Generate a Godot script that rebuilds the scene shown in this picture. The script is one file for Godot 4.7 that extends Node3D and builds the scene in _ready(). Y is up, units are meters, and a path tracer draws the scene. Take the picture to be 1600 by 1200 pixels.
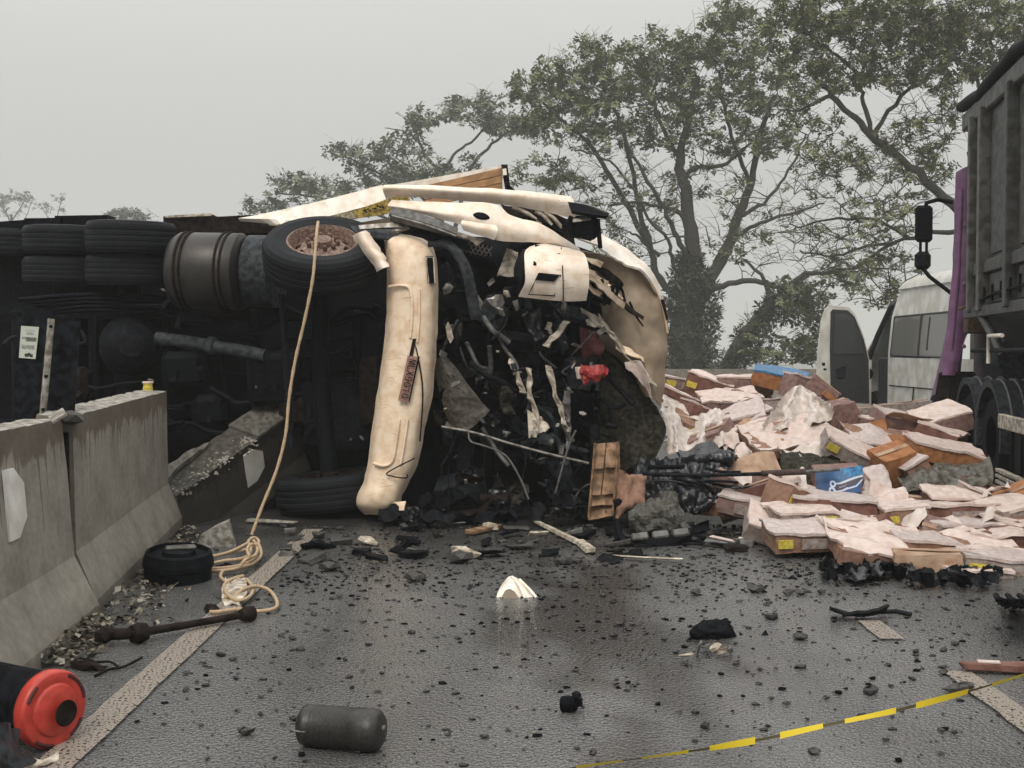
extends Node3D
# An overturned lorry on a wet road, its load of cartons spilt to the right, seen on a grey rainy day.
const F := 1800.0          # focal length in pixels of the 1600 pixel wide photograph
const EYE := 1.52
var PITCH := -atan(55.0 / 1800.0)
var rng := RandomNumberGenerator.new()
var M := {}
var bases := {}

class MB:
	var st := SurfaceTool.new()
	var nz := FastNoiseLite.new()
	func _init():
		st.begin(Mesh.PRIMITIVE_TRIANGLES)
		st.set_smooth_group(-1)
		nz.frequency = 1.0
		nz.fractal_octaves = 3
	func sg(n): st.set_smooth_group(n)
	func v(p, uv = Vector2.ZERO):
		st.set_uv(uv)
		st.add_vertex(p)
	func tri(a, b, c, ua = Vector2.ZERO, ub = Vector2.ZERO, uc = Vector2.ZERO):
		v(a, ua); v(b, ub); v(c, uc)
	func quad(a, b, c, d, ua = Vector2(0, 0), ub = Vector2(1, 0), uc = Vector2(1, 1), ud = Vector2(0, 1)):
		v(a, ua); v(b, ub); v(c, uc); v(a, ua); v(c, uc); v(d, ud)
	func face(pts: Array, mid: Vector3):     # a convex polygon turned outwards from mid
		var c := Vector3.ZERO
		for p in pts: c += p
		c /= pts.size()
		var n: Vector3 = (pts[2] - pts[0]).cross(pts[1] - pts[0])
		var q := pts.duplicate()
		if n.dot(c - mid) < 0: q.reverse()
		for i in range(1, q.size() - 1): tri(q[0], q[i], q[i + 1])
	func box(c: Vector3, s: Vector3, b := Basis.IDENTITY, bev := 0.0, jit := 0.0, rnd: RandomNumberGenerator = null):
		var h := s * 0.5
		bev = minf(bev, minf(h.x, minf(h.y, h.z)) * 0.8)
		var P := {}
		for sx in [-1, 1]:
			for sy in [-1, 1]:
				for sz in [-1, 1]:
					var j := Vector3.ZERO
					if jit > 0.0: j = Vector3(rnd.randf_range(-1, 1), rnd.randf_range(-1, 1), rnd.randf_range(-1, 1)) * jit
					var k := [sx, sy, sz]
					P[k] = [c + b * (Vector3(sx * h.x, sy * (h.y - bev), sz * (h.z - bev)) + j),
						c + b * (Vector3(sx * (h.x - bev), sy * h.y, sz * (h.z - bev)) + j),
						c + b * (Vector3(sx * (h.x - bev), sy * (h.y - bev), sz * h.z) + j)]
		for s1 in [-1, 1]:
			face([P[[s1, -1, -1]][0], P[[s1, 1, -1]][0], P[[s1, 1, 1]][0], P[[s1, -1, 1]][0]], c)
			face([P[[-1, s1, -1]][1], P[[1, s1, -1]][1], P[[1, s1, 1]][1], P[[-1, s1, 1]][1]], c)
			face([P[[-1, -1, s1]][2], P[[1, -1, s1]][2], P[[1, 1, s1]][2], P[[-1, 1, s1]][2]], c)
			if bev > 0.0:
				for s2 in [-1, 1]:
					face([P[[s1, s2, -1]][0], P[[s1, s2, 1]][0], P[[s1, s2, 1]][1], P[[s1, s2, -1]][1]], c)
					face([P[[s1, -1, s2]][0], P[[s1, 1, s2]][0], P[[s1, 1, s2]][2], P[[s1, -1, s2]][2]], c)
					face([P[[-1, s1, s2]][1], P[[1, s1, s2]][1], P[[1, s1, s2]][2], P[[-1, s1, s2]][2]], c)
					for s3 in [-1, 1]: face(P[[s1, s2, s3]], c)
	func ring(c: Vector3, x: Vector3, y: Vector3, r: float, n: int) -> Array:
		var o := []
		for i in n + 1:
			var a := TAU * (i % n) / n
			o.append(c + (x * cos(a) + y * sin(a)) * r)
		return o
	func tube(pts: Array, rad, sides := 8, caps := true):
		var last := []
		var x := Vector3.ZERO
		var n := pts.size()
		for i in n:
			var t: Vector3 = (pts[mini(i + 1, n - 1)] - pts[maxi(i - 1, 0)]).normalized()
			if i == 0:
				x = t.cross(Vector3.UP if absf(t.y) < 0.9 else Vector3.RIGHT).normalized()
			x = (x - t * x.dot(t)).normalized()
			var y := t.cross(x)
			var r: float = rad[i] if rad is Array else rad
			var now := ring(pts[i], x, y, r, sides)
			if i > 0:
				sg(1)
				for k in sides: quad(last[k], now[k], now[k + 1], last[k + 1], Vector2(float(k) / sides, i - 1), Vector2(float(k) / sides, i), Vector2(float(k + 1) / sides, i), Vector2(float(k + 1) / sides, i - 1))
			if caps and (i == 0 or i == n - 1):
				sg(-1)
				for k in range(1, sides - 1):
					if i == 0: tri(now[0], now[k], now[k + 1])
					else: tri(now[0], now[k + 1], now[k])
			last = now
		sg(-1)
	func lathe(prof: Array, xf: Transform3D, sides := 24, sharp := true):
		for i in prof.size() - 1:
			sg(10 + i if sharp else 1)
			var a: Vector2 = prof[i]
			var b: Vector2 = prof[i + 1]
			for k in sides:
				var t0 := TAU * k / sides
				var t1 := TAU * ((k + 1) % sides) / sides
				var p0 := xf * Vector3(a.x * cos(t0), a.y, a.x * sin(t0))
				var p1 := xf * Vector3(b.x * cos(t0), b.y, b.x * sin(t0))
				var p2 := xf * Vector3(b.x * cos(t1), b.y, b.x * sin(t1))
				var p3 := xf * Vector3(a.x * cos(t1), a.y, a.x * sin(t1))
				if a.x > 1e-5: tri(p0, p2, p3, Vector2(float(k) / sides, a.y), Vector2(float(k + 1) / sides, b.y), Vector2(float(k + 1) / sides, a.y))
				if b.x > 1e-5: tri(p0, p1, p2, Vector2(float(k) / sides, a.y), Vector2(float(k) / sides, b.y), Vector2(float(k + 1) / sides, b.y))
		sg(-1)
	func along(r: Array, u: float) -> Vector3:      # Catmull-Rom through the points of a rail
		var n := r.size() - 1
		var f := clampf(u, 0, 1) * n
		var i := mini(int(f), n - 1)
		var t := f - i
		var p0: Vector3 = r[maxi(i - 1, 0)]
		var p1: Vector3 = r[i]
		var p2: Vector3 = r[i + 1]
		var p3: Vector3 = r[mini(i + 2, n)]
		return p1.cubic_interpolate(p2, p0, p3, t)
	func loft(rails: Array, nu := 12, nv := 8, th := 0.01, amp := 0.0, fr := 4.0, seed_ := 1, smooth := true, ragged := 0.0):
		nz.seed = seed_
		var G := []
		for j in nv + 1:
			var row := []
			for i in nu + 1:
				var col := []
				for r in rails: col.append(along(r, float(i) / nu))
				var uu := 0.0
				var vv := float(j) / nv
				if ragged > 0.0 and (j == nv or j == 0): vv += ragged * nz.get_noise_2d(i * 1.7, j * 9.0)
				row.append(along(col, vv) if vv <= 1.0 else along(col, 1.0) + (along(col, 1.0) - along(col, 0.9)) * (vv - 1.0) * 10.0)
			G.append(row)
		var B := []
		for j in nv + 1:
			var row := []
			for i in nu + 1:
				var du: Vector3 = G[j][mini(i + 1, nu)] - G[j][maxi(i - 1, 0)]
				var dv: Vector3 = G[mini(j + 1, nv)][i] - G[maxi(j - 1, 0)][i]
				row.append(dv.cross(du).normalized())
			B.append(row)
		for j in nv + 1:
			for i in nu + 1:
				if amp > 0.0 and fr > 0.0: G[j][i] += B[j][i] * amp * (nz.get_noise_3dv(G[j][i] * fr) * 1.8)
				elif amp > 0.0:     # folds with sharp ridges
					var q: Vector3 = G[j][i] * -fr + Vector3(0, 0, 0.6 * nz.get_noise_3dv(G[j][i] * 2.0))
					G[j][i] += B[j][i] * amp * (1.0 - 3.2 * absf(nz.get_noise_3d(q.x, q.y * 0.6, q.z)) + 0.5 * nz.get_noise_3dv(q * 2.7))
		var K := []
		for j in nv + 1:
			var row := []
			for i in nu + 1: row.append(G[j][i] - B[j][i] * th)
			K.append(row)
		for j in nv:
			for i in nu:
				var ua := Vector2(float(i) / nu, float(j) / nv)
				var ub := Vector2(float(i + 1) / nu, float(j) / nv)
				var uc := Vector2(float(i + 1) / nu, float(j + 1) / nv)
				var ud := Vector2(float(i) / nu, float(j + 1) / nv)
				sg(1 if smooth else -1)
				quad(G[j][i], G[j][i + 1], G[j + 1][i + 1], G[j + 1][i], ua, ub, uc, ud)
				sg(2 if smooth else -1)
				quad(K[j][i], K[j + 1][i], K[j + 1][i + 1], K[j][i + 1], ua, ud, uc, ub)
		sg(-1)
		for i in nu:
			quad(G[0][i], K[0][i], K[0][i + 1], G[0][i + 1])
			quad(G[nv][i], G[nv][i + 1], K[nv][i + 1], K[nv][i])
		for j in nv:
			quad(G[j][0], G[j + 1][0], K[j + 1][0], K[j][0])
			quad(G[j][nu], K[j][nu], K[j + 1][nu], G[j + 1][nu])
	func prism(o: PackedVector2Array, depth: float, xf := Transform3D.IDENTITY):
		var t := Geometry2D.triangulate_polygon(o)
		var h := depth * 0.5
		var area := 0.0
		for i in o.size(): area += o[i].cross(o[(i + 1) % o.size()])
		for i in range(0, t.size(), 3):
			var a := o[t[i]]
			var b := o[t[i + 1]]
			var c := o[t[i + 2]]
			var flip := (b - a).cross(c - a) > 0
			if flip:
				var s := b
				b = c
				c = s
			tri(xf * Vector3(a.x, a.y, h), xf * Vector3(b.x, b.y, h), xf * Vector3(c.x, c.y, h), a, b, c)
			tri(xf * Vector3(a.x, a.y, -h), xf * Vector3(c.x, c.y, -h), xf * Vector3(b.x, b.y, -h), a, c, b)
		for i in o.size():
			var a := o[i]
			var b := o[(i + 1) % o.size()]
			var q := [xf * Vector3(a.x, a.y, h), xf * Vector3(b.x, b.y, h), xf * Vector3(b.x, b.y, -h), xf * Vector3(a.x, a.y, -h)]
			if area > 0.0: quad(q[0], q[1], q[2], q[3])
			else: quad(q[0], q[3], q[2], q[1])
	func chunk(c: Vector3, s: Vector3, b: Basis, rnd: RandomNumberGenerator, jit := 0.3):   # a broken lump
		var P := []
		var n := 6
		for j in 4:
			var ph := -PI / 2 + PI * j / 3.0
			for i in n:
				var a := TAU * i / n + j * 0.5
				var r := 1.0 + rnd.randf_range(-jit, jit)
				P.append(c + b * (Vector3(cos(a) * cos(ph), sin(ph) * 0.8, sin(a) * cos(ph)) * r * s * 0.5))
		for j in 3:
			for i in n:
				var k := (i + 1) % n
				if j > 0: tri(P[j * n + i], P[(j + 1) * n + i], P[j * n + k])
				else: tri(P[i], P[n + i], P[n + k])
				if j < 2: tri(P[j * n + k], P[(j + 1) * n + i], P[(j + 1) * n + k])
	func mesh(m: Material) -> ArrayMesh:
		st.generate_normals()
		var r := st.commit()
		r.surface_set_material(0, m)
		return r

func ray(px: float, py: float) -> Vector3:
	var u := (px - 800.0) / F
	var w := (600.0 - py) / F
	return Vector3(u, sin(PITCH) + w * cos(PITCH), -cos(PITCH) + w * sin(PITCH))
func at(px: float, py: float, d: float) -> Vector3:
	var r := ray(px, py)
	return Vector3(0, EYE, 0) + r * (d / -r.z)
func gnd(px: float, py: float, h := 0.0) -> Vector3:
	var r := ray(px, py)
	return Vector3(0, EYE, 0) + r * ((h - EYE) / r.y)
func pl(list: Array, d: float) -> Array:        # [[x, y] or [x, y, distance] ...] to points
	var o := []
	for p in list: o.append(at(p[0], p[1], p[2] if p.size() > 2 else d))
	return o

var counts := {}
func numbered(n: String) -> String:
	counts[n] = counts.get(n, -1) + 1
	return n if counts[n] == 0 else "%s_%03d" % [n, counts[n]]
func tag(o: Node, label: String, category := "", group := "", kind := "") -> Node:
	if label != "": o.set_meta("label", label)
	if category != "": o.set_meta("category", category)
	if group != "": o.set_meta("group", group)
	if kind != "": o.set_meta("kind", kind)
	return o
func thing(called: String, label: String, category: String, base := Vector3.ZERO, group := "", kind := "") -> Node3D:
	var o := Node3D.new()
	o.name = numbered(called)
	add_child(o)
	o.position = base
	bases[o] = base
	tag(o, label, category, group, kind)
	return o
func part(mb: MB, called: String, m: Material, parent: Node = self) -> MeshInstance3D:   # mesh given in the world's places
	var o := MeshInstance3D.new()
	o.mesh = mb.mesh(m)
	o.name = called if parent != self else numbered(called)
	parent.add_child(o, true)
	if bases.has(parent): o.position = -bases[parent]
	return o
func local(mb: MB, called: String, m: Material, parent: Node = self) -> MeshInstance3D:   # mesh given in the thing's own axes
	var o := MeshInstance3D.new()
	o.mesh = mb.mesh(m)
	o.name = called if parent != self else numbered(called)
	parent.add_child(o, true)
	return o

# ---- materials -------------------------------------------------------------
var texs := {}
func noise_img(seed_: int, freq: float, size := 512, oct := 4, kind := FastNoiseLite.TYPE_SIMPLEX_SMOOTH) -> Image:
	var n := FastNoiseLite.new()
	n.seed = seed_
	n.frequency = freq
	n.noise_type = kind
	n.fractal_octaves = oct
	var im := n.get_seamless_image(size, size)
	im.convert(Image.FORMAT_L8)
	return im
func ramp(im: Image, a: Color, b: Color, lo := 0.25, hi := 0.75) -> ImageTexture:
	var src := im.get_data()
	var lut := PackedByteArray()
	for i in 256:
		var t := smoothstep(lo, hi, i / 255.0)
		var c := a.lerp(b, t)
		lut.append(int(clampf(c.r, 0, 1) * 255)); lut.append(int(clampf(c.g, 0, 1) * 255)); lut.append(int(clampf(c.b, 0, 1) * 255))
	var out := PackedByteArray()
	out.resize(src.size() * 3)
	for i in src.size():
		var k := src[i] * 3
		out[i * 3] = lut[k]; out[i * 3 + 1] = lut[k + 1]; out[i * 3 + 2] = lut[k + 2]
	return ImageTexture.create_from_image(Image.create_from_data(im.get_width(), im.get_height(), false, Image.FORMAT_RGB8, out))
func grime(which: String) -> Texture2D:
	if not texs.has(which):
		match which:
			"soft": texs[which] = ramp(noise_img(3, 0.010, 512, 5), Color(0.86, 0.84, 0.81), Color(1, 1, 1), 0.2, 0.8)
			"dirt": texs[which] = ramp(noise_img(8, 0.02, 512, 5), Color(0.60, 0.57, 0.53), Color(1, 1, 1), 0.2, 0.75)
			"scuff":
				var im := ramp(noise_img(9, 0.012, 1024, 6), Color(0.91, 0.86, 0.81), Color(1, 1, 1), 0.1, 0.7).get_image()
				var k := RandomNumberGenerator.new()
				k.seed = 6
				for i in 70:       # scrapes and chips
					var p := Vector2(k.randi() % 1024, k.randi() % 1024)
					var d := Vector2.from_angle(k.randf_range(-0.4, 0.5)) * k.randf_range(0.5, 1.5)
					var tone := Color(0.60, 0.52, 0.45) if k.randf() < 0.75 else Color(0.25, 0.20, 0.17)
					for s in k.randi_range(4, 60):
						if k.randf() < 0.7: im.fill_rect(Rect2i(posmod(int(p.x), 1020), posmod(int(p.y), 1020), k.randi_range(1, 3), k.randi_range(1, 3)), tone)
						p += d
				texs[which] = ImageTexture.create_from_image(im)
			"print":
				var im := ramp(noise_img(21, 0.012, 1024, 5), Color(0.90, 0.86, 0.84), Color(1, 1, 1), 0.1, 0.8).get_image()
				var k := RandomNumberGenerator.new()
				k.seed = 12
				for i in 46:        # faint rows of print and smears of wet
					var x := k.randi() % 900
					var y := k.randi() % 980
					var tone := Color(1, 1, 1).lerp(Color(0.45, 0.42, 0.42), k.randf_range(0.3, 0.9))
					for row in k.randi_range(1, 4):
						var xx := x
						while xx < mini(1000, x + k.randi_range(40, 150)):
							im.fill_rect(Rect2i(xx, y + row * 14, k.randi_range(3, 12), k.randi_range(3, 7)), tone)
							xx += k.randi_range(8, 18)
				texs[which] = ImageTexture.create_from_image(im)
			"rust": texs[which] = ramp(noise_img(15, 0.03, 512, 5), Color(0.68, 0.52, 0.42), Color(1, 1, 1), 0.25, 0.7)
			"card": texs[which] = ramp(noise_img(21, 0.018, 512, 5), Color(0.84, 0.78, 0.74), Color(1, 1, 1), 0.2, 0.7)
			"bump": texs[which] = bump(noise_img(31, 0.05, 512, 5), 3.0)
			"wrinkle": texs[which] = bump(noise_img(37, 0.016, 512, 5), 9.0)
			"bark": texs[which] = bump(noise_img(41, 0.06, 512, 4), 6.0)
	return texs[which]
func bump(im: Image, s: float) -> ImageTexture:
	var c := im.duplicate()
	c.convert(Image.FORMAT_RGBA8)
	c.bump_map_to_normal_map(s)
	return ImageTexture.create_from_image(c)
func mat(c: Color, rough := 0.7, tex := "", scale := 1.0, nrm := "", nscale := 1.0, metal := 0.0) -> StandardMaterial3D:
	var m := StandardMaterial3D.new()
	m.albedo_color = c.linear_to_srgb()
	m.roughness = rough
	m.metallic = metal
	if tex != "" or nrm != "":
		m.uv1_triplanar = true
		m.uv1_world_triplanar = true
		m.uv1_scale = Vector3.ONE * scale * 0.6
	if tex != "": m.albedo_texture = grime(tex)
	if nrm != "":
		m.normal_enabled = true
		m.normal_texture = grime(nrm)
		m.normal_scale = nscale
	m.cull_mode = BaseMaterial3D.CULL_DISABLED
	return m
func tmat(im: Image, rough := 0.7) -> StandardMaterial3D:
	var m := StandardMaterial3D.new()
	m.albedo_texture = ImageTexture.create_from_image(im)
	m.roughness = rough
	m.cull_mode = BaseMaterial3D.CULL_DISABLED
	return m
func C(r, g, b) -> Color: return Color(r, g, b)

func materials():
	M.cream = mat(C(0.83, 0.68, 0.525), 0.45, "scuff", 1.1, "bump", 0.15)
	M.cream_light = mat(C(0.82, 0.73, 0.635), 0.42, "scuff", 1.0, "bump", 0.12)
	M.white = mat(C(0.82, 0.78, 0.72), 0.4, "scuff", 0.9, "bump", 0.12)
	M.beige = mat(C(0.36, 0.29, 0.22), 0.6, "soft", 1.3, "wrinkle", 0.3)
	M.offwhite = mat(C(0.62, 0.56, 0.48), 0.6, "dirt", 1.6, "bump", 0.3)
	M.black = mat(C(0.0045, 0.0055, 0.0085), 0.6, "dirt", 2.0, "bump", 0.5)
	M.dark = mat(C(0.008, 0.010, 0.014), 0.5, "dirt", 2.3, "bump", 0.5)
	M.dark2 = mat(C(0.013, 0.015, 0.020), 0.55, "dirt", 2.0, "bump", 0.4)
	M.brown_dark = mat(C(0.024, 0.018, 0.017), 0.7, "dirt", 2.0, "bump", 0.5)
	M.grey = mat(C(0.13, 0.13, 0.13), 0.5, "dirt", 2.0, "bump", 0.4)
	M.bluegrey = mat(C(0.060, 0.070, 0.082), 0.4, "dirt", 2.0, "bump", 0.3)
	M.steel = mat(C(0.28, 0.27, 0.26), 0.42, "dirt", 2.0, "bump", 0.3, 0.5)
	M.tank = mat(C(0.036, 0.033, 0.031), 0.4, "soft", 2.6, "bump", 0.3, 0.3)
	M.rubber = mat(C(0.011, 0.012, 0.015), 0.75, "soft", 3.0, "bump", 0.8)
	M.rubber_wet = mat(C(0.015, 0.017, 0.021), 0.5, "soft", 3.0, "bump", 0.5)
	M.rust = mat(C(0.17, 0.105, 0.085), 0.7, "rust", 3.0, "bump", 0.8)
	M.rim = mat(C(0.26, 0.20, 0.175), 0.6, "rust", 3.0, "bump", 0.6)
	M.wood = mat(C(0.33, 0.20, 0.115), 0.7, "dirt", 1.5, "bump", 0.6)
	M.wood_orange = mat(C(0.42, 0.235, 0.115), 0.65, "soft", 2.0, "bump", 0.5)
	M.card = mat(C(0.27, 0.160, 0.115), 0.85, "card", 2.2, "wrinkle", 0.5)
	M.card_red = mat(C(0.17, 0.082, 0.064), 0.85, "card", 2.2, "wrinkle", 0.5)
	M.card_mauve = mat(C(0.23, 0.150, 0.138), 0.85, "card", 2.2, "wrinkle", 0.6)
	M.card_orange = mat(C(0.34, 0.155, 0.065), 0.85, "card", 2.2, "wrinkle", 0.4)
	M.card_tan = mat(C(0.40, 0.28, 0.20), 0.85, "card", 1.4, "wrinkle", 0.35)
	M.card_grey = mat(C(0.30, 0.26, 0.245), 0.8, "card", 2.6, "wrinkle", 0.6)
	M.lid = mat(C(0.60, 0.505, 0.47), 0.6, "print", 1.6, "wrinkle", 0.4)
	M.lid2 = mat(C(0.52, 0.455, 0.44), 0.5, "print", 2.2, "wrinkle", 0.5)
	M.lid3 = mat(C(0.64, 0.545, 0.51), 0.65, "print", 1.3, "wrinkle", 0.35)
	M.film = mat(C(0.64, 0.575, 0.55), 0.35, "soft", 2.0, "wrinkle", 1.0)
	M.yellow = mat(C(0.58, 0.50, 0.07), 0.6, "card", 5.0)
	M.blue = mat(C(0.045, 0.17, 0.36), 0.45, "card", 3.0, "wrinkle", 0.4)
	M.red = mat(C(0.42, 0.035, 0.035), 0.5, "dirt", 4.0)
	M.red_plastic = mat(C(0.55, 0.055, 0.038), 0.42, "soft", 5.0, "bump", 0.15)
	M.red_dark = mat(C(0.10, 0.018, 0.022), 0.8, "dirt", 4.0)
	M.olive = mat(C(0.055, 0.052, 0.043), 0.65, "dirt", 2.5, "wrinkle", 0.7)
	M.tarp = mat(C(0.12, 0.112, 0.095), 0.5, "dirt", 3.0, "wrinkle", 1.0)
	M.bag = mat(C(0.013, 0.015, 0.020), 0.28, "soft", 3.0, "wrinkle", 1.0)
	M.concrete = mat(C(0.185, 0.168, 0.145), 0.8, "soft", 1.2, "bump", 0.6)
	M.concrete_light = mat(C(0.36, 0.345, 0.32), 0.85, "dirt", 2.0, "bump", 1.0)
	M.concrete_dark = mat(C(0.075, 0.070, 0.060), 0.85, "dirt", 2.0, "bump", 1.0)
	M.concrete_dark2 = mat(C(0.13, 0.125, 0.112), 0.85, "dirt", 2.0, "bump", 1.0)
	M.aggregate = mat(C(0.36, 0.345, 0.32), 0.9, "dirt", 9.0, "bump", 1.5)
	M.reflector = mat(C(0.80, 0.79, 0.77), 0.4, "soft", 1.0)
	M.rope = mat(C(0.48, 0.36, 0.24), 0.85, "soft", 9.0, "bump", 1.0)
	M.stone = mat(C(0.055, 0.052, 0.050), 0.6, "dirt", 6.0, "bump", 1.0)
	M.stone2 = mat(C(0.030, 0.029, 0.029), 0.5, "dirt", 6.0, "bump", 1.0)
	M.purple = mat(C(0.20, 0.09, 0.20), 0.42, "soft", 1.6, "bump", 0.3)
	M.purple_mid = mat(C(0.17, 0.06, 0.175), 0.5, "dirt", 1.6, "bump", 0.3)
	M.purple_pale = mat(C(0.34, 0.24, 0.30), 0.55, "dirt", 1.6)
	M.tipper = mat(C(0.055, 0.058, 0.057), 0.55, "dirt", 0.9, "bump", 0.4)
	M.tipper_light = mat(C(0.09, 0.092, 0.088), 0.5, "dirt", 0.8, "bump", 0.3)
	M.tipper_dark = mat(C(0.022, 0.027, 0.032), 0.5, "dirt", 1.2, "bump", 0.3)
	M.van = mat(C(0.60, 0.60, 0.575), 0.35, "soft", 0.7)
	M.van_trim = mat(C(0.022, 0.024, 0.028), 0.55, "soft", 2.0)
	M.bark = mat(C(0.068, 0.066, 0.056), 0.9, "dirt", 2.0, "bark", 1.0)
	M.bark_far = mat(C(0.075, 0.072, 0.062), 0.9, "dirt", 2.0)
	for k in ["black", "dark", "dark2", "brown_dark", "rubber", "rubber_wet", "olive", "bluegrey"]: M[k].metallic_specular = 0.16
	var g := StandardMaterial3D.new()
	g.albedo_color = Color(0.05, 0.055, 0.06, 0.72)
	g.transparency = BaseMaterial3D.TRANSPARENCY_ALPHA
	g.roughness = 0.06
	g.cull_mode = BaseMaterial3D.CULL_DISABLED
	M.glass = g
	var g2: StandardMaterial3D = g.duplicate()
	g2.albedo_color = Color(0.75, 0.8, 0.78, 0.35)
	M.glass_clear = g2

# ---- start -------------------------------------------------------------------
func _ready():
	rng.seed = 20
	# camera, sky, sun, exposure
	var cam := Camera3D.new()
	cam.name = "camera"
	cam.fov = rad_to_deg(2.0 * atan(600.0 / F))
	cam.near = 0.05
	cam.far = 1500.0
	cam.position = Vector3(0, EYE, 0)
	cam.rotation.x = PITCH
	add_child(cam)
	cam.current = true
	var we := WorldEnvironment.new()
	we.name = "world_environment"
	var env := Environment.new()
	env.background_mode = Environment.BG_SKY
	env.tonemap_mode = Environment.TONE_MAPPER_LINEAR
	env.tonemap_exposure = 1.1
	env.sky = Sky.new()
	env.sky.sky_material = overcast()
	env.sdfgi_enabled = true
	env.ssao_enabled = true
	env.ssil_enabled = true
	env.fog_enabled = true
	env.fog_density = 0.0016
	env.fog_light_color = Color(0.81, 0.815, 0.81)
	we.environment = env
	add_child(we)
	var sun := DirectionalLight3D.new()
	sun.name = "sun"
	sun.light_energy = 0.5
	sun.light_angular_distance = 24.0
	sun.light_color = Color(1.0, 0.96, 0.90)
	sun.shadow_enabled = true
	sun.rotation_degrees = Vector3(-48, -14, 0)
	add_child(sun)
	materials()
	setting()
	trees()
	barriers()
	tipper()
	van()
	wreck()
	cartons()
	loose()
	rubble()

func overcast() -> PanoramaSkyMaterial:
	var w := 512
	var h := 256
	var im := Image.create(w, h, false, Image.FORMAT_RGBF)
	var n := FastNoiseLite.new()
	n.seed = 5
	n.frequency = 1.1
	n.fractal_octaves = 3
	for y in h:
		var el := PI / 2 - PI * (y + 0.5) / h
		for x in w:
			var a := TAU * (x + 0.5) / w
			var d := Vector3(cos(el) * sin(a), sin(el), cos(el) * cos(a))
			var up := maxf(d.y, 0.0)
			var l := 0.545 * (1.0 + 1.9 * smoothstep(0.12, 1.0, up))
			l *= 1.0 + 0.05 * n.get_noise_3dv(d * Vector3(1, 2.2, 1))
			im.set_pixel(x, y, Color(l * 1.0, l * 1.002, l * 0.975))
	var m := PanoramaSkyMaterial.new()
	m.panorama = ImageTexture.create_from_image(im)
	return m

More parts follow.
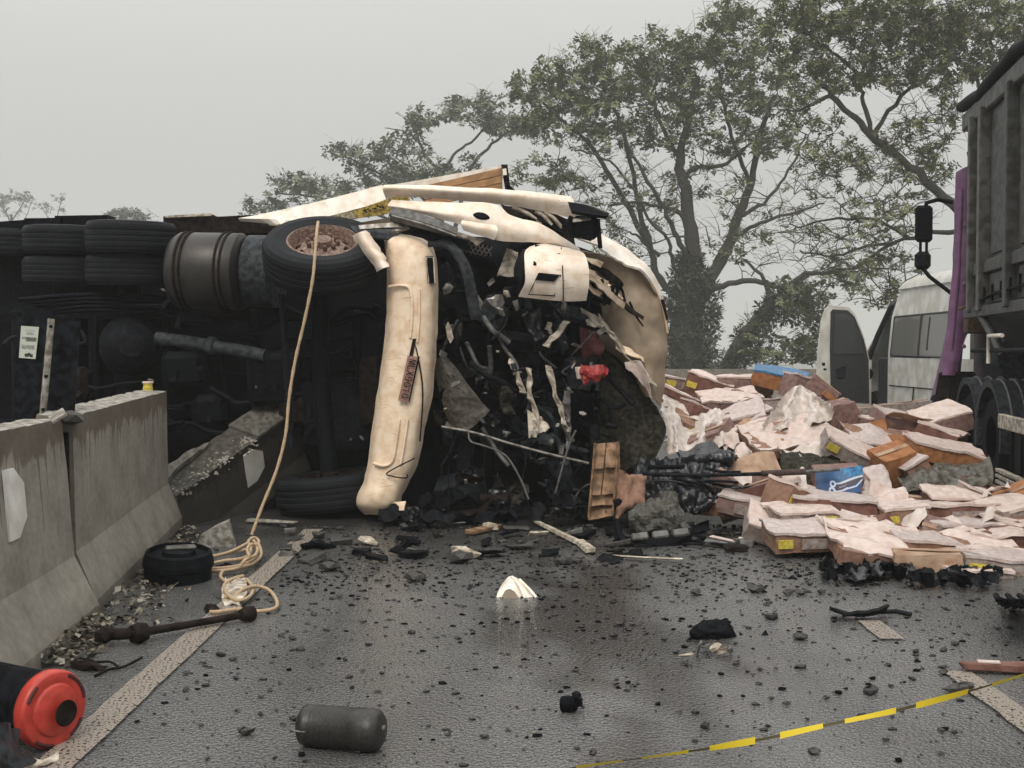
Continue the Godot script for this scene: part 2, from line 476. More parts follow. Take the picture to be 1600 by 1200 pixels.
# ---- the setting ---------------------------------------------------------------
func setting():
	# land: a road bank that falls away into a misty plain
	var xs := [-900.0, -300.0, -120.0, -60.0, -30.0, -17.0, -13.0, 15.0, 19.0, 32.0, 60.0, 120.0, 300.0, 900.0]
	var zs := [120.0, 40.0, 10.0, -10.0, -25.0, -34.0, -60.0, -76.0, -90.0, -112.0, -160.0, -300.0, -600.0, -1200.0]
	var hgt := func(x: float, z: float) -> float:
		var a := smoothstep(13.0, 32.0, x) + smoothstep(-13.0, -30.0, x)
		var b := smoothstep(-76.0, -112.0, z)
		return -0.06 - 11.0 * clampf(maxf(a, b), 0, 1)
	var g := MB.new()
	g.sg(1)
	for i in xs.size() - 1:
		for j in zs.size() - 1:
			g.quad(Vector3(xs[i], hgt.call(xs[i], zs[j + 1]), zs[j + 1]), Vector3(xs[i + 1], hgt.call(xs[i + 1], zs[j + 1]), zs[j + 1]), Vector3(xs[i + 1], hgt.call(xs[i + 1], zs[j]), zs[j]), Vector3(xs[i], hgt.call(xs[i], zs[j]), zs[j]))
	tag(part(g, "ground", mat(C(0.055, 0.062, 0.035), 0.95, "dirt", 0.3)), "", "", "", "structure")
	# wet asphalt, its old oil stains as tone of the surface itself
	var n := FastNoiseLite.new()
	n.seed = 77
	n.frequency = 1.0
	n.fractal_octaves = 4
	var r := SurfaceTool.new()
	r.begin(Mesh.PRIMITIVE_TRIANGLES)
	var nx := 130
	var nzv := 300
	var x0 := -9.0
	var x1 := 10.0
	var P := func(i: int, j: int) -> Vector3:
		var x := lerpf(x0, x1, float(i) / nx)
		var t := float(j) / nzv
		var z := 8.0 - 46.0 * (t * 0.55 + t * t * t * 0.45)
		var near := smoothstep(-14.0, -3.0, z)
		return Vector3(x, 0.006 * n.get_noise_2d(x * 2.6, z * 2.6) * near + 0.004 * n.get_noise_2d(x * 0.7, z * 0.5), z)
	for j in nzv + 1:
		for i in nx + 1:
			var p: Vector3 = P.call(i, j)
			var t := 1.0 + 0.45 * n.get_noise_2d(p.x * 0.9, p.z * 0.45)
			t += 0.15 * n.get_noise_2d(p.x * 4.0 + 30, p.z * 2.5)
			var c := Color(0.150, 0.149, 0.147) * t
			# brown oil run in the middle of the lane
			var s := (p - Vector3(0.55 + 0.25 * n.get_noise_2d(p.z * 0.6, 3), 0, -6.6)) * Vector3(1.0 / 0.55, 1, 1.0 / 2.4)
			var o := clampf(1.15 - s.length() + 1.15 * n.get_noise_2d(p.x * 2.6, p.z * 0.8 + 9), 0, 1)
			c = c.lerp(Color(0.030, 0.022, 0.018), 0.62 * smoothstep(0.16, 0.5, o))
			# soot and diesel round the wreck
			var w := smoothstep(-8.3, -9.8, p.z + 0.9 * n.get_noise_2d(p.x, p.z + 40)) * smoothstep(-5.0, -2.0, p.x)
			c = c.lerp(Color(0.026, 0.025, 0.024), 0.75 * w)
			# wheel tracks
			var k := absf(p.x - 0.15 * sin(p.z * 0.3))
			c *= 1.0 - 0.14 * (smoothstep(0.35, 0.0, absf(k - 0.75)))
			r.set_color(Color(maxf(c.r, 0.012), maxf(c.g, 0.011), maxf(c.b, 0.010)))
			r.set_uv(Vector2(p.x, p.z))
			r.add_vertex(p)
	for j in nzv:
		for i in nx:
			var a := j * (nx + 1) + i
			for q in [a, a + nx + 1, a + 1, a + 1, a + nx + 1, a + nx + 2]: r.add_index(q)
	r.generate_normals()
	var rm := StandardMaterial3D.new()
	rm.vertex_color_use_as_albedo = true
	rm.uv1_triplanar = true
	rm.uv1_world_triplanar = true
	rm.uv1_scale = Vector3.ONE * 0.47
	rm.albedo_texture = ramp(noise_img(91, 0.16, 1024, 3), Color(0.68, 0.68, 0.69), Color(1, 1, 1), 0.3, 0.7)
	var rough := noise_img(95, 0.05, 1024, 5)
	rm.roughness_texture = ramp(rough, Color(0.05, 0.05, 0.05), Color(0.27, 0.27, 0.27), 0.3, 0.7)
	rm.roughness_texture_channel = BaseMaterial3D.TEXTURE_CHANNEL_RED
	rm.roughness = 1.0
	rm.normal_enabled = true
	rm.normal_texture = bump(noise_img(97, 0.075, 1024, 4), 8.0)
	rm.normal_scale = 0.30
	M.asphalt = rm
	var road := MeshInstance3D.new()
	road.mesh = r.commit()
	road.mesh.surface_set_material(0, rm)
	road.name = "road"
	add_child(road)
	tag(road, "", "", "", "structure")
	# worn painted lines
	var im := noise_img(61, 0.03, 512, 6)
	var d := im.get_data()
	var out := PackedByteArray()
	for i in d.size():
		var t := smoothstep(78.0, 96.0, float(d[i]))
		out.append(235 - (d[i] % 17)); out.append(225 - (d[i] % 17)); out.append(212 - (d[i] % 17)); out.append(int(t * 255))
	var pm := StandardMaterial3D.new()
	pm.albedo_texture = ImageTexture.create_from_image(Image.create_from_data(512, 512, false, Image.FORMAT_RGBA8, out))
	pm.albedo_color = Color(0.60, 0.585, 0.58)
	pm.transparency = BaseMaterial3D.TRANSPARENCY_ALPHA_SCISSOR
	pm.alpha_scissor_threshold = 0.5
	pm.uv1_triplanar = true
	pm.uv1_world_triplanar = true
	pm.uv1_scale = Vector3.ONE * 3.1
	pm.roughness = 0.5
	for line in [[-1.66, 0.15, 3.0, -9.6], [2.08, 0.13, 3.0, -5.35], [1.98, 0.13, -5.95, -6.35]]:
		var b := MB.new()
		b.sg(1)
		var steps := int(absf(line[2] - line[3]) / 0.12) + 1
		for i in steps:
			var za := lerpf(line[2], line[3], float(i) / steps)
			var zb := lerpf(line[2], line[3], float(i + 1) / steps)
			var f := func(z: float, s: float) -> Vector3:
				var x: float = line[0] + s * line[1] * 0.5 + 0.012 * n.get_noise_2d(z * 9.0, s * 5.0)
				return Vector3(x, 0.0135, z)
			b.quad(f.call(zb, -1.0), f.call(zb, 1.0), f.call(za, 1.0), f.call(za, -1.0))
		tag(part(b, "road_marking", pm), "", "", "", "structure")
	# low concrete wall on the far side of the bend
	var w := thing("roadside_wall", "low grey concrete wall behind the carton pile at the edge of the road", "wall", Vector3(6, 0, -33.5))
	var wb := MB.new()
	wb.prism(PackedVector2Array([Vector2(-0.3, -0.4), Vector2(0.3, -0.4), Vector2(0.3, 0.1), Vector2(0.12, 0.35), Vector2(0.1, 0.93), Vector2(-0.1, 0.93), Vector2(-0.12, 0.35), Vector2(-0.3, 0.1)]), 26.0, Transform3D(Basis(Vector3(0, 0, -1), Vector3(0, 1, 0), Vector3(1, 0, 0)), Vector3(8, 0, -33.5)))
	part(wb, "wall_body", M.concrete, w)

# ---- trees -------------------------------------------------------------------
func rosette(seed_: int, leaves: int, l: float, wd: float) -> ArrayMesh:      # a whorl of leaves at a twig's end
	var r := RandomNumberGenerator.new()
	r.seed = seed_
	var b := MB.new()
	for i in leaves:
		var a := TAU * i / leaves + r.randf_range(-0.4, 0.4)
		var up := r.randf_range(-0.5, 0.75)
		var dir := Vector3(cos(a), up, sin(a)).normalized()
		var side := dir.cross(Vector3.UP).normalized() * wd * r.randf_range(0.35, 0.6)
		var ll := l * r.randf_range(0.65, 1.15)
		var droop := Vector3(0, -ll * r.randf_range(0.02, 0.25), 0)
		var m0 := dir * ll * 0.12
		var m1 := dir * ll * 0.6 + droop * 0.3
		var tip := dir * ll + droop
		var dip := Vector3(0, -wd * 0.15, 0)
		b.tri(m0, m1 + side, m1 + dip)
		b.tri(m0, m1 + dip, m1 - side)
		b.tri(m1 + side, tip, m1 + dip)
		b.tri(m1 + dip, tip, m1 - side)
	return b.mesh(leaf_mat)
var leaf_mat: StandardMaterial3D

func crown(parent: Node3D, called: String, spots: Array, meshes: Array, tones: Array, size: float):
	# leaf whorls past counting: shared between one MultiMesh for each of the shapes
	for k in meshes.size():
		var mine := []
		for i in spots.size():
			if i % meshes.size() == k: mine.append(spots[i])
		if mine.is_empty(): continue
		var mm := MultiMesh.new()
		mm.transform_format = MultiMesh.TRANSFORM_3D
		mm.use_colors = true
		mm.mesh = meshes[k]
		mm.instance_count = mine.size()
		for i in mine.size():
			var bs := Basis.from_euler(Vector3(rng.randf_range(-0.9, 0.9), rng.randf() * TAU, rng.randf_range(-0.9, 0.9))).scaled(Vector3.ONE * size * rng.randf_range(0.7, 1.25))
			mm.set_instance_transform(i, Transform3D(bs, mine[i] - bases[parent]))
			mm.set_instance_color(i, tones[0].lerp(tones[1], rng.randf()) * rng.randf_range(0.75, 1.25))
		var o := MultiMeshInstance3D.new()
		o.multimesh = mm
		o.name = called
		parent.add_child(o, true)
		tag(o, "", "", "", "stuff")

func tree(called: String, label: String, group: String, d: float, base: Vector3, limbs: Array, clumps: Array, bark: Material, tones: Array, meshes: Array, leaf: float, per := 3, deep := 1.0, twig := 0.011):
	var K := FAR if d < 60.0 else 1.0
	d *= K
	leaf *= K
	twig *= K
	base = Vector3(0, EYE, 0) + (base - Vector3(0, EYE, 0)) * K
	var t := thing(called, label, "tree", base, group)
	var nodes := []
	var first := true
	var n := FastNoiseLite.new()
	n.seed = int(d * 7)
	n.frequency = 0.9
	for L in limbs:                       # [start radius, end radius, [[x, y, offset in metres], ...]]
		var rail := []
		for p in L[2]: rail.append(at(p[0], p[1], d + K * (p[2] if p.size() > 2 else 0.0)))
		var b := MB.new()
		var pts := []
		var rad := []
		var cnt: int = maxi(6, rail.size() * 4)
		for i in cnt + 1:
			var u := float(i) / cnt
			var p := b.along(rail, u)
			p += Vector3(n.get_noise_2d(p.y * 2.0, p.x), n.get_noise_2d(p.x * 2.0, p.y + 50), n.get_noise_2d(p.y, 90)) * 0.10 * K * (1.0 if i > 0 else 0.0)
			pts.append(p)
			rad.append(K * lerpf(L[0], L[1], pow(u, 0.8)) * (1.0 if first else 0.68) * (1.0 + 0.15 * n.get_noise_1d(u * 30 + d)))
			if i > 1: nodes.append(p)
		b.tube(pts, rad, 9 if L[0] > 0.1 else 6)
		part(b, "trunk" if first else "branch", bark, t)
		first = false
	var ends := []
	var bare := []
	for c in clumps:                      # [x, y, half width, half height, twig ends, depth offset]
		for i in int(c[4] * (1.3 if c[1] < 150 else 1.0)):
			var a := rng.randf() * TAU
			var rr := sqrt(rng.randf())
			var px: float = c[0] + cos(a) * rr * c[2]
			var py: float = c[1] + sin(a) * rr * c[3]
			var off: float = K * (c[5] if c.size() > 5 else 0.0) + rng.randf_range(-1, 1) * deep * minf(2.6 * K, c[2] * d / F * 1.3)
			(bare if c.size() > 6 else ends).append(at(px, py, d + off))
	var mid := base
	ends.sort_custom(func(p, q): return p.distance_squared_to(mid) < q.distance_squared_to(mid))
	var tw := MB.new()
	var spots := []
	var leafy := ends.size()
	var which := 0
	for e in ends + bare:
		which += 1
		var best := 1e9
		var from := base
		for q in nodes:
			var dd: float = e.distance_squared_to(q) + (4.0 if q.y > e.y + 0.4 else 0.0)
			if dd < best:
				best = dd
				from = q
		var ln := sqrt(best)
		var m := from.lerp(e, 0.5) + Vector3(rng.randf_range(-1, 1), rng.randf_range(-0.2, 1.1), rng.randf_range(-1, 1)) * ln * 0.12
		var r0: float = twig * (1.0 + minf(ln, 4.0) * 0.55)
		tw.tube([from, m, e], [r0, r0 * 0.7, twig * 0.6], 4, false)
		nodes.append(m)
		nodes.append(e)
		for k in (2 if which <= leafy else 4):
			var v := Vector3(rng.randf_range(-1, 1), rng.randf_range(-0.4, 0.9), rng.randf_range(-1, 1)) * twig * rng.randf_range(25, 75)
			tw.tube([e, e + v * 0.5 + Vector3(0, v.length() * 0.1, 0), e + v], [twig * 0.7, twig * 0.5, twig * 0.35], 3, false)
		if which > leafy: continue
		for k in per:
			var q: Vector3 = e + Vector3(rng.randf_range(-1, 1), rng.randf_range(-0.5, 0.7), rng.randf_range(-1, 1)) * leaf * 1.5
			spots.append(q)
	tag(part(tw, "twigs", bark, t), "", "", "", "stuff")
	crown(t, "crown", spots, meshes, tones, leaf)
	return t

const FAR := 1.65
func trees():
	leaf_mat = StandardMaterial3D.new()
	leaf_mat.vertex_color_use_as_albedo = true
	leaf_mat.albedo_color = Color(1, 1, 1)
	leaf_mat.roughness = 0.5
	leaf_mat.cull_mode = BaseMaterial3D.CULL_DISABLED
	leaf_mat.backlight_enabled = true
	leaf_mat.backlight = Color(0.4, 0.42, 0.3)
	var ro := [rosette(1, 8, 1.0, 0.42), rosette(2, 6, 1.1, 0.40), rosette(3, 9, 0.9, 0.45)]
	var spiky := [rosette(4, 11, 1.1, 0.16), rosette(5, 9, 1.0, 0.34)]
	var green := [C(0.095, 0.115, 0.052), C(0.17, 0.185, 0.085)]
	# the big tree behind the wreck
	var main := [
		[0.62, 0.42, [[1078, 610], [1072, 540], [1078, 470], [1085, 430]]],
		[0.42, 0.10, [[1082, 450], [1082, 380, -0.3], [1072, 300, -0.5], [1062, 250, -0.5], [1075, 190, -0.6], [1090, 120, -0.8]]],
		[0.36, 0.09, [[1090, 460], [1125, 410, 0.4], [1150, 350, 0.7], [1172, 290, 0.9], [1185, 220, 1.0], [1210, 150, 1.3]]],
		[0.20, 0.06, [[1065, 470, 0.5], [1028, 430, 0.6], [1015, 380, 0.8], [998, 320, 0.9], [985, 250, 1.0], [965, 180, 1.2], [940, 130, 1.2]]],
		[0.16, 0.05, [[1015, 385, 0.8], [985, 330, 0.2], [950, 270, -0.3], [920, 225, -0.5], [880, 190, -0.8], [850, 160, -1.0]]],
		[0.15, 0.05, [[1082, 425, 0.0], [1064, 385, -0.4], [1040, 330, -0.7], [1010, 280, -1.0], [975, 215, -1.2], [960, 165, -1.3]]],
		[0.14, 0.05, [[1079, 350, -0.4], [1060, 332, -0.4], [1040, 325, -0.2], [1000, 318, 0.2], [950, 322, 0.2]]],
		[0.13, 0.05, [[1066, 275, -0.5], [1090, 262, -0.2], [1130, 258, 0.2], [1160, 235, 0.4], [1195, 205, 0.4]]],
		[0.14, 0.04, [[1132, 398, 0.5], [1150, 370, 0.4], [1180, 352, 0.0], [1230, 335, -0.4], [1290, 318, -0.6]]],
		[0.12, 0.04, [[1155, 340, 0.7], [1195, 315, 1.4], [1230, 270, 1.8], [1260, 210, 2.2]]],
		[0.12, 0.05, [[1062, 250, -0.5], [1035, 200, -0.8], [1020, 150, -1.0], [1030, 110, -1.0]]],
		[0.12, 0.05, [[1172, 290, 0.9], [1150, 230, 0.4], [1130, 170, 0.0], [1125, 110, -0.2]]],
		[0.17, 0.07, [[1095, 470, -0.3], [1130, 445, -0.6], [1180, 440, -0.9], [1225, 448, -1.1], [1262, 430, -1.2]]],
		[0.10, 0.04, [[1030, 400, 0.7], [1000, 372, 0.4], [985, 362, 0.3]]],
		[0.11, 0.04, [[1080, 450, 0.0], [1052, 415, -0.3], [1045, 375, -0.6], [1020, 350, -0.8], [992, 300, -1.2], [950, 250, -1.6], [900, 235, -1.8]]],
	]
	var cl := [
		[835, 140, 40, 30, 26], [880, 120, 45, 36, 34], [925, 85, 34, 26, 22], [930, 140, 50, 40, 44], [880, 180, 60, 34, 44], [985, 110, 46, 36, 40], [960, 180, 64, 34, 54], [1040, 92, 48, 44, 48], [1095, 70, 48, 40, 46], [1150, 60, 50, 50, 50], [1040, 160, 70, 42, 60], [1120, 150, 64, 46, 62], [1190, 120, 54, 56, 54], [1150, 210, 70, 32, 40], [1060, 215, 60, 26, 24], [990, 225, 60, 24, 24], [1205, 200, 46, 44, 34], [905, 215, 56, 22, 24], [835, 190, 34, 18, 14], [1130, 20, 40, 20, 14],
		[1000, 290, 90, 40, 16], [1110, 280, 70, 40, 14], [960, 345, 60, 30, 20], [1190, 330, 60, 50, 14], [960, 400, 40, 26, 12], [1030, 330, 40, 26, 10], [845, 270, 42, 24, 26], [880, 290, 40, 20, 16], [1150, 395, 50, 26, 10],
		[1000, 330, 110, 60, 46, 0, 1], [1110, 320, 90, 70, 46, 0, 1], [1200, 380, 70, 60, 34, 0, 1], [950, 280, 80, 40, 30, 0, 1], [980, 400, 50, 50, 20, 0, 1],
	]
	var t = tree("tree", "tall spreading tree with a thick overgrown trunk directly behind the wrecked cab", "", 36.0, at(1078, 612, 36), main, cl, M.bark, green, ro, 0.18, 4)
	# climbers wrapped round its trunk
	var sp := []
	for i in 620:
		var py := rng.randf_range(395, 592)
		var a := rng.randf() * TAU
		var r := rng.randf_range(0.45, 1.0) * lerpf(0.35, 1.0, smoothstep(395, 470, py))
		sp.append(at(1078, py, 36.0 * FAR) + Vector3(cos(a) * r, 0, sin(a) * r) * FAR)
	crown(t, "climber", sp, spiky, [C(0.030, 0.042, 0.020), C(0.055, 0.066, 0.034)], 0.27 * FAR)
	# leaning tree beside it
	t = tree("leaning_tree", "dark leaning trunk clothed in leaves to the right of the thick trunk", "", 34.0, at(1128, 585, 34), [
		[0.30, 0.16, [[1128, 590], [1160, 535], [1195, 490], [1232, 452]]],
		[0.14, 0.06, [[1225, 460], [1255, 430], [1300, 425], [1350, 418]]],
		[0.12, 0.05, [[1190, 495], [1200, 455], [1180, 420], [1160, 405]]],
		[0.10, 0.05, [[1215, 470], [1250, 470], [1290, 455]]]],
		[[1245, 470, 46, 30, 44], [1270, 500, 24, 40, 36], [1230, 540, 40, 22, 24], [1200, 560, 40, 12, 16], [1180, 520, 22, 24, 14], [1300, 430, 50, 20, 14], [1262, 550, 22, 22, 22], [1320, 445, 30, 16, 10]],
		M.bark, green, ro, 0.20, 3)
	sp = []
	for i in 200:
		var u := rng.randf()
		sp.append(at(lerpf(1128, 1240, u), lerpf(585, 448, u), 34.0 * FAR) + Vector3(rng.randf_range(-0.4, 0.4), rng.randf_range(-0.35, 0.35), rng.randf_range(-0.4, 0.4)) * FAR)
	crown(t, "climber", sp, spiky, [C(0.030, 0.042, 0.020), C(0.055, 0.066, 0.034)], 0.25 * FAR)
	# near tree whose limb comes from behind the tipper lorry
	tree("overhanging_tree", "tree reaching over from behind the tipper lorry with one long bare limb", "", 27.0, at(1640, 640, 27), [
		[0.36, 0.28, [[1640, 680], [1630, 560], [1600, 440], [1540, 350]]],
		[0.20, 0.07, [[1550, 365], [1480, 312], [1430, 268], [1370, 215], [1330, 180], [1290, 140], [1262, 110]]],
		[0.10, 0.04, [[1370, 215], [1350, 170], [1345, 120], [1370, 60]]],
		[0.09, 0.04, [[1365, 210, 0.2], [1410, 150, 0.5], [1440, 130, 0.8], [1480, 90, 1.0]]],
		[0.09, 0.03, [[1300, 150], [1260, 165, -0.4], [1225, 175, -0.6]]],
		[0.16, 0.05, [[1600, 440], [1570, 330, 0.6], [1540, 200, 1.0], [1520, 100, 1.2]]],
		[0.12, 0.04, [[1560, 380], [1480, 360, 0.8], [1400, 380, 1.0], [1330, 420, 1.4]]],
		[0.08, 0.03, [[1420, 372, 1.0], [1360, 340, 1.3], [1290, 345, 1.6], [1240, 360, 1.8]]],
		[0.07, 0.03, [[1400, 380, 1.0], [1350, 385, 0.6], [1300, 400, 0.4], [1250, 390, 0.2]]],
		[0.08, 0.03, [[1345, 120], [1300, 80], [1260, 50]]], [0.08, 0.03, [[1480, 90, 1.0], [1450, 40, 1.0], [1420, 0, 1.0]]]],
		[[1235, 50, 50, 40, 44], [1290, 25, 50, 40, 44], [1350, 40, 56, 44, 54], [1410, 30, 56, 44, 54], [1470, 50, 50, 44, 50], [1530, 40, 56, 44, 56], [1585, 40, 40, 46, 40], [1260, 110, 44, 44, 36], [1320, 110, 50, 36, 34], [1395, 105, 54, 36, 38], [1470, 115, 44, 34, 30], [1545, 105, 40, 26, 30], [1270, 190, 46, 46, 24], [1430, 220, 56, 36, 26], [1360, 250, 56, 36, 26], [1450, 270, 40, 40, 22], [1310, 280, 56, 50, 20], [1400, 330, 56, 40, 22], [1320, 370, 60, 36, 16], [1400, 410, 60, 26, 18], [1270, 250, 40, 40, 12], [1480, 170, 26, 40, 14], [1370, 460, 50, 24, 14], [1250, -10, 60, 20, 20], [1390, -10, 80, 20, 26], [1530, -10, 70, 20, 24], [1330, 400, 100, 46, 50, 0, 1], [1400, 300, 80, 70, 44, 0, 1], [1290, 310, 70, 70, 36, 0, 1], [1400, 450, 60, 30, 24, 0, 1], [1450, 200, 60, 50, 20, 0, 1]],
		M.bark, [C(0.095, 0.115, 0.046), C(0.18, 0.19, 0.078)], ro, 0.125, 5)
	# the paler tree further off
	tree("far_tree", "paler flat-crowned tree further off above the lorry's cargo box", "", 52.0, at(700, 620, 52), [
		[0.34, 0.16, [[700, 640], [690, 420], [686, 310], [684, 262]]],
		[0.13, 0.06, [[684, 270], [660, 235], [648, 200], [640, 175]]],
		[0.12, 0.06, [[686, 280], [712, 240], [745, 215], [770, 185]]],
		[0.16, 0.06, [[700, 420], [728, 280], [762, 232], [800, 205], [835, 210]]],
		[0.13, 0.05, [[688, 330], [640, 295], [590, 270], [540, 245]]],
		[0.12, 0.05, [[690, 380], [600, 340], [500, 310], [430, 300]]],
		[0.07, 0.03, [[655, 222], [630, 205], [600, 200]]]],
		[[540, 240, 26, 12, 16], [575, 250, 34, 18, 24], [600, 275, 50, 22, 40], [640, 285, 56, 26, 48], [690, 285, 50, 22, 36], [640, 235, 36, 22, 22], [655, 190, 30, 20, 24], [705, 172, 22, 16, 16], [745, 178, 42, 20, 36], [790, 195, 44, 18, 36], [760, 160, 16, 12, 10], [830, 205, 30, 14, 20], [610, 225, 14, 8, 5], [575, 300, 50, 18, 30], [510, 300, 52, 18, 34], [470, 290, 34, 14, 20], [440, 285, 16, 10, 8], [425, 318, 34, 10, 16], [395, 328, 20, 6, 8], [545, 320, 60, 14, 24], [720, 260, 30, 20, 12]],
		M.bark_far, [C(0.090, 0.105, 0.060), C(0.135, 0.145, 0.090)], ro, 0.27, 3)
	tree("distant_tree", "faint thin-branched tree on the left horizon above the lorry's rear", "", 190.0, at(20, 575, 190), [
		[0.36, 0.18, [[22, 575], [20, 420], [18, 335]]], [0.18, 0.09, [[18, 350], [5, 325], [-5, 310]]], [0.18, 0.09, [[18, 345], [32, 325], [40, 308]]], [0.14, 0.07, [[19, 360], [40, 340], [48, 318]]]],
		[[10, 312, 16, 8, 18], [34, 308, 14, 7, 16], [-8, 320, 14, 12, 10], [46, 318, 8, 8, 6], [20, 330, 26, 10, 8]], M.bark_far, [C(0.10, 0.10, 0.08), C(0.14, 0.14, 0.11)], ro, 0.52, 2, 1.0, 0.024)
	tree("distant_sapling", "slender distant sapling with two tufts above the lorry's rear tyres", "", 190.0, at(84, 575, 190), [
		[0.22, 0.11, [[84, 575], [85, 420], [88, 340]]], [0.12, 0.07, [[87, 350], [92, 328], [96, 312]]], [0.12, 0.07, [[86, 352], [72, 335], [66, 326]]]],
		[[90, 311, 7, 3, 5], [68, 325, 10, 6, 8], [98, 328, 6, 4, 3]], M.bark_far, [C(0.10, 0.10, 0.08), C(0.14, 0.14, 0.11)], ro, 0.50, 2, 1.0, 0.024)
	tree("distant_bush", "low distant treetop just showing over the lorry's upturned tyres", "", 140.0, at(195, 585, 140), [
		[0.4, 0.16, [[195, 585], [195, 450], [195, 345]]], [0.16, 0.08, [[195, 360], [175, 345], [168, 340]]], [0.16, 0.08, [[195, 360], [215, 345], [228, 342]]]],
		[[190, 338, 26, 6, 22], [215, 342, 20, 5, 12]], M.bark_far, [C(0.09, 0.095, 0.07), C(0.12, 0.125, 0.09)], ro, 0.6, 3, 1.0, 0.02)

# ---- concrete barriers -----------------------------------------------------------
func stain_img(seed_: int) -> Image:
	# cast concrete with damp along the top that ends in drips
	var w := 512
	var h := 256
	var im := Image.create(w, h, false, Image.FORMAT_RGB8)
	var n := FastNoiseLite.new()
	n.seed = seed_
	n.frequency = 0.012
	n.fractal_octaves = 5
	for x in w:
		var drip := 0.13 + 0.10 * n.get_noise_2d(x * 2.0, 10.0) + 0.025 * n.get_noise_2d(x * 9.0, 40.0) + 0.35 * pow(maxf(0.0, n.get_noise_2d(x * 6.0, 900.0) * 1.6), 3.0)
		for y in h:
			var v := float(y) / h
			var t := n.get_noise_2d(x, y) * 0.16 + n.get_noise_2d(x * 7.0, y * 7.0 + 300) * 0.10 + n.get_noise_2d(x * 5.0, y * 0.35 + 700) * 0.05
			var c := Color(0.52, 0.497, 0.462) * (1.0 + t)
			c = c.lerp(Color(0.375, 0.335, 0.295) * (1.0 + t), smoothstep(0.012, -0.012, v - drip))
			var low := smoothstep(0.80 + 0.1 * n.get_noise_2d(x * 2.0, 77.0), 1.0, v)
			c = c.lerp(Color(0.33, 0.305, 0.27) * (1.0 + t), 0.7 * low)
			im.set_pixel(x, y, c)
	return im

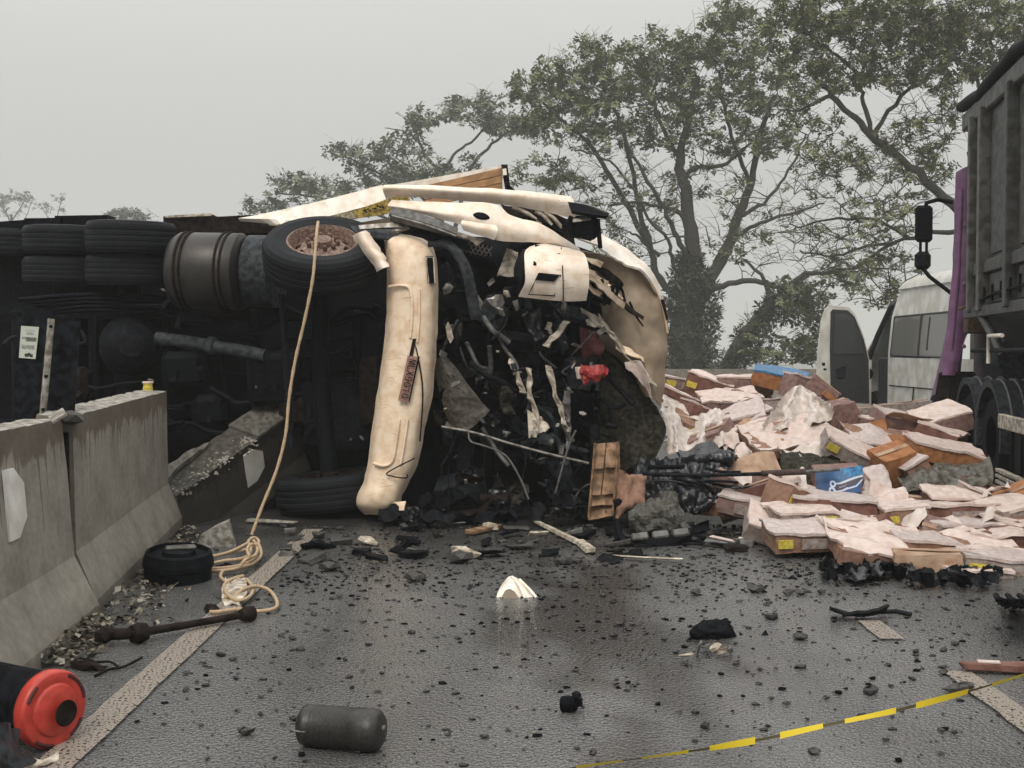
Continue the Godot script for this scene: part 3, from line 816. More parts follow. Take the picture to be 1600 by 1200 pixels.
func barrier(called: String, label: String, base: Vector3, xf: Transform3D, L: float, seed_: int, plate := -1.0, worn := false, tw := 0.105, hs := 1.0) -> Node3D:
	# a New Jersey unit along local -z, its road face towards local +x
	var t := thing(called, label, "concrete barrier", base, "concrete barriers on the left of the road")
	t.transform = xf
	bases.erase(t)
	var prof := [Vector2(0.30, 0.0), Vector2(0.295, 0.085), Vector2(tw + 0.06, 0.36 * hs), Vector2(tw, 1.13 * hs), Vector2(-tw, 1.13 * hs), Vector2(-tw - 0.06, 0.36 * hs), Vector2(-0.295, 0.085), Vector2(-0.30, 0.0)]
	var n := FastNoiseLite.new()
	n.seed = seed_
	n.frequency = 2.2
	n.fractal_octaves = 3
	var P := func(p: Vector2, z: float, k: int) -> Vector3:
		var chip := 0.018 * maxf(0.0, n.get_noise_2d(z * 3.0, k * 11.0)) if k in [3, 4] else 0.0
		var e := 0.006 * n.get_noise_3d(p.x * 3, p.y * 3, z)
		return Vector3(p.x + e - chip * signf(p.x), p.y - chip * 0.7, -z)
	var faces := MB.new()
	var top := MB.new()
	var seg := int(L / 0.06)
	var vs := [1.0, 0.9, 0.68, 0.0, 0.0, 0.68, 0.9, 1.0]
	for i in seg:
		var z0 := L * i / seg
		var z1 := L * (i + 1) / seg
		for k in 7:
			var m: MB = top if k == 3 else faces
			m.sg(20 + k)
			var sub := 6 if k == 2 or k == 4 else 1
			for s in sub:
				var a: Vector2 = prof[k].lerp(prof[k + 1], float(s) / sub)
				var b: Vector2 = prof[k].lerp(prof[k + 1], float(s + 1) / sub)
				var va := lerpf(vs[k], vs[k + 1], float(s) / sub)
				var vb := lerpf(vs[k], vs[k + 1], float(s + 1) / sub)
				var ka := k if s == 0 else -1
				var kb := k + 1 if s == sub - 1 else -1
				m.quad(P.call(a, z0, ka), P.call(b, z0, kb), P.call(b, z1, kb), P.call(a, z1, ka), Vector2(z0 / L, va), Vector2(z0 / L, vb), Vector2(z1 / L, vb), Vector2(z1 / L, va))
	for e in [0.0, L]:
		var ends := MB.new()
		for k in 3:
			var a: Vector3 = P.call(prof[k], e, k)
			var b: Vector3 = P.call(prof[k + 1], e, k + 1)
			var c: Vector3 = P.call(prof[6 - k], e, 6 - k)
			var d: Vector3 = P.call(prof[7 - k], e, 7 - k)
			if e > 0: ends.quad(a, b, c, d)
			else: ends.quad(a, d, c, b)
		local(ends, "barrier_end", M.concrete, t)
	var bm := tmat(stain_img(seed_), 0.75)
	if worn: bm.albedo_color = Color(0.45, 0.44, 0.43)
	local(faces, "barrier_body", bm, t)
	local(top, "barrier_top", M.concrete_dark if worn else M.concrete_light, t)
	if plate >= 0.0:
		# an elongated eight-cornered reflector bolted to the road face
		var o := PackedVector2Array()
		for q in [[-0.10, 0.17], [0.03, 0.17], [0.155, 0.085], [0.155, -0.085], [0.03, -0.17], [-0.10, -0.17]]: o.append(Vector2(q[0], q[1]))
		var face_n := Vector3(0.77, 0.06, 0).normalized()
		var upv := Vector3(-0.06, 0.77, 0).normalized()
		var r := MB.new()
		r.prism(o, 0.012, Transform3D(Basis(Vector3(0, 0, -1), upv, face_n), Vector3(tw + 0.035, 0.775 * hs, -plate)))
		local(r, "reflector_plate", M.reflector, t)
	if worn:
		var w := MB.new()
		for i in 190:
			var z := rng.randf_range(0.05, L * 0.62)
			w.chunk(Vector3(tw - 0.05 + rng.randfn(0, 0.05), 1.13 * hs + 0.004 - absf(rng.randfn(0, 0.012)), -z), Vector3(1, 0.5, 1) * rng.randf_range(0.012, 0.042), Basis.from_euler(Vector3(z * 9, z * 5, 0)), rng)
		tag(local(w, "chipped_edge", M.aggregate, t), "", "", "", "stuff")
		w = MB.new()
		w.loft([[Vector3(-tw - 0.02, 1.13 * hs + 0.01, 0.02), Vector3(-tw, 1.13 * hs + 0.05, -0.4), Vector3(-tw, 1.13 * hs + 0.01, -0.8)], [Vector3(-tw + 0.16, 1.13 * hs + 0.03, 0.03), Vector3(-tw + 0.10, 1.13 * hs + 0.06, -0.4), Vector3(-tw + 0.06, 1.13 * hs + 0.02, -0.8)]], 10, 4, 0.04, 0.02, 6.0, 4, false, 0.3)
		w.box(Vector3(0, 1.13 * hs + 0.012, -L + 0.30), Vector3(tw * 2 + 0.02, 0.05, 0.62), Basis(), 0.01)
		local(w, "unbroken_capping", M.concrete_dark2, t)
	return t

func barriers():
	var yaw := atan2(0.40, 3.05)
	var B := func(x: float, z: float, a: float) -> Transform3D: return Transform3D(Basis(Vector3.UP, a), Vector3(x, 0, z))
	# base edge towards the road runs (-2.35, -6.5) to (-2.75, -9.6)
	var off := Vector3(-0.30, 0, 0)
	barrier("concrete_barrier", "grey concrete barrier nearest the camera with a pale reflector plate at the left edge", Vector3(-2.6, 0, -5), B.call(-2.06 - 0.30, -3.42, atan2(0.26, 3.05)), 3.0, 11, 2.10)
	var b2 := Basis(Vector3.UP, yaw) * Basis(Vector3.BACK, -0.07) * Basis(Vector3.RIGHT, 0.008)
	var second = barrier("concrete_barrier", "grey concrete barrier with a drip-stained top, second from the camera", Vector3(-2.6, 0, -8), Transform3D(b2, Vector3(-2.365, 0.0, -6.52) - b2 * Vector3(0.30, 0, 0)), 3.15, 12)
	# the one the lorry knocked over leans back with its far end lifted
	var a := at(276, 775, 9.75)
	var b := at(446, 655, 10.95)
	var dir := (b - a).normalized()
	var side := dir.cross(Vector3.UP).normalized()
	var bs := Basis(side, side.cross(dir).normalized(), -dir)
	bs = Basis(dir, deg_to_rad(16)) * bs
	barrier("toppled_barrier", "chipped concrete barrier shoved askew under the overturned lorry", a, Transform3D(bs, a - bs * Vector3(0.17, 0.70, 0)), a.distance_to(b) + 0.2, 13, 0.95, true, 0.17, 0.62)
	# mortar rubble on the joint between the first two, with a broken tile
	var r := thing("broken_block", "broken lump of mortar with a pale tile on top of the joint between barriers", "rubble", at(115, 655, 6.45))
	var m := MB.new()
	m.chunk(at(112, 652, 6.5), Vector3(0.20, 0.09, 0.2), Basis(), rng)
	part(m, "mortar_lump", M.stone, r)
	m = MB.new()
	m.box(at(90, 650, 6.3), Vector3(0.09, 0.02, 0.13), Basis.from_euler(Vector3(0.2, 0.5, 0.55)), 0.004)
	part(m, "pale_tile", M.concrete_light, r)
	# joint packing in the gap between the two
	m = MB.new()
	m.box(Vector3(-2.62, 0.53, -6.475), Vector3(0.24, 1.04, 0.05), Basis(Vector3.UP, yaw), 0.006)
	tag(part(m, "joint_filler", M.brown_dark), "dark upright filler in the gap between the first two barriers", "filler")
	# yellow delineator on the far end of the second barrier
	var y := thing("delineator", "small yellow and white road stud standing on the far barrier's top end", "delineator", second.transform * Vector3(-0.02, 1.135, -3.0))
	var stud: Vector3 = y.position
	m = MB.new()
	m.lathe([Vector2(0, 0), Vector2(0.040, 0), Vector2(0.040, 0.022), Vector2(0.036, 0.03), Vector2(0.036, 0.055), Vector2(0, 0.055)], Transform3D(Basis(), stud), 14)
	part(m, "stud_body", M.yellow, y)
	m = MB.new()
	m.lathe([Vector2(0.037, 0.0), Vector2(0.045, 0.004), Vector2(0.045, 0.014), Vector2(0.037, 0.018)], Transform3D(Basis(), stud + Vector3(0, 0.056, 0)), 14)
	part(m, "reflective_rim", M.lid3, y)
	# the back of a road sign on its post
	var s := thing("road_sign", "dark back of a road sign on a pale post with a small white sticker", "sign", at(66, 660, 6.6))
	m = MB.new()
	m.tube(pl([[63, 690], [73, 580], [80, 498]], 6.75), 0.021, 4)
	part(m, "post", M.concrete_light, s)
	m = MB.new()
	m.loft([pl([[27, 495], [72, 494], [126, 502]], 6.86), pl([[20, 648], [68, 655], [116, 652]], 6.86)], 8, 8, 0.004, 0.0)
	part(m, "sign_panel", M.dark2, s)
	m = MB.new()
	for y2 in [510, 588, 640]: m.lathe([Vector2(0, 0.006), Vector2(0.008, 0.005), Vector2(0.010, 0), Vector2(0.010, -0.01)], Transform3D(Basis(Vector3(1, 0, 0), Vector3(0, 0, 1), Vector3(0, -1, 0)), at(80 - (y2 - 500) * 0.095, y2, 6.722)), 10)
	part(m, "bolt", M.dark, s)
	var im := Image.create(128, 228, false, Image.FORMAT_RGB8)
	im.fill(Color(0.70, 0.72, 0.68))
	var k := RandomNumberGenerator.new()
	k.seed = 4
	for q in [[30, 22, 100, 34, 0.62, 0.5], [44, 40, 92, 58, 0.55, 0.5], [12, 76, 60, 90, 0.5, 0.7], [44, 76, 118, 104, 0.28, 0.8], [14, 132, 110, 160, 0.42, 0.7], [42, 194, 72, 214, 0.15, 0.9], [64, 188, 84, 206, 0.15, 0.9], [80, 196, 102, 214, 0.12, 0.95]]:
		for i in 420:
			var x := k.randi_range(q[0], q[2])
			var yy := k.randi_range(q[1], q[3])
			if k.randf() < q[5]: im.fill_rect(Rect2i(x, yy, 3, 4), Color(q[4], q[4] * 1.02, q[4]))
	m = MB.new()
	var p := [at(33, 509, 6.845), at(61, 511, 6.845), at(55.5, 561, 6.845), at(29.5, 559, 6.845)]
	m.quad(p[0], p[1], p[2], p[3])
	part(m, "sticker", tmat(im), s)

# ---- the tipper lorry at the right edge ----------------------------------------------
func tipper():
	# own axes: -z is forwards, x = 0 is its left side, ground at y = 0
	var t := thing("tipper_lorry", "tall grey tipper lorry with a purple cab edge at the right of the photo", "lorry", Vector3(5.30, 0, -12.6))
	t.rotation.y = -atan(0.185)
	bases.erase(t)
	var X0 := 0.0
	var W := 2.5
	var b := MB.new()
	# body side wall, front wall, floor hopper
	var zt := -1.75
	var zf := -1.22
	var zr := 5.6
	b.box(Vector3(X0 + 0.05, 3.17, (zf + zr) / 2), Vector3(0.05, 2.58, zr - zf), Basis(), 0.01)
	b.box(Vector3(X0 + W - 0.05, 3.17, (zf + zr) / 2), Vector3(0.05, 2.58, zr - zf), Basis(), 0.01)
	b.box(Vector3(X0 + W / 2, 3.0, zf + 0.03), Vector3(W - 0.15, 2.3, 0.05), Basis(), 0.01)
	b.box(Vector3(X0 + W / 2, 3.0, zr - 0.03), Vector3(W - 0.15, 2.3, 0.05), Basis(), 0.01)
	part(b, "tipper_body", M.tipper_light, t)
	b = MB.new()
	b.loft([[Vector3(X0 + 0.03, 1.92, zf), Vector3(X0 + 0.03, 1.92, zr)], [Vector3(X0 + 0.62, 1.28, zf + 0.5), Vector3(X0 + 0.62, 1.28, zr)]], 10, 4, 0.04)
	b.loft([[Vector3(X0 + W - 0.03, 1.92, zf), Vector3(X0 + W - 0.03, 1.92, zr)], [Vector3(X0 + W - 0.62, 1.28, zf + 0.5), Vector3(X0 + W - 0.62, 1.28, zr)]], 10, 4, 0.04)
	b.box(Vector3(X0 + W / 2, 1.26, (zf + zr) / 2 + 0.25), Vector3(W - 1.2, 0.05, zr - zf - 0.5))
	part(b, "hopper_floor", M.tipper_dark, t)
	# top rail with rolled tarpaulin over it
	b = MB.new()
	b.box(Vector3(X0 + 0.02, 4.32, (zt + zr) / 2), Vector3(0.13, 0.22, zr - zt + 0.16), Basis(), 0.02)
	part(b, "top_rail", M.tipper_light, t)
	b = MB.new()
	var tp := []
	for i in 30:
		var z := lerpf(zt - 0.16, zr, i / 29.0)
		tp.append(Vector3(X0 - 0.03 + 0.012 * sin(z * 5.1), 4.50 + 0.03 * sin(z * 2.3) + 0.012 * sin(z * 9.0), z))
	b.tube(tp, 0.075, 10)
	b.loft([[Vector3(X0 - 0.02, 4.56, zt - 0.1), Vector3(X0 - 0.02, 4.56, zr)], [Vector3(X0 + W * 0.5, 4.75, zt - 0.1), Vector3(X0 + W * 0.5, 4.75, zr)], [Vector3(X0 + W, 4.56, zt - 0.1), Vector3(X0 + W, 4.56, zr)]], 24, 12, 0.01, 0.03, 1.5, 3)
	part(b, "tarpaulin", M.dark2, t)
	# uprights
	for z in [zf + 0.06, zf + 0.62, zf + 1.9, zf + 3.2, zf + 4.5]:
		b = MB.new()
		b.box(Vector3(X0 - 0.03, 3.11, z), Vector3(0.13, 2.32, 0.14 if z > zf + 0.5 else 0.10), Basis(), 0.012)
		part(b, "upright_rib", M.tipper_light if z < zf + 1.0 else M.tipper, t)
	b = MB.new()
	b.box(Vector3(X0 - 0.012, 2.45, 2.0), Vector3(0.06, 0.14, 7.1), Basis(), 0.01)
	b.box(Vector3(X0 - 0.012, 1.95, 2.0), Vector3(0.09, 0.12, 7.1), Basis(), 0.01)
	part(b, "side_rail", M.tipper, t)
	# raised panels between the ribs
	for z in [zf + 1.25, zf + 2.55, zf + 3.85]:
		b = MB.new()
		b.box(Vector3(X0 + 0.015, 3.25, z), Vector3(0.03, 1.35, 0.80), Basis(), 0.01)
		b.box(Vector3(X0 + 0.015, 2.2, z), Vector3(0.03, 0.34, 0.80), Basis(), 0.01)
		part(b, "side_panel", M.tipper, t)
	# sloping front strut of the body
	b = MB.new()
	b.tube([Vector3(X0 - 0.03, 2.0, zf + 0.35), Vector3(X0 + 0.10, 1.45, zf + 1.1)], 0.06, 4)
	part(b, "body_strut", M.tipper_light, t)
	b = MB.new()
	b.tube([Vector3(X0 - 0.06, 2.06, zf + 0.45), Vector3(X0 - 0.06, 2.12, zf + 1.4), Vector3(X0 - 0.06, 2.22, zr)], 0.022, 6)
	for i in 9: b.tube([Vector3(X0 - 0.07, 2.02 + 0.012 * i, zf + 0.5 + i * 0.4), Vector3(X0 - 0.07, 2.20 + 0.012 * i, zf + 0.5 + i * 0.4)], 0.016, 5)
	part(b, "tie_rod", M.black, t)
	# chassis
	b = MB.new()
	for x in [0.85, 1.65]: b.box(Vector3(X0 + x, 1.0, 0.2), Vector3(0.09, 0.28, 10.6), Basis(), 0.01)
	for z in [-3.0, -1.2, 0.5, 2.2, 4.2]: b.box(Vector3(X0 + 1.25, 1.0, z), Vector3(0.72, 0.18, 0.12))
	part(b, "chassis_frame", M.black, t)
	b = MB.new()
	b.box(Vector3(X0 + 0.55, 0.93, 0.9), Vector3(0.5, 0.55, 0.75), Basis(), 0.05)
	part(b, "battery_box", M.dark, t)
	b = MB.new()
	b.lathe([Vector2(0, -0.42), Vector2(0.29, -0.42), Vector2(0.31, -0.38), Vector2(0.31, 0.38), Vector2(0.29, 0.42), Vector2(0, 0.42)], Transform3D(Basis(Vector3.RIGHT, PI / 2), Vector3(X0 + 0.62, 1.42, -1.9)), 20)
	part(b, "air_tank", M.bluegrey, t)
	b = MB.new()
	b.box(Vector3(X0 + 0.40, 1.86, -1.95), Vector3(0.72, 0.30, 0.22), Basis(), 0.02)
	b.box(Vector3(X0 + 0.38, 2.03, -1.95), Vector3(0.80, 0.04, 0.26), Basis(), 0.01)
	part(b, "wooden_toolbox", mat(C(0.115, 0.062, 0.038), 0.7, "dirt", 3.0), t)
	b = MB.new()
	b.tube([Vector3(X0 - 0.05, 1.50, -1.0), Vector3(X0 - 0.05, 1.51, 3.5)], 0.03, 6)
	part(b, "guard_rail", M.dark2, t)
	b = MB.new()
	b.tube([Vector3(X0 - 0.08, 1.36, -0.02), Vector3(X0 - 0.08, 1.66, -0.02), Vector3(X0 - 0.08, 1.66, 0.6)], 0.024, 6)
	part(b, "white_bracket", M.white, t)
	# tandem wheels under black arched mudguards
	for z in [-1.62, -0.40]:
		var r := 0.50
		var w := MB.new()
		var ax := Transform3D(Basis(Vector3.FORWARD, PI / 2), Vector3(X0 + 0.24, r, z))
		w.lathe([Vector2(0.26, -0.2), Vector2(0.44, -0.2), Vector2(0.49, -0.15), Vector2(0.50, -0.05), Vector2(0.50, 0.05), Vector2(0.49, 0.15), Vector2(0.44, 0.2), Vector2(0.26, 0.2)], ax, 32)
		part(w, "tyre", M.rubber, t)
		w = MB.new()
		w.lathe([Vector2(0.0, 0.02), Vector2(0.12, 0.04), Vector2(0.14, -0.08), Vector2(0.22, -0.08), Vector2(0.26, 0.19), Vector2(0.28, 0.19)], ax, 24)
		part(w, "wheel_rim", M.steel, t)
		w = MB.new()
		var n := 22
		for i in n:
			var a0 := PI * (i - 1.5) / (n - 3)
			var a1 := PI * (i + 1 - 1.5) / (n - 3)
			var f := func(a: float, x: float, rr: float) -> Vector3: return Vector3(X0 + x, r + 0.04 + sin(a) * rr, z + cos(a) * rr * 1.05)
			w.sg(1)
			w.quad(f.call(a0, 0.0, 0.63), f.call(a1, 0.0, 0.63), f.call(a1, 0.62, 0.63), f.call(a0, 0.62, 0.63))
			w.sg(2)
			w.quad(f.call(a0, 0.0, 0.585), f.call(a0, 0.62, 0.585), f.call(a1, 0.62, 0.585), f.call(a1, 0.0, 0.585))
			w.sg(3)
			w.quad(f.call(a0, 0.0, 0.55), f.call(a1, 0.0, 0.55), f.call(a1, -0.006, 0.63), f.call(a0, -0.006, 0.63))
		part(w, "mudguard", M.bluegrey, t)
		w = MB.new()
		for x in [0.12, 0.26, 0.40, 0.54]:
			var pts := []
			for i in 17:
				var a := PI * i / 16.0
				pts.append(Vector3(X0 + x, r + 0.04 + sin(a) * 0.637, z + cos(a) * 0.637 * 1.05))
			w.tube(pts, 0.016, 6)
		part(w, "mudguard_rib", M.grey, t)
	# planks lashed to the flank, and the skirt behind the mudguards
	b = MB.new()
	b.box(Vector3(X0 - 0.05, 0.76, 1.9), Vector3(0.06, 0.15, 2.9), Basis(), 0.008)
	part(b, "side_plank", M.offwhite, t)
	for i in 3:
		b = MB.new()
		b.box(Vector3(X0 - 0.07, 0.24 - i * 0.06, 1.9), Vector3(0.06, 0.035, 2.9), Basis(), 0.004)
		part(b, "side_slat", M.offwhite, t)
	b = MB.new()
	b.box(Vector3(X0 + 0.06, 0.50, 1.9), Vector3(0.06, 0.66, 2.7), Basis(), 0.01)
	for i in 7: b.box(Vector3(X0 + 0.02, 0.50, 0.65 + i * 0.4), Vector3(0.03, 0.64, 0.03))
	part(b, "side_skirt", M.dark, t)
	# cab: rear wall of louvres and the torn purple edge
	b = MB.new()
	b.loft([[Vector3(X0 + 0.30, 4.02, -2.35), Vector3(X0 + 0.50, 4.02, -3.2), Vector3(X0 + 0.60, 3.75, -4.2), Vector3(X0 + 0.5, 2.5, -4.5), Vector3(X0 + 0.3, 0.6, -4.5)], [Vector3(X0 + 0.06, 1.0, -2.35), Vector3(X0 + 0.06, 1.0, -2.8), Vector3(X0 + 0.06, 0.9, -3.6), Vector3(X0 + 0.06, 0.8, -4.2), Vector3(X0 + 0.1, 0.6, -4.6)]], 12, 8, 0.04)
	b.box(Vector3(X0 + 1.6, 2.4, -3.5), Vector3(1.9, 2.9, 2.1), Basis(), 0.12)
	part(b, "cab_shell", M.purple_mid, t)
	b = MB.new()
	b.loft([[Vector3(X0 - 0.01, 3.78, -2.30), Vector3(X0 - 0.04, 2.6, -2.30), Vector3(X0 - 0.10, 1.7, -2.30), Vector3(X0 - 0.14, 1.18, -2.30)], [Vector3(X0 + 0.12, 3.85, -2.24), Vector3(X0 + 0.07, 2.6, -2.22), Vector3(X0 - 0.02, 1.7, -2.22), Vector3(X0 - 0.09, 1.18, -2.22)], [Vector3(X0 + 0.38, 3.88, -2.28), Vector3(X0 + 0.29, 2.6, -2.24), Vector3(X0 + 0.10, 1.7, -2.24), Vector3(X0 - 0.03, 1.18, -2.24)]], 24, 6, 0.03, 0.02, 2.0, 6)
	part(b, "purple_edge_panel", M.purple, t)
	b = MB.new()
	b.tube([Vector3(X0 + 0.03, 3.56, -2.215), Vector3(X0 + 0.01, 2.6, -2.205), Vector3(X0 - 0.06, 1.5, -2.205)], 0.024, 6)
	b.tube([Vector3(X0 + 0.18, 3.62, -2.225), Vector3(X0 + 0.15, 2.9, -2.205), Vector3(X0 + 0.12, 2.2, -2.205)], 0.026, 6)
	part(b, "edge_moulding", M.purple, t)
	b = MB.new()
	for y in [3.1, 2.35, 1.55]: b.lathe([Vector2(0, 0.01), Vector2(0.022, 0.008), Vector2(0.028, 0)], Transform3D(Basis(Vector3.RIGHT, PI / 2), Vector3(X0 + 0.08, y, -2.18)), 10)
	part(b, "panel_bolt", M.purple_pale, t)
	b = MB.new()
	b.loft([[Vector3(X0 + 0.26, 3.98, -2.33), Vector3(X0 + 0.46, 4.0, -3.1)], [Vector3(X0 + 0.0, 3.3, -2.33), Vector3(X0 + 0.14, 3.35, -3.0)]], 6, 6, 0.02, 0.01, 3.0, 4)
	part(b, "faded_corner", M.purple_pale, t)
	b = MB.new()
	for i in 46: b.box(Vector3(X0 + 0.46, 1.9 + i * 0.045, -2.22), Vector3(0.48, 0.022, 0.05), Basis(Vector3.RIGHT, 0.5))
	b.box(Vector3(X0 + 0.46, 2.9, -2.30), Vector3(0.54, 2.2, 0.05))
	part(b, "louvre_panel", M.dark2, t)
	b = MB.new()
	b.box(Vector3(X0 + 0.12, 0.85, -2.42), Vector3(0.3, 0.75, 0.16), Basis(), 0.03)
	b.loft([[Vector3(X0 - 0.16, 1.2, -2.5), Vector3(X0 - 0.2, 0.8, -2.5), Vector3(X0 - 0.15, 0.35, -2.5)], [Vector3(X0 - 0.02, 1.25, -2.45), Vector3(X0 - 0.04, 0.8, -2.4), Vector3(X0 - 0.02, 0.35, -2.4)]], 8, 4, 0.03)
	part(b, "cab_skirt", M.brown_dark, t)
	b = MB.new()
	b.tube([Vector3(X0 + 0.08, 4.0, -2.05), Vector3(X0 + 0.12, 3.7, -1.98), Vector3(X0 + 0.24, 3.62, -1.95), Vector3(X0 + 0.30, 3.4, -1.95), Vector3(X0 + 0.32, 2.6, -1.95)], 0.022, 6)
	part(b, "air_hose", M.black, t)
	# mirror on its arms
	var mr := MB.new()
	mr.box(Vector3(X0 - 0.27, 3.22, -3.15), Vector3(0.24, 0.50, 0.10), Basis(Vector3.UP, 0.25), 0.04)
	var mo := part(mr, "mirror", M.black, t)
	mr = MB.new()
	mr.box(Vector3(X0 - 0.28, 2.72, -3.15), Vector3(0.22, 0.24, 0.12), Basis(Vector3.UP, 0.25), 0.05)
	local(mr, "wide_angle_mirror", M.dark2, mo)
	for q in [[[0.1, 3.50, -3.1], [-0.10, 3.54, -3.12], [-0.24, 3.50, -3.14], [-0.27, 3.30, -3.15], 0.03], [[-0.28, 2.62, -3.15], [-0.2, 2.5, -3.1], [0.1, 2.24, -3.0], 0.028], [[-0.31, 3.02, -3.15], [-0.31, 2.78, -3.15], 0.02], [[-0.23, 3.02, -3.15], [-0.23, 2.78, -3.15], 0.02]]:
		mr = MB.new()
		var pts := []
		for p in q.slice(0, -1): pts.append(Vector3(X0 + p[0], p[1], p[2]))
		mr.tube(pts, q[-1], 7)
		local(mr, "mirror_arm", M.black, mo)

# ---- the white van ---------------------------------------------------------------------
func van():
	# own axes: -z forwards, x = 0 its left side
	var t := thing("van", "white high-roofed van with its driver's door wide open behind the cartons", "van", Vector3(7.03, 0, -18.2))
	bases.erase(t)
	t.rotation.y = 0.0
	var b := MB.new()
	# side, one skin with the window and door openings left out: built of strips between them
	var S := func(y: float, z: float) -> Vector3:   # the side bulges at the waist and leans in to the roof
		var lean := 0.16 * pow(clampf((y - 1.25) / 1.5, 0, 1), 1.6)
		return Vector3(lean, y, z)
	var strip := func(m: MB, y0: float, y1: float, z0: float, z1: float, sl0 := 0.0, sl1 := 0.0):
		var ra := []
		var rb := []
		for i in 5:
			var y := lerpf(y0, y1, i / 4.0)
			ra.append(S.call(y, z0 + sl0 * i / 4.0))
			rb.append(S.call(y, z1 + sl1 * i / 4.0))
		m.loft([ra, rb], 6, 4, 0.03)
	strip.call(b, 0.35, 1.36, -3.35, 0.7)
	strip.call(b, 2.12, 2.60, -3.35, 0.7, 0.25)
	strip.call(b, 1.36, 2.12, -3.35, -3.22)
	strip.call(b, 1.36, 2.12, -0.35, 0.1)
	# roof
	b.loft([[Vector3(0.115, 2.60, -3.1), Vector3(0.115, 2.60, 0.7)], [Vector3(0.20, 2.74, -2.9), Vector3(0.20, 2.76, 0.7)], [Vector3(0.45, 2.82, -2.7), Vector3(0.45, 2.84, 0.7)], [Vector3(1.0, 2.78, -2.6), Vector3(1.0, 2.80, 0.7)], [Vector3(1.55, 2.74, -2.7), Vector3(1.55, 2.76, 0.7)], [Vector3(1.9, 2.5, -3.0), Vector3(1.9, 2.5, 0.7)]], 6, 14, 0.03)
	b.box(Vector3(1.97, 1.4, -1.85), Vector3(0.04, 2.1, 5.1))
	b.box(Vector3(1.0, 1.45, 0.68), Vector3(1.86, 2.2, 0.04))
	# nose and bonnet beyond the door
	b.loft([[Vector3(0.12, 2.45, -3.45), Vector3(0.12, 1.75, -4.55), Vector3(0.10, 1.35, -5.15), Vector3(0.12, 0.9, -5.5), Vector3(0.12, 0.45, -5.5)], [Vector3(1.0, 2.60, -3.42), Vector3(1.0, 1.8, -4.6), Vector3(1.0, 1.42, -5.25), Vector3(1.0, 0.9, -5.65), Vector3(1.0, 0.45, -5.65)], [Vector3(1.9, 2.45, -3.45), Vector3(1.9, 1.75, -4.55), Vector3(1.9, 1.35, -5.15), Vector3(1.9, 0.9, -5.5), Vector3(1.9, 0.45, -5.5)]], 12, 10, 0.03)
	part(b, "van_body", M.van, t)
	b = MB.new()
	strip.call(b, 0.35, 1.30, -5.3, -4.42)
	part(b, "front_wing", M.van, t)
	# A pillar and windscreen edge
	b = MB.new()
	b.tube([Vector3(0.02, 1.34, -4.52), Vector3(0.06, 1.75, -4.2), Vector3(0.13, 2.30, -3.62), Vector3(0.16, 2.42, -3.40)], 0.055, 6)
	b.tube([Vector3(0.13, 2.34, -3.5), Vector3(0.13, 2.36, -3.30)], 0.05, 6)
	part(b, "door_pillar", M.van_trim, t)
	b = MB.new()
	b.box(Vector3(0.06, 0.85, -3.70), Vector3(0.05, 1.0, 0.66), Basis(), 0.02)
	b.box(Vector3(0.55, 1.0, -3.6), Vector3(0.55, 0.95, 0.5), Basis(), 0.08)
	b.box(Vector3(0.6, 1.55, -3.45), Vector3(0.5, 0.75, 0.16), Basis(Vector3.RIGHT, 0.2), 0.06)
	part(b, "driver_seat", M.van_trim, t)
	b = MB.new()
	b.loft([[Vector3(0.2, 2.3, -3.7), Vector3(1.8, 2.3, -3.7)], [Vector3(0.15, 1.45, -4.6), Vector3(1.85, 1.45, -4.6)]], 4, 4, 0.005)
	part(b, "windscreen", M.glass_clear, t)
	# side window in its rubber
	b = MB.new()
	strip.call(b, 1.38, 2.10, -3.18, -0.40)
	part(b, "window_glass", mat(C(0.135, 0.135, 0.125), 0.12), t)
	b = MB.new()
	b.tube([S.call(1.40, -3.20), S.call(2.11, -3.18), S.call(2.12, -0.38), S.call(1.38, -0.36), S.call(1.40, -3.20)], 0.018, 5)
	b.tube([S.call(1.38, -1.75), S.call(2.11, -1.75)], 0.03, 5)
	b.tube([S.call(1.50, -1.35), S.call(2.06, -1.35)], 0.02, 5)
	part(b, "window_seal", M.van_trim, t)
	# seams and the sliding rail groove
	b = MB.new()
	b.tube([Vector3(-0.02, 0.84, -3.2), Vector3(-0.02, 0.85, 0.2)], 0.011, 5)
	b.tube([Vector3(-0.02, 0.84, -1.9), Vector3(-0.02, 0.62, -1.95), Vector3(-0.02, 0.55, -2.15), Vector3(-0.02, 0.3, -2.1)], 0.012, 5)
	part(b, "body_seam", M.dark, t)
	b = MB.new()
	b.tube([Vector3(-0.03, 0.46, -2.9), Vector3(-0.03, 0.50, -2.0), Vector3(-0.03, 0.58, -1.0), Vector3(-0.03, 0.66, 0.0)], 0.015, 5)
	part(b, "hanging_cable", M.black, t)
	b = MB.new()
	b.lathe([Vector2(0, 0.02), Vector2(0.09, 0.02), Vector2(0.11, 0), Vector2(0.11, -0.04)], Transform3D(Basis(Vector3.RIGHT, PI / 2), Vector3(-0.05, 1.03, -4.40)), 14)
	b.box(Vector3(-0.05, 0.9, -4.4), Vector3(0.06, 0.2, 0.06), Basis(), 0.02)
	part(b, "door_check", M.black, t)
	for z in [-4.35, -0.2]:
		var w := MB.new()
		w.lathe([Vector2(0.20, -0.1), Vector2(0.33, -0.1), Vector2(0.35, -0.05), Vector2(0.35, 0.05), Vector2(0.33, 0.1), Vector2(0.20, 0.1), Vector2(0, 0.06)], Transform3D(Basis(Vector3.FORWARD, PI / 2), Vector3(0.14, 0.35, z)), 24)
		part(w, "wheel", M.rubber, t)
	# the open door sticks straight out from the hinge
	var zh := -4.38
	var O := PackedVector2Array()
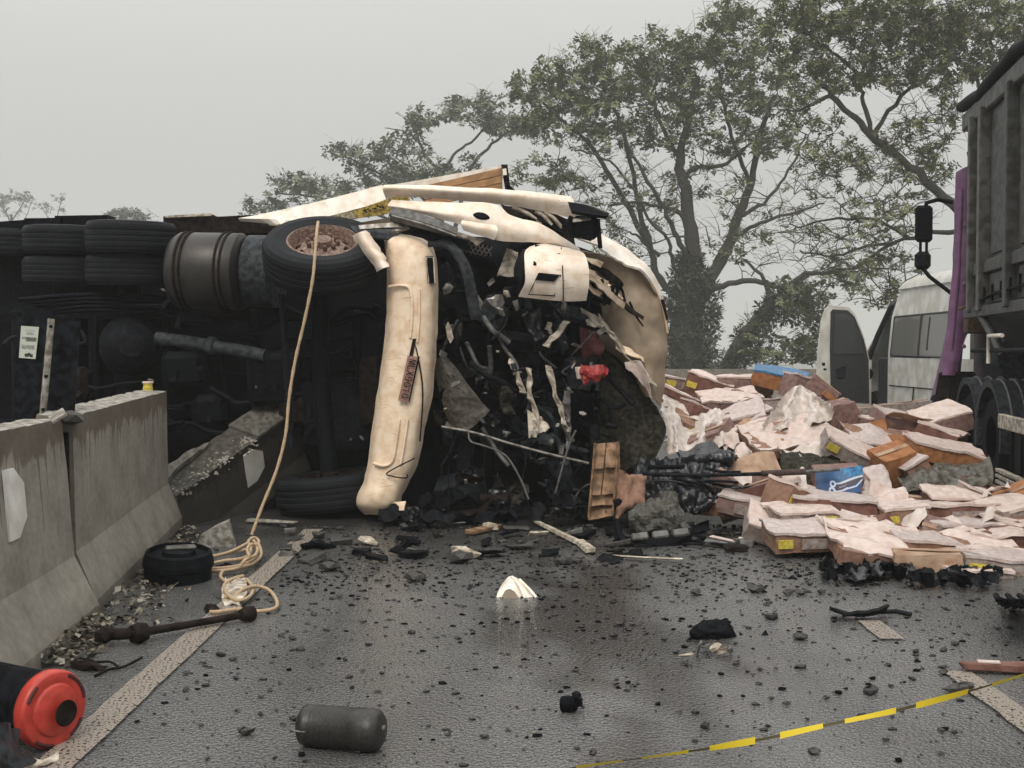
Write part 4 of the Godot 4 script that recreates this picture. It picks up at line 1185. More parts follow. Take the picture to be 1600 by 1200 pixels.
	for q in [[-0.02, 0.42], [-0.04, 1.30], [-0.14, 1.72], [-0.32, 2.18], [-0.46, 2.33], [-0.78, 2.36], [-0.92, 2.30], [-1.0, 2.05], [-1.06, 1.45], [-1.08, 0.9], [-1.04, 0.42]]: O.append(Vector2(q[0], q[1]))
	b = MB.new()
	b.prism(O, 0.07, Transform3D(Basis(Vector3.UP, 0.06), Vector3(0, 0, zh)))
	var door := part(b, "driver_door", M.van, t)
	b = MB.new()
	O = PackedVector2Array()
	for q in [[-0.04, 0.46], [-0.06, 1.30], [-0.16, 1.70], [-0.34, 2.14], [-0.48, 2.27], [-0.78, 2.29], [-0.82, 2.24], [-0.83, 1.5], [-0.80, 0.5]]: O.append(Vector2(q[0], q[1]))
	b.prism(O, 0.02, Transform3D(Basis(Vector3.UP, 0.06), Vector3(0, 0, zh + 0.046)))
	local(b, "door_trim", M.van_trim, door)
	b = MB.new()
	O = PackedVector2Array()
	for q in [[-0.12, 1.42], [-0.36, 2.08], [-0.50, 2.21], [-0.74, 2.22], [-0.76, 1.42]]: O.append(Vector2(q[0], q[1]))
	b.prism(O, 0.006, Transform3D(Basis(Vector3.UP, 0.06), Vector3(0, 0, zh + 0.062)))
	local(b, "door_window", mat(C(0.045, 0.05, 0.052), 0.1), door)
	b = MB.new()
	b.loft([[Vector3(-0.50, 1.20, zh + 0.065), Vector3(-0.62, 1.20, zh + 0.065), Vector3(-0.74, 1.19, zh + 0.065)], [Vector3(-0.54, 0.98, zh + 0.10), Vector3(-0.62, 0.95, zh + 0.11), Vector3(-0.70, 0.98, zh + 0.10)]], 4, 4, 0.02)
	local(b, "door_pull", M.dark2, door)
	b = MB.new()
	b.box(Vector3(-0.95, 1.22, zh + 0.075), Vector3(0.06, 0.06, 0.04))
	b.box(Vector3(-0.92, 1.12, zh + 0.075), Vector3(0.06, 0.04, 0.04))
	local(b, "door_latch", M.black, door)

# ---- the overturned lorry --------------------------------------------------------------
var wk: Node3D
func L(called: String, m: Material, rails: Array, nu := 12, nv := 6, th := 0.02, amp := 0.0, fr := 4.0, seed_ := 1, smooth := true, ragged := 0.0, parent: Node = null) -> MeshInstance3D:
	var b := MB.new()
	b.loft(rails, nu, nv, th, amp, fr, seed_, smooth, ragged)
	return part(b, called, m, wk if parent == null else parent)
func T(called: String, m: Material, pts: Array, rad, sides := 8, parent: Node = null) -> MeshInstance3D:
	var b := MB.new()
	b.tube(smooth_path(pts), rad, sides)
	return part(b, called, m, wk if parent == null else parent)
func smooth_path(pts: Array, per := 5) -> Array:
	if pts.size() < 3: return pts
	var b := MB.new()
	var o := []
	var n := (pts.size() - 1) * per
	for i in n + 1: o.append(b.along(pts, float(i) / n))
	return o
func frame(y: Vector3, hint := Vector3(0, 0, 1)) -> Basis:      # a basis with that local y
	y = y.normalized()
	var x := y.cross(hint).normalized()
	return Basis(x, y, x.cross(y))

func truck_wheel(called: String, c: Vector3, axis: Vector3, r: float, w: float, holes: int, rim = null):
	var xf := Transform3D(frame(axis), c)
	var b := MB.new()
	b.lathe([Vector2(r * 0.57, w * 0.46), Vector2(r * 0.80, w * 0.52), Vector2(r * 0.93, w * 0.49), Vector2(r * 0.985, w * 0.38), Vector2(r, w * 0.25), Vector2(r, -w * 0.25), Vector2(r * 0.985, -w * 0.38), Vector2(r * 0.93, -w * 0.5), Vector2(r * 0.57, -w * 0.5)], xf, 40)
	for k in 4:     # tread grooves stand between the ribs
		var y := w * (-0.30 + 0.17 * k)
		b.lathe([Vector2(r, y), Vector2(r * 1.008, y + 0.006), Vector2(r * 1.008, y + w * 0.11), Vector2(r, y + w * 0.13)], xf, 40)
	var tyre := part(b, called, M.rubber_wet, wk)
	b = MB.new()
	b.lathe([Vector2(r * 0.60, w * 0.47), Vector2(r * 0.57, w * 0.49), Vector2(r * 0.55, w * 0.40), Vector2(r * 0.50, w * 0.10)], xf, 40)
	b.lathe([Vector2(r * 0.30, w * 0.30), Vector2(r * 0.27, w * 0.33), Vector2(r * 0.20, w * 0.32), Vector2(0.0, w * 0.32)], xf, 30)
	b.lathe([Vector2(r * 0.16, w * 0.32), Vector2(r * 0.15, w * 0.50), Vector2(r * 0.10, w * 0.54), Vector2(0.0, w * 0.54)], xf, 20)
	# the dished disc with its hand holes: spokes between two hoops
	b.lathe([Vector2(r * 0.36, w * 0.27), Vector2(r * 0.30, w * 0.30)], xf, 40)
	b.lathe([Vector2(r * 0.50, w * 0.10), Vector2(r * 0.465, w * 0.16)], xf, 40)
	for k in holes:
		var a0 := TAU * (k + 0.30) / holes
		var a1 := TAU * (k + 0.70) / holes
		var f := func(a: float, rr: float, y: float) -> Vector3: return xf * Vector3(cos(a) * rr, y, sin(a) * rr)
		b.quad(f.call(a0, r * 0.36, w * 0.27), f.call(a1, r * 0.36, w * 0.27), f.call(a1, r * 0.465, w * 0.16), f.call(a0, r * 0.465, w * 0.16))
		b.quad(f.call(a0, r * 0.36, w * 0.27), f.call(a0, r * 0.465, w * 0.16), f.call(a0, r * 0.465, w * 0.08), f.call(a0, r * 0.36, w * 0.19))
		b.quad(f.call(a1, r * 0.36, w * 0.27), f.call(a1, r * 0.465, w * 0.16), f.call(a1, r * 0.465, w * 0.08), f.call(a1, r * 0.36, w * 0.19))
	local(b, "wheel_rim", M.rim if rim == null else rim, tyre)
	b = MB.new()
	b.lathe([Vector2(r * 0.5, w * 0.02), Vector2(0, w * 0.02)], xf, 30)
	local(b, "brake_drum", M.black, tyre)
	for k in 10:
		b = MB.new()
		var a := TAU * k / 10
		b.lathe([Vector2(0.020, 0.0), Vector2(0.020, 0.035), Vector2(0.013, 0.05), Vector2(0, 0.05)], Transform3D(xf.basis, xf * Vector3(cos(a) * r * 0.25, w * 0.33, sin(a) * r * 0.25)), 6)
		local(b, "wheel_nut", M.rust if rim == null else rim, tyre)

func wreck():
	wk = thing("overturned_lorry", "overturned lorry lying on its side, dark underside and smashed cream cab towards us", "lorry", Vector3(-1.0, 0, -10.8))
	var r := RandomNumberGenerator.new()
	r.seed = 314
	# --- underside: floor of the body far behind, rails, cross members
	L("cargo_floor", M.black, [pl([[-120, 352], [200, 350], [430, 345], [690, 352]], 12.1), pl([[-120, 760], [200, 775], [430, 795], [690, 800]], 12.1)], 20, 8, 0.1, 0.02, 2.0, 3)
	for e in [[470, 24], [655, 26]]:
		var b := MB.new()
		b.loft([pl([[-80, e[0]], [300, e[0] + 6], [640, e[0] + 10]], 11.35), pl([[-80, e[0] + e[1]], [300, e[0] + 6 + e[1]], [640, e[0] + 12 + e[1]]], 11.35)], 12, 2, 0.25)
		part(b, "chassis_rail", M.dark, wk)
	for x in [30, 150, 262, 400, 560]:
		var b := MB.new()
		b.box((at(x, 480, 11.4) + at(x, 670, 11.4)) / 2, Vector3(0.10, 1.15, 0.16), Basis(), 0.02)
		part(b, "cross_member", M.dark, wk)
	# top edge of the body seen over the tyres
	for q in [[[-20, 347], [48, 343], 360, 11.9], [[38, 341], [92, 340], 372, 11.85], [[85, 337], [168, 336], 350, 11.95], [[255, 338], [332, 335], 372, 11.6], [[328, 339], [432, 334], 364, 11.5]]:
		var b := MB.new()
		b.loft([[at(q[0][0], q[0][1], q[3]), at(q[1][0], q[1][1], q[3])], [at(q[0][0], q[2], q[3]), at(q[1][0], q[2], q[3])]], 8, 2, 0.25, 0.015, 3.0, 4)
		part(b, "body_edge", M.brown_dark if q[0][0] > 200 else M.black, wk)
	L("body_edge_strip", M.offwhite, [pl([[258, 337], [330, 333]], 11.55), pl([[258, 340], [330, 337]], 11.55)], 6, 1, 0.02)
	# rear twin tyres on their side
	for q in [[205, 372, 11.05, 0.42, 0.30], [205, 422, 11.15, 0.42, 0.29], [108, 376, 11.6, 0.44, 0.28], [108, 424, 11.65, 0.44, 0.28], [20, 380, 12.2, 0.4, 0.28]]:
		truck_wheel("rear_tyre", at(q[0], q[1], q[2]), Vector3(0.02, 1, 0.05), q[3], q[4], 10)
	# rear axles, differential, springs
	for q in [[200, 11.4, 0.13], [95, 11.8, 0.12]]:
		T("axle_beam", M.dark, pl([[q[0], 420], [q[0], 560], [q[0], 720]], q[1]), q[2], 12)
	var df := MB.new()
	df.lathe([Vector2(0, 0.30), Vector2(0.12, 0.28), Vector2(0.22, 0.18), Vector2(0.27, 0.05), Vector2(0.30, 0.0), Vector2(0.30, -0.04), Vector2(0.26, -0.1), Vector2(0, -0.1)], Transform3D(frame(Vector3(0.35, 0.05, 1)), at(205, 540, 11.15)), 22)
	part(df, "differential_housing", M.dark2, wk)
	for y in [468, 640]:
		for k in 5:
			var b := MB.new()
			b.tube(smooth_path(pl([[30 + k * 14, y + k * 5, 11.2], [150, y - 8 + k * 6, 10.98], [290 - k * 14, y + k * 5, 11.2]], 11.2)), 0.022, 4)
			part(b, "leaf_spring", M.dark, wk)
	var b2 := MB.new()
	b2.tube(smooth_path(pl([[245, 528, 11.0], [330, 540, 10.9], [415, 556, 10.8]], 11)), 0.062, 14)
	b2.lathe([Vector2(0.06, -0.05), Vector2(0.085, -0.03), Vector2(0.085, 0.03), Vector2(0.06, 0.05)], Transform3D(frame(at(415, 556, 10.8) - at(245, 528, 11)), at(330, 540, 10.9)), 14)
	part(b2, "drive_shaft", M.bluegrey, wk)
	for q in [[290, 575, 0.40, 0.34, 0.3], [430, 590, 0.5, 0.5, 0.4], [350, 480, 0.3, 0.26, 0.3], [470, 640, 0.4, 0.3, 0.3], [330, 640, 0.34, 0.3, 0.26], [100, 600, 0.5, 0.3, 0.3]]:
		var b := MB.new()
		b.box(at(q[0], q[1], 11.05), Vector3(q[2], q[3], q[4]), Basis.from_euler(Vector3(0.1, 0.1, 0.05)), 0.06)
		for k in 4: b.lathe([Vector2(0.03, 0), Vector2(0.03, 0.03), Vector2(0, 0.03)], Transform3D(frame(Vector3(0, 0, 1), Vector3(0, 1, 0)), at(q[0] + r.randf_range(-25, 25), q[1] + r.randf_range(-20, 20), 11.05 - q[4] * 0.5)), 8)
		part(b, "gearbox_casing", M.dark if r.randf() < 0.6 else M.brown_dark, wk)
	# air tank and silencer
	var ax := frame(Vector3(1, -0.03, 0.12), Vector3(0, 0, 1))
	var tk := MB.new()
	var tr := 0.36
	tk.lathe([Vector2(0, -0.40), Vector2(tr * 0.55, -0.38), Vector2(tr * 0.9, -0.33), Vector2(tr, -0.27), Vector2(tr, 0.30), Vector2(tr * 0.97, 0.31), Vector2(0, 0.31)], Transform3D(ax, at(330, 424, 10.8)), 40, false)
	var tank := part(tk, "fuel_tank", M.tank, wk)
	for y in [-0.22, -0.17, 0.16, 0.21]:
		tk = MB.new()
		tk.lathe([Vector2(tr, y - 0.012), Vector2(tr + 0.012, y - 0.01), Vector2(tr + 0.012, y + 0.01), Vector2(tr, y + 0.012)], Transform3D(ax, at(330, 424, 10.8)), 40)
		local(tk, "tank_strap", M.brown_dark, tank)
	tk = MB.new()
	tk.lathe([Vector2(0, -0.1), Vector2(0.34, -0.1), Vector2(0.34, 0.16), Vector2(0, 0.16)], Transform3D(ax, at(408, 424, 10.9)), 36)
	part(tk, "silencer", M.bluegrey, wk)
	# --- front axle and wheels
	truck_wheel("front_tyre", at(505, 398, 10.3), Vector3(0.05, 0.84, 0.50), 0.53, 0.31, 10)
	truck_wheel("front_tyre", at(520, 765, 10.65), Vector3(-0.1, 1, 0.0), 0.52, 0.31, 10, M.brown_dark)
	T("front_axle", M.dark, pl([[505, 430, 10.6], [500, 520, 10.75], [505, 640, 10.8], [515, 740, 10.7]], 10.7), 0.085, 8)
	T("track_rod", M.dark2, pl([[440, 460], [448, 580], [455, 700]], 10.5), 0.03, 8)
	L("wheel_arch", M.bluegrey, [pl([[545, 352, 10.25], [590, 358, 10.2], [640, 352, 10.3]], 10), pl([[560, 366, 10.15], [605, 372, 10.1], [648, 362, 10.25]], 10)], 10, 3, 0.02, 0.01, 5.0, 9)
	L("engine_shield", M.brown_dark, [pl([[560, 560, 10.7], [590, 555, 10.5]], 10), pl([[565, 665, 10.7], [585, 660, 10.5]], 10)], 4, 8, 0.03, 0.02)
	L("engine_sump", M.dark, [pl([[470, 600, 10.9], [540, 590, 10.75], [600, 600, 10.8]], 10), pl([[475, 690, 10.95], [540, 705, 10.75], [600, 700, 10.8]], 10)], 8, 8, 0.1, 0.05, 3.0, 2)
	# random pipes and hoses of the underside
	for i in 46:
		var x := r.randf_range(-10, 590)
		var y := r.randf_range(450, 770)
		var pts := []
		var d := r.randf_range(10.85, 11.2)
		var vert := r.randf() < 0.35
		for k in 4: pts.append(at(x + (r.randf_range(-14, 14) if vert else k * r.randf_range(14, 50)), y + (k * r.randf_range(14, 40) if vert else r.randf_range(-14, 14)), d + r.randf_range(-0.06, 0.06)))
		T("hose", [M.black, M.dark, M.dark2, M.dark2][r.randi() % 4], pts, r.randf_range(0.010, 0.03), 6)
	for q in [[255, 453], [400, 605], [548, 686], [565, 684], [236, 594]]:
		var b := MB.new()
		b.chunk(at(q[0], q[1], 10.72), Vector3(0.06, 0.03, 0.03), Basis.from_euler(Vector3(q[0], 0, q[1])), r)
		part(b, "bright_fitting", M.steel, wk)
	# --- bumper: cream moulding standing on end
	var bt: Array = []
	for q in [[366, 612, 640, 10.2], [374, 600, 664, 10.06], [392, 602, 680, 10.0], [430, 605, 684, 9.97], [500, 603, 684, 9.96], [560, 597, 681, 9.96], [620, 588, 676, 9.95], [670, 581, 664, 9.94], [720, 575, 654, 9.93], [752, 568, 640, 9.92], [772, 559, 630, 9.90], [790, 557, 624, 9.92], [804, 570, 612, 10.02]]:
		var x0: float = q[1]
		var x1: float = q[2]
		var d: float = q[3]
		bt.append([at(x0, q[0], d + 0.26), at(lerpf(x0, x1, 0.10), q[0], d + 0.07), at(lerpf(x0, x1, 0.30), q[0], d), at(lerpf(x0, x1, 0.55), q[0], d - 0.02), at(lerpf(x0, x1, 0.85), q[0], d + 0.03), at(x1, q[0], d + 0.22)])
	var bm := L("bumper", M.cream, bt, 20, 50, 0.03, 0.006, 6.0, 5)
	# raised mouldings, slots, fog lamp recess
	var md := MB.new()
	md.tube(smooth_path(pl([[608, 448, 9.99], [628, 446, 9.945], [640, 452, 9.94], [644, 480, 9.935], [641, 528, 9.935]], 9.95)), 0.014, 8)
	md.tube(smooth_path(pl([[584, 724, 9.94], [600, 728, 9.905], [613, 720, 9.90], [619, 690, 9.905], [624, 655, 9.915]], 9.95)), 0.014, 8)
	md.tube(smooth_path(pl([[637, 655, 9.915], [632, 690, 9.905], [626, 725, 9.90]], 9.95)), 0.012, 8)
	md.tube(smooth_path(pl([[655, 452, 9.94], [655, 500, 9.935], [652, 535, 9.935]], 9.95)), 0.010, 8)
	local(md, "moulding", M.cream, bm)
	for q in [[[645, 529], [650, 529], [644, 562], [638, 562]], [[630, 628], [636, 628], [631, 655], [624, 655]], [[665, 400], [677, 400], [680, 444], [669, 444]]]:
		md = MB.new()
		var dd := 9.93 if q[0][0] < 660 else 9.985
		md.loft([pl([q[0], q[1]], dd), pl([q[3], q[2]], dd)], 3, 8, 0.03)
		local(md, "slot", M.brown_dark if q[0][0] < 660 else M.black, bm)
	md = MB.new()
	md.tube(pl([[666, 402, 9.97], [677, 402, 9.985], [680, 443, 9.985], [669, 443, 9.96], [666, 402, 9.97]], 9.97), 0.006, 5)
	local(md, "lamp_frame", M.offwhite, bm)
	var pg := MB.new()      # the number plate, turned on end with the bumper
	pg.loft([pl([[637, 556], [653, 557]], 9.905), pl([[622, 626], [638, 628]], 9.89)], 3, 4, 0.012)
	var plate := part(pg, "number_plate", mat(C(0.34, 0.19, 0.155), 0.5, "soft", 8.0), wk)
	pg = MB.new()
	pg.loft([pl([[652, 557], [656, 557]], 9.908), pl([[637, 628], [640, 628]], 9.894)], 2, 4, 0.01)
	local(pg, "plate_edge", M.black, plate)
	var tm := TextMesh.new()
	tm.text = "MLX9010"
	tm.font = SystemFont.new()
	tm.font.font_names = PackedStringArray(["Droid Sans Mono"])
	tm.font_size = 32
	tm.pixel_size = 0.0026
	tm.depth = 0.004
	tm.material = M.black
	var tn := MeshInstance3D.new()
	tn.mesh = tm
	tn.name = "plate_lettering"
	plate.add_child(tn)
	var down := (at(630, 627, 9.89) - at(645, 557, 9.905)).normalized()
	var outw := Vector3(-down.y, down.x, 0).normalized()
	var zf := down.cross(outw).normalized()
	tn.transform = Transform3D(Basis(down, outw, zf) if zf.z > 0 else Basis(down, -outw, -zf), (at(645, 557, 9.905) + at(630, 627, 9.89)) / 2 + Vector3(0.004, 0, 0.016))
	L("bumper_end_flap", M.cream, [pl([[612, 785, 9.95], [634, 783, 9.9]], 9.9), pl([[618, 798, 9.9], [630, 797, 9.86]], 9.9)], 4, 3, 0.012, 0.01)
	T("bent_wire", M.black, pl([[648, 716, 9.88], [606, 738, 9.87], [612, 744, 9.87], [634, 747, 9.87], [636, 741, 9.86]], 9.87), 0.006, 5)
	T("bent_wire", M.steel, pl([[622, 803, 9.85], [640, 812, 9.8], [650, 818, 9.75]], 9.87), 0.006, 5)
	# roll of torn wing beside the wheel
	L("rolled_wing_strip", M.cream_light, [pl([[552, 368, 10.05], [590, 424, 9.95]], 10), pl([[560, 364, 9.95], [598, 420, 9.85]], 10), pl([[570, 362, 9.96], [606, 418, 9.86]], 10), pl([[576, 366, 10.05], [606, 414, 9.96]], 10)], 14, 10, 0.012, 0.012, 7.0, 3, true, 0.25)
	L("grille_mesh_panel", M.black, [pl([[578, 374], [600, 372]], 10.2), pl([[584, 402], [602, 398]], 10.2)], 4, 4, 0.02)
	# --- cargo box top: white skin, timber end, yellow band
	L("white_roof_panel", M.white, [pl([[372, 341], [430, 330], [500, 314], [597, 289]], 10.75), pl([[440, 343], [470, 345], [520, 336], [604, 314]], 10.7)], 20, 6, 0.05, 0.004, 3.0, 1)
	L("white_roof_panel", M.white, [pl([[597, 291], [680, 277], [790, 257]], 10.95), pl([[604, 312], [690, 298], [790, 276]], 10.95)], 12, 4, 0.04)
	L("yellow_band", mat(C(0.40, 0.29, 0.055), 0.5, "dirt", 3.0), [pl([[552, 330], [602, 312], [640, 300]], 10.66), pl([[558, 341], [604, 334], [640, 322]], 10.66)], 10, 4, 0.02, 0.004)
	L("faded_band", mat(C(0.40, 0.36, 0.25), 0.6, "dirt", 5.0), [pl([[496, 342], [553, 329]], 10.67), pl([[498, 347], [558, 342]], 10.67)], 8, 3, 0.02, 0.004)
	var bl := MB.new()      # illegible brush marks on the band
	var qx := 568.0
	while qx < 598.0:
		var y0 := 331.0 - (qx - 568.0) * 0.30 + r.randf_range(-2, 2)
		bl.tube([at(qx, y0, 10.63), at(qx + r.randf_range(1, 4), y0 - r.randf_range(-3, 3), 10.63)], 0.007, 4)
		qx += 2.6
	part(bl, "dark_lettering", M.brown_dark, wk)
	for q in [[0, M.wood_orange], [1, M.wood_orange], [2, M.wood_orange]]:
		var k: float = q[0]
		L("timber_plank", q[1], [pl([[664, 290 + k * 11.5], [785, 262 + k * 12]], 10.8 - k * 0.01), pl([[664, 300 + k * 11.5], [785, 273 + k * 12]], 10.8 - k * 0.01)], 12, 2, 0.05, 0.006, 6.0, int(k) + 2)
	L("timber_end", M.brown_dark, [pl([[783, 257], [793, 257]], 10.72), pl([[790, 300], [798, 298]], 10.72)], 3, 6, 0.06, 0.006)
	L("bright_patch", M.white, [pl([[785, 264], [791, 263]], 10.68), pl([[786, 274], [792, 273]], 10.68)], 2, 2, 0.01)
	L("torn_tip", M.black, [pl([[790, 290], [797, 290]], 10.7), pl([[795, 300], [812, 303]], 10.7)], 3, 3, 0.02)
	L("box_frame", M.beige, [pl([[420, 346, 10.9], [520, 352, 10.85], [620, 338, 10.8]], 10.8), pl([[420, 352, 10.9], [520, 358, 10.85], [625, 350, 10.8]], 10.8)], 10, 2, 0.03, 0.006)
	# --- smashed cab: upper skins
	L("cab_side_panel", M.cream_light, [pl([[598, 290, 10.25], [612, 288, 10.2], [700, 291, 10.2], [800, 297, 10.2], [886, 306, 10.25], [893, 312, 10.25]], 10.2), pl([[597, 296, 10.2], [612, 294, 10.14], [700, 298, 10.14], [800, 305, 10.14], [888, 318, 10.2], [900, 330, 10.2]], 10.2), pl([[604, 314, 10.25], [620, 308, 10.22], [700, 312, 10.22], [800, 322, 10.22], [880, 338, 10.25], [906, 346, 10.25]], 10.2)], 30, 10, 0.03, 0.006, 3.0, 4, true, 0.03)
	L("door_skin", M.cream_light, [pl([[612, 312, 10.2], [690, 316, 10.1], [770, 318, 10.1], [800, 336, 10.1], [850, 352, 10.1], [905, 388, 10.2]], 10.1), pl([[606, 322, 10.15], [690, 332, 10.0], [750, 340, 9.98], [800, 356, 10.0], [850, 370, 10.05], [908, 396, 10.15]], 10.1), pl([[618, 322, 10.2], [680, 340, 10.06], [735, 356, 10.0], [780, 376, 10.02], [850, 380, 10.08], [905, 401, 10.2]], 10.1)], 34, 10, 0.025, 0.008, 3.0, 8, true, 0.05)
	L("door_lip", M.cream_light, [pl([[722, 344], [775, 352]], 9.95), pl([[720, 350], [778, 362]], 9.92), pl([[724, 360], [772, 375]], 9.95)], 8, 8, 0.02, 0.004, 6.0, 2)
	var hd := MB.new()
	hd.lathe([Vector2(0, 0.02), Vector2(0.06, 0.02), Vector2(0.075, 0), Vector2(0.075, -0.02)], Transform3D(frame(Vector3(0.1, 0.5, 1)).scaled_local(Vector3(1.0, 1, 0.45)), at(752, 338, 9.99)), 16)
	part(hd, "door_handle", M.black, wk)
	L("inner_frame", M.brown_dark, [pl([[782, 318, 10.4], [850, 330, 10.4], [893, 345, 10.4]], 10.4), pl([[800, 338, 10.35], [850, 362, 10.35], [900, 385, 10.35]], 10.4)], 14, 6, 0.02, 0.03, 5.0, 9)
	for q in [[[800, 324], [846, 350]], [[836, 330], [862, 352]], [[850, 332], [878, 356]], [[825, 340], [880, 366]]]:
		T("crumpled_strut", M.offwhite if q[0][0] != 825 else M.black, pl([[q[0][0], q[0][1]], [(q[0][0] + q[1][0]) / 2.0, (q[0][1] + q[1][1]) / 2.0 - 4], [q[1][0], q[1][1]]], 10.25), 0.018, 4)
	L("dark_trim", M.grey, [pl([[612, 322, 10.12], [660, 334, 10.02], [716, 356, 9.98]], 10), pl([[608, 334, 10.05], [660, 347, 9.95], [714, 366, 9.95]], 10), pl([[610, 346, 10.1], [660, 358, 10.0], [712, 372, 10.0]], 10)], 14, 8, 0.03, 0.006)
	L("dark_trim", M.dark, [pl([[612, 344, 10.15], [660, 358, 10.05], [730, 376, 10.05]], 10), pl([[622, 362, 10.15], [665, 374, 10.08], [735, 392, 10.08]], 10)], 12, 4, 0.03, 0.01)
	T("trim_edge", M.steel, pl([[612, 337, 10.02], [660, 350, 9.93], [713, 369, 9.93]], 10), 0.010, 5)
	L("shield_strip", M.offwhite, [pl([[680, 352, 10.1], [735, 368, 10.05], [760, 374, 10.05]], 10), pl([[690, 362, 10.1], [730, 374, 10.05], [745, 384, 10.05]], 10)], 8, 3, 0.015, 0.015, 7.0, 3, true, 0.2)
	L("hooked_frame", M.steel, [pl([[560, 352], [610, 348], [638, 350], [640, 358], [612, 366]], 10.1), pl([[562, 358], [608, 355], [626, 356], [626, 360], [612, 361]], 10.08)], 16, 3, 0.02)
	# honeycomb grille: crossed bars on a dark plate
	var gp := L("grille", M.black, [pl([[706, 366], [766, 384]], 10.2), pl([[712, 394], [766, 400]], 10.2)], 4, 3, 0.02)
	var gm := MB.new()
	for i in 9:
		gm.tube([at(704 + i * 7.0, 366 + i * 2.2, 10.17), at(716 + i * 6.4, 394 + i * 0.8, 10.17)], 0.008, 4)
		gm.tube([at(718 + i * 6.4, 370 + i * 2.0, 10.165), at(702 + i * 6.8, 388 + i * 1.6, 10.165)], 0.008, 4)
	local(gm, "grille_bars", M.steel, gp)
	# front wing hoop and black interior behind it
	L("wing_hoop", M.bluegrey, [pl([[668, 377, 10.1], [700, 375, 10.05], [722, 392, 10.0], [738, 425, 10.0], [748, 470, 10.05], [752, 500, 10.1]], 10), pl([[668, 382, 10.05], [696, 383, 9.98], [712, 400, 9.94], [726, 432, 9.94], [732, 470, 10.0], [738, 500, 10.05]], 10)], 22, 4, 0.03, 0.008)
	L("cab_floor", M.black, [pl([[640, 372], [760, 370], [900, 385], [960, 420]], 10.95), pl([[650, 560], [780, 570], [920, 580], [1010, 600]], 10.9), pl([[600, 830], [760, 830], [920, 830], [1030, 800]], 10.85)], 34, 40, 0.06, 0.12, 2.6, 21, true)
	L("cab_floor", M.olive, [pl([[915, 540, 10.8], [960, 560, 10.7], [1005, 620, 10.6]], 10.8), pl([[920, 640, 10.75], [970, 650, 10.6], [1042, 668, 10.6]], 10.8), pl([[930, 735, 10.7], [980, 735, 10.6], [1022, 722, 10.6]], 10.8)], 16, 16, 0.04, 0.06, 3.0, 5, true, 0.1)
	L("tan_panel", mat(C(0.075, 0.064, 0.05), 0.5, "dirt", 3.0), [pl([[678, 562, 10.35], [688, 610, 10.3], [706, 668, 10.28]], 10.4), pl([[690, 558, 10.28], [712, 612, 10.24], [730, 673, 10.22]], 10.4), pl([[700, 562, 10.3], [742, 616, 10.28], [764, 642, 10.3]], 10.4)], 14, 10, 0.02, 0.012, 4.0, 7, false)
	# corner panel: half a cylinder with handle recesses
	var cp := L("corner_panel", M.cream_light, [pl([[830, 384, 10.10], [850, 380, 10.08], [880, 386, 10.08], [905, 392, 10.10]], 10), pl([[820, 394, 9.94], [850, 390, 9.92], [880, 394, 9.92], [914, 398, 9.94]], 10), pl([[820, 418, 9.84], [850, 416, 9.83], [885, 416, 9.83], [920, 420, 9.86]], 10), pl([[820, 442, 9.84], [850, 444, 9.83], [885, 446, 9.83], [920, 446, 9.86]], 10), pl([[810, 464, 9.92], [850, 468, 9.90], [885, 471, 9.90], [916, 470, 9.93]], 10)], 20, 24, 0.02, 0.003)
	for q in [[[836, 382, 10.02], [874, 388, 10.0], [838, 400, 9.88], [875, 396, 9.89]], [[833, 388, 9.98], [841, 390, 9.97], [834, 412, 9.83], [838, 414, 9.83]], [[842, 428, 9.80], [874, 431, 9.80], [836, 437, 9.80], [866, 440, 9.80]]]:
		var b := MB.new()
		b.loft([pl([q[0], q[1]], 10), pl([q[2], q[3]], 10)], 6, 5, 0.05)
		local(b, "handle_recess", M.black, cp)
	var ln := MB.new()
	ln.tube(pl([[842, 427, 9.815], [876, 430, 9.815], [866, 462, 9.87], [826, 460, 9.86], [842, 427, 9.815]], 10), 0.006, 5)
	ln.tube(smooth_path(pl([[877, 387, 10.0], [879, 420, 9.815], [880, 446, 9.815], [880, 470, 9.89]], 10)), 0.005, 5)
	local(ln, "panel_seam", M.brown_dark, cp)
	L("panel_inside", M.dark, [pl([[820, 390, 10.15], [806, 420, 10.2], [812, 462, 10.15]], 10), pl([[830, 392, 10.0], [822, 420, 9.92], [814, 464, 9.96]], 10)], 10, 4, 0.02)
	L("white_bracket", M.offwhite, [pl([[792, 388], [810, 392]], 10.3), pl([[776, 432], [806, 432]], 10.25)], 5, 8, 0.02, 0.03, 6.0, 3, false, 0.2)
	# mirror arm unit up on the crushed roof
	L("mirror_head", M.black, [pl([[888, 316, 10.0], [920, 321, 9.95], [952, 333, 10.0]], 10), pl([[893, 330, 9.9], [920, 334, 9.85], [950, 338, 9.95]], 10)], 10, 4, 0.03, 0.004)
	L("mirror_head_top", M.grey, [pl([[887, 315, 10.15], [920, 319, 10.12], [950, 331, 10.12]], 10), pl([[890, 319, 9.98], [920, 324, 9.93], [952, 335, 9.98]], 10)], 8, 3, 0.01)
	var mb := MB.new()
	mb.box(at(914, 356, 10.05), Vector3(0.25, 0.19, 0.14), Basis(Vector3.FORWARD, 0.1), 0.04)
	part(mb, "mirror_case", M.dark, wk)
	L("mirror_glass", M.steel, [pl([[895, 342], [923, 338]], 9.93), pl([[895, 347], [923, 344]], 9.92)], 4, 2, 0.01)
	T("mirror_arm", M.black, pl([[893, 338], [889, 350], [894, 372]], 9.95), 0.022, 7)
	T("mirror_arm", M.black, pl([[934, 342], [936, 366], [938, 388]], 9.98), 0.020, 7)
	T("mirror_arm", M.black, pl([[880, 350], [900, 364], [925, 372]], 10.0), 0.03, 7)
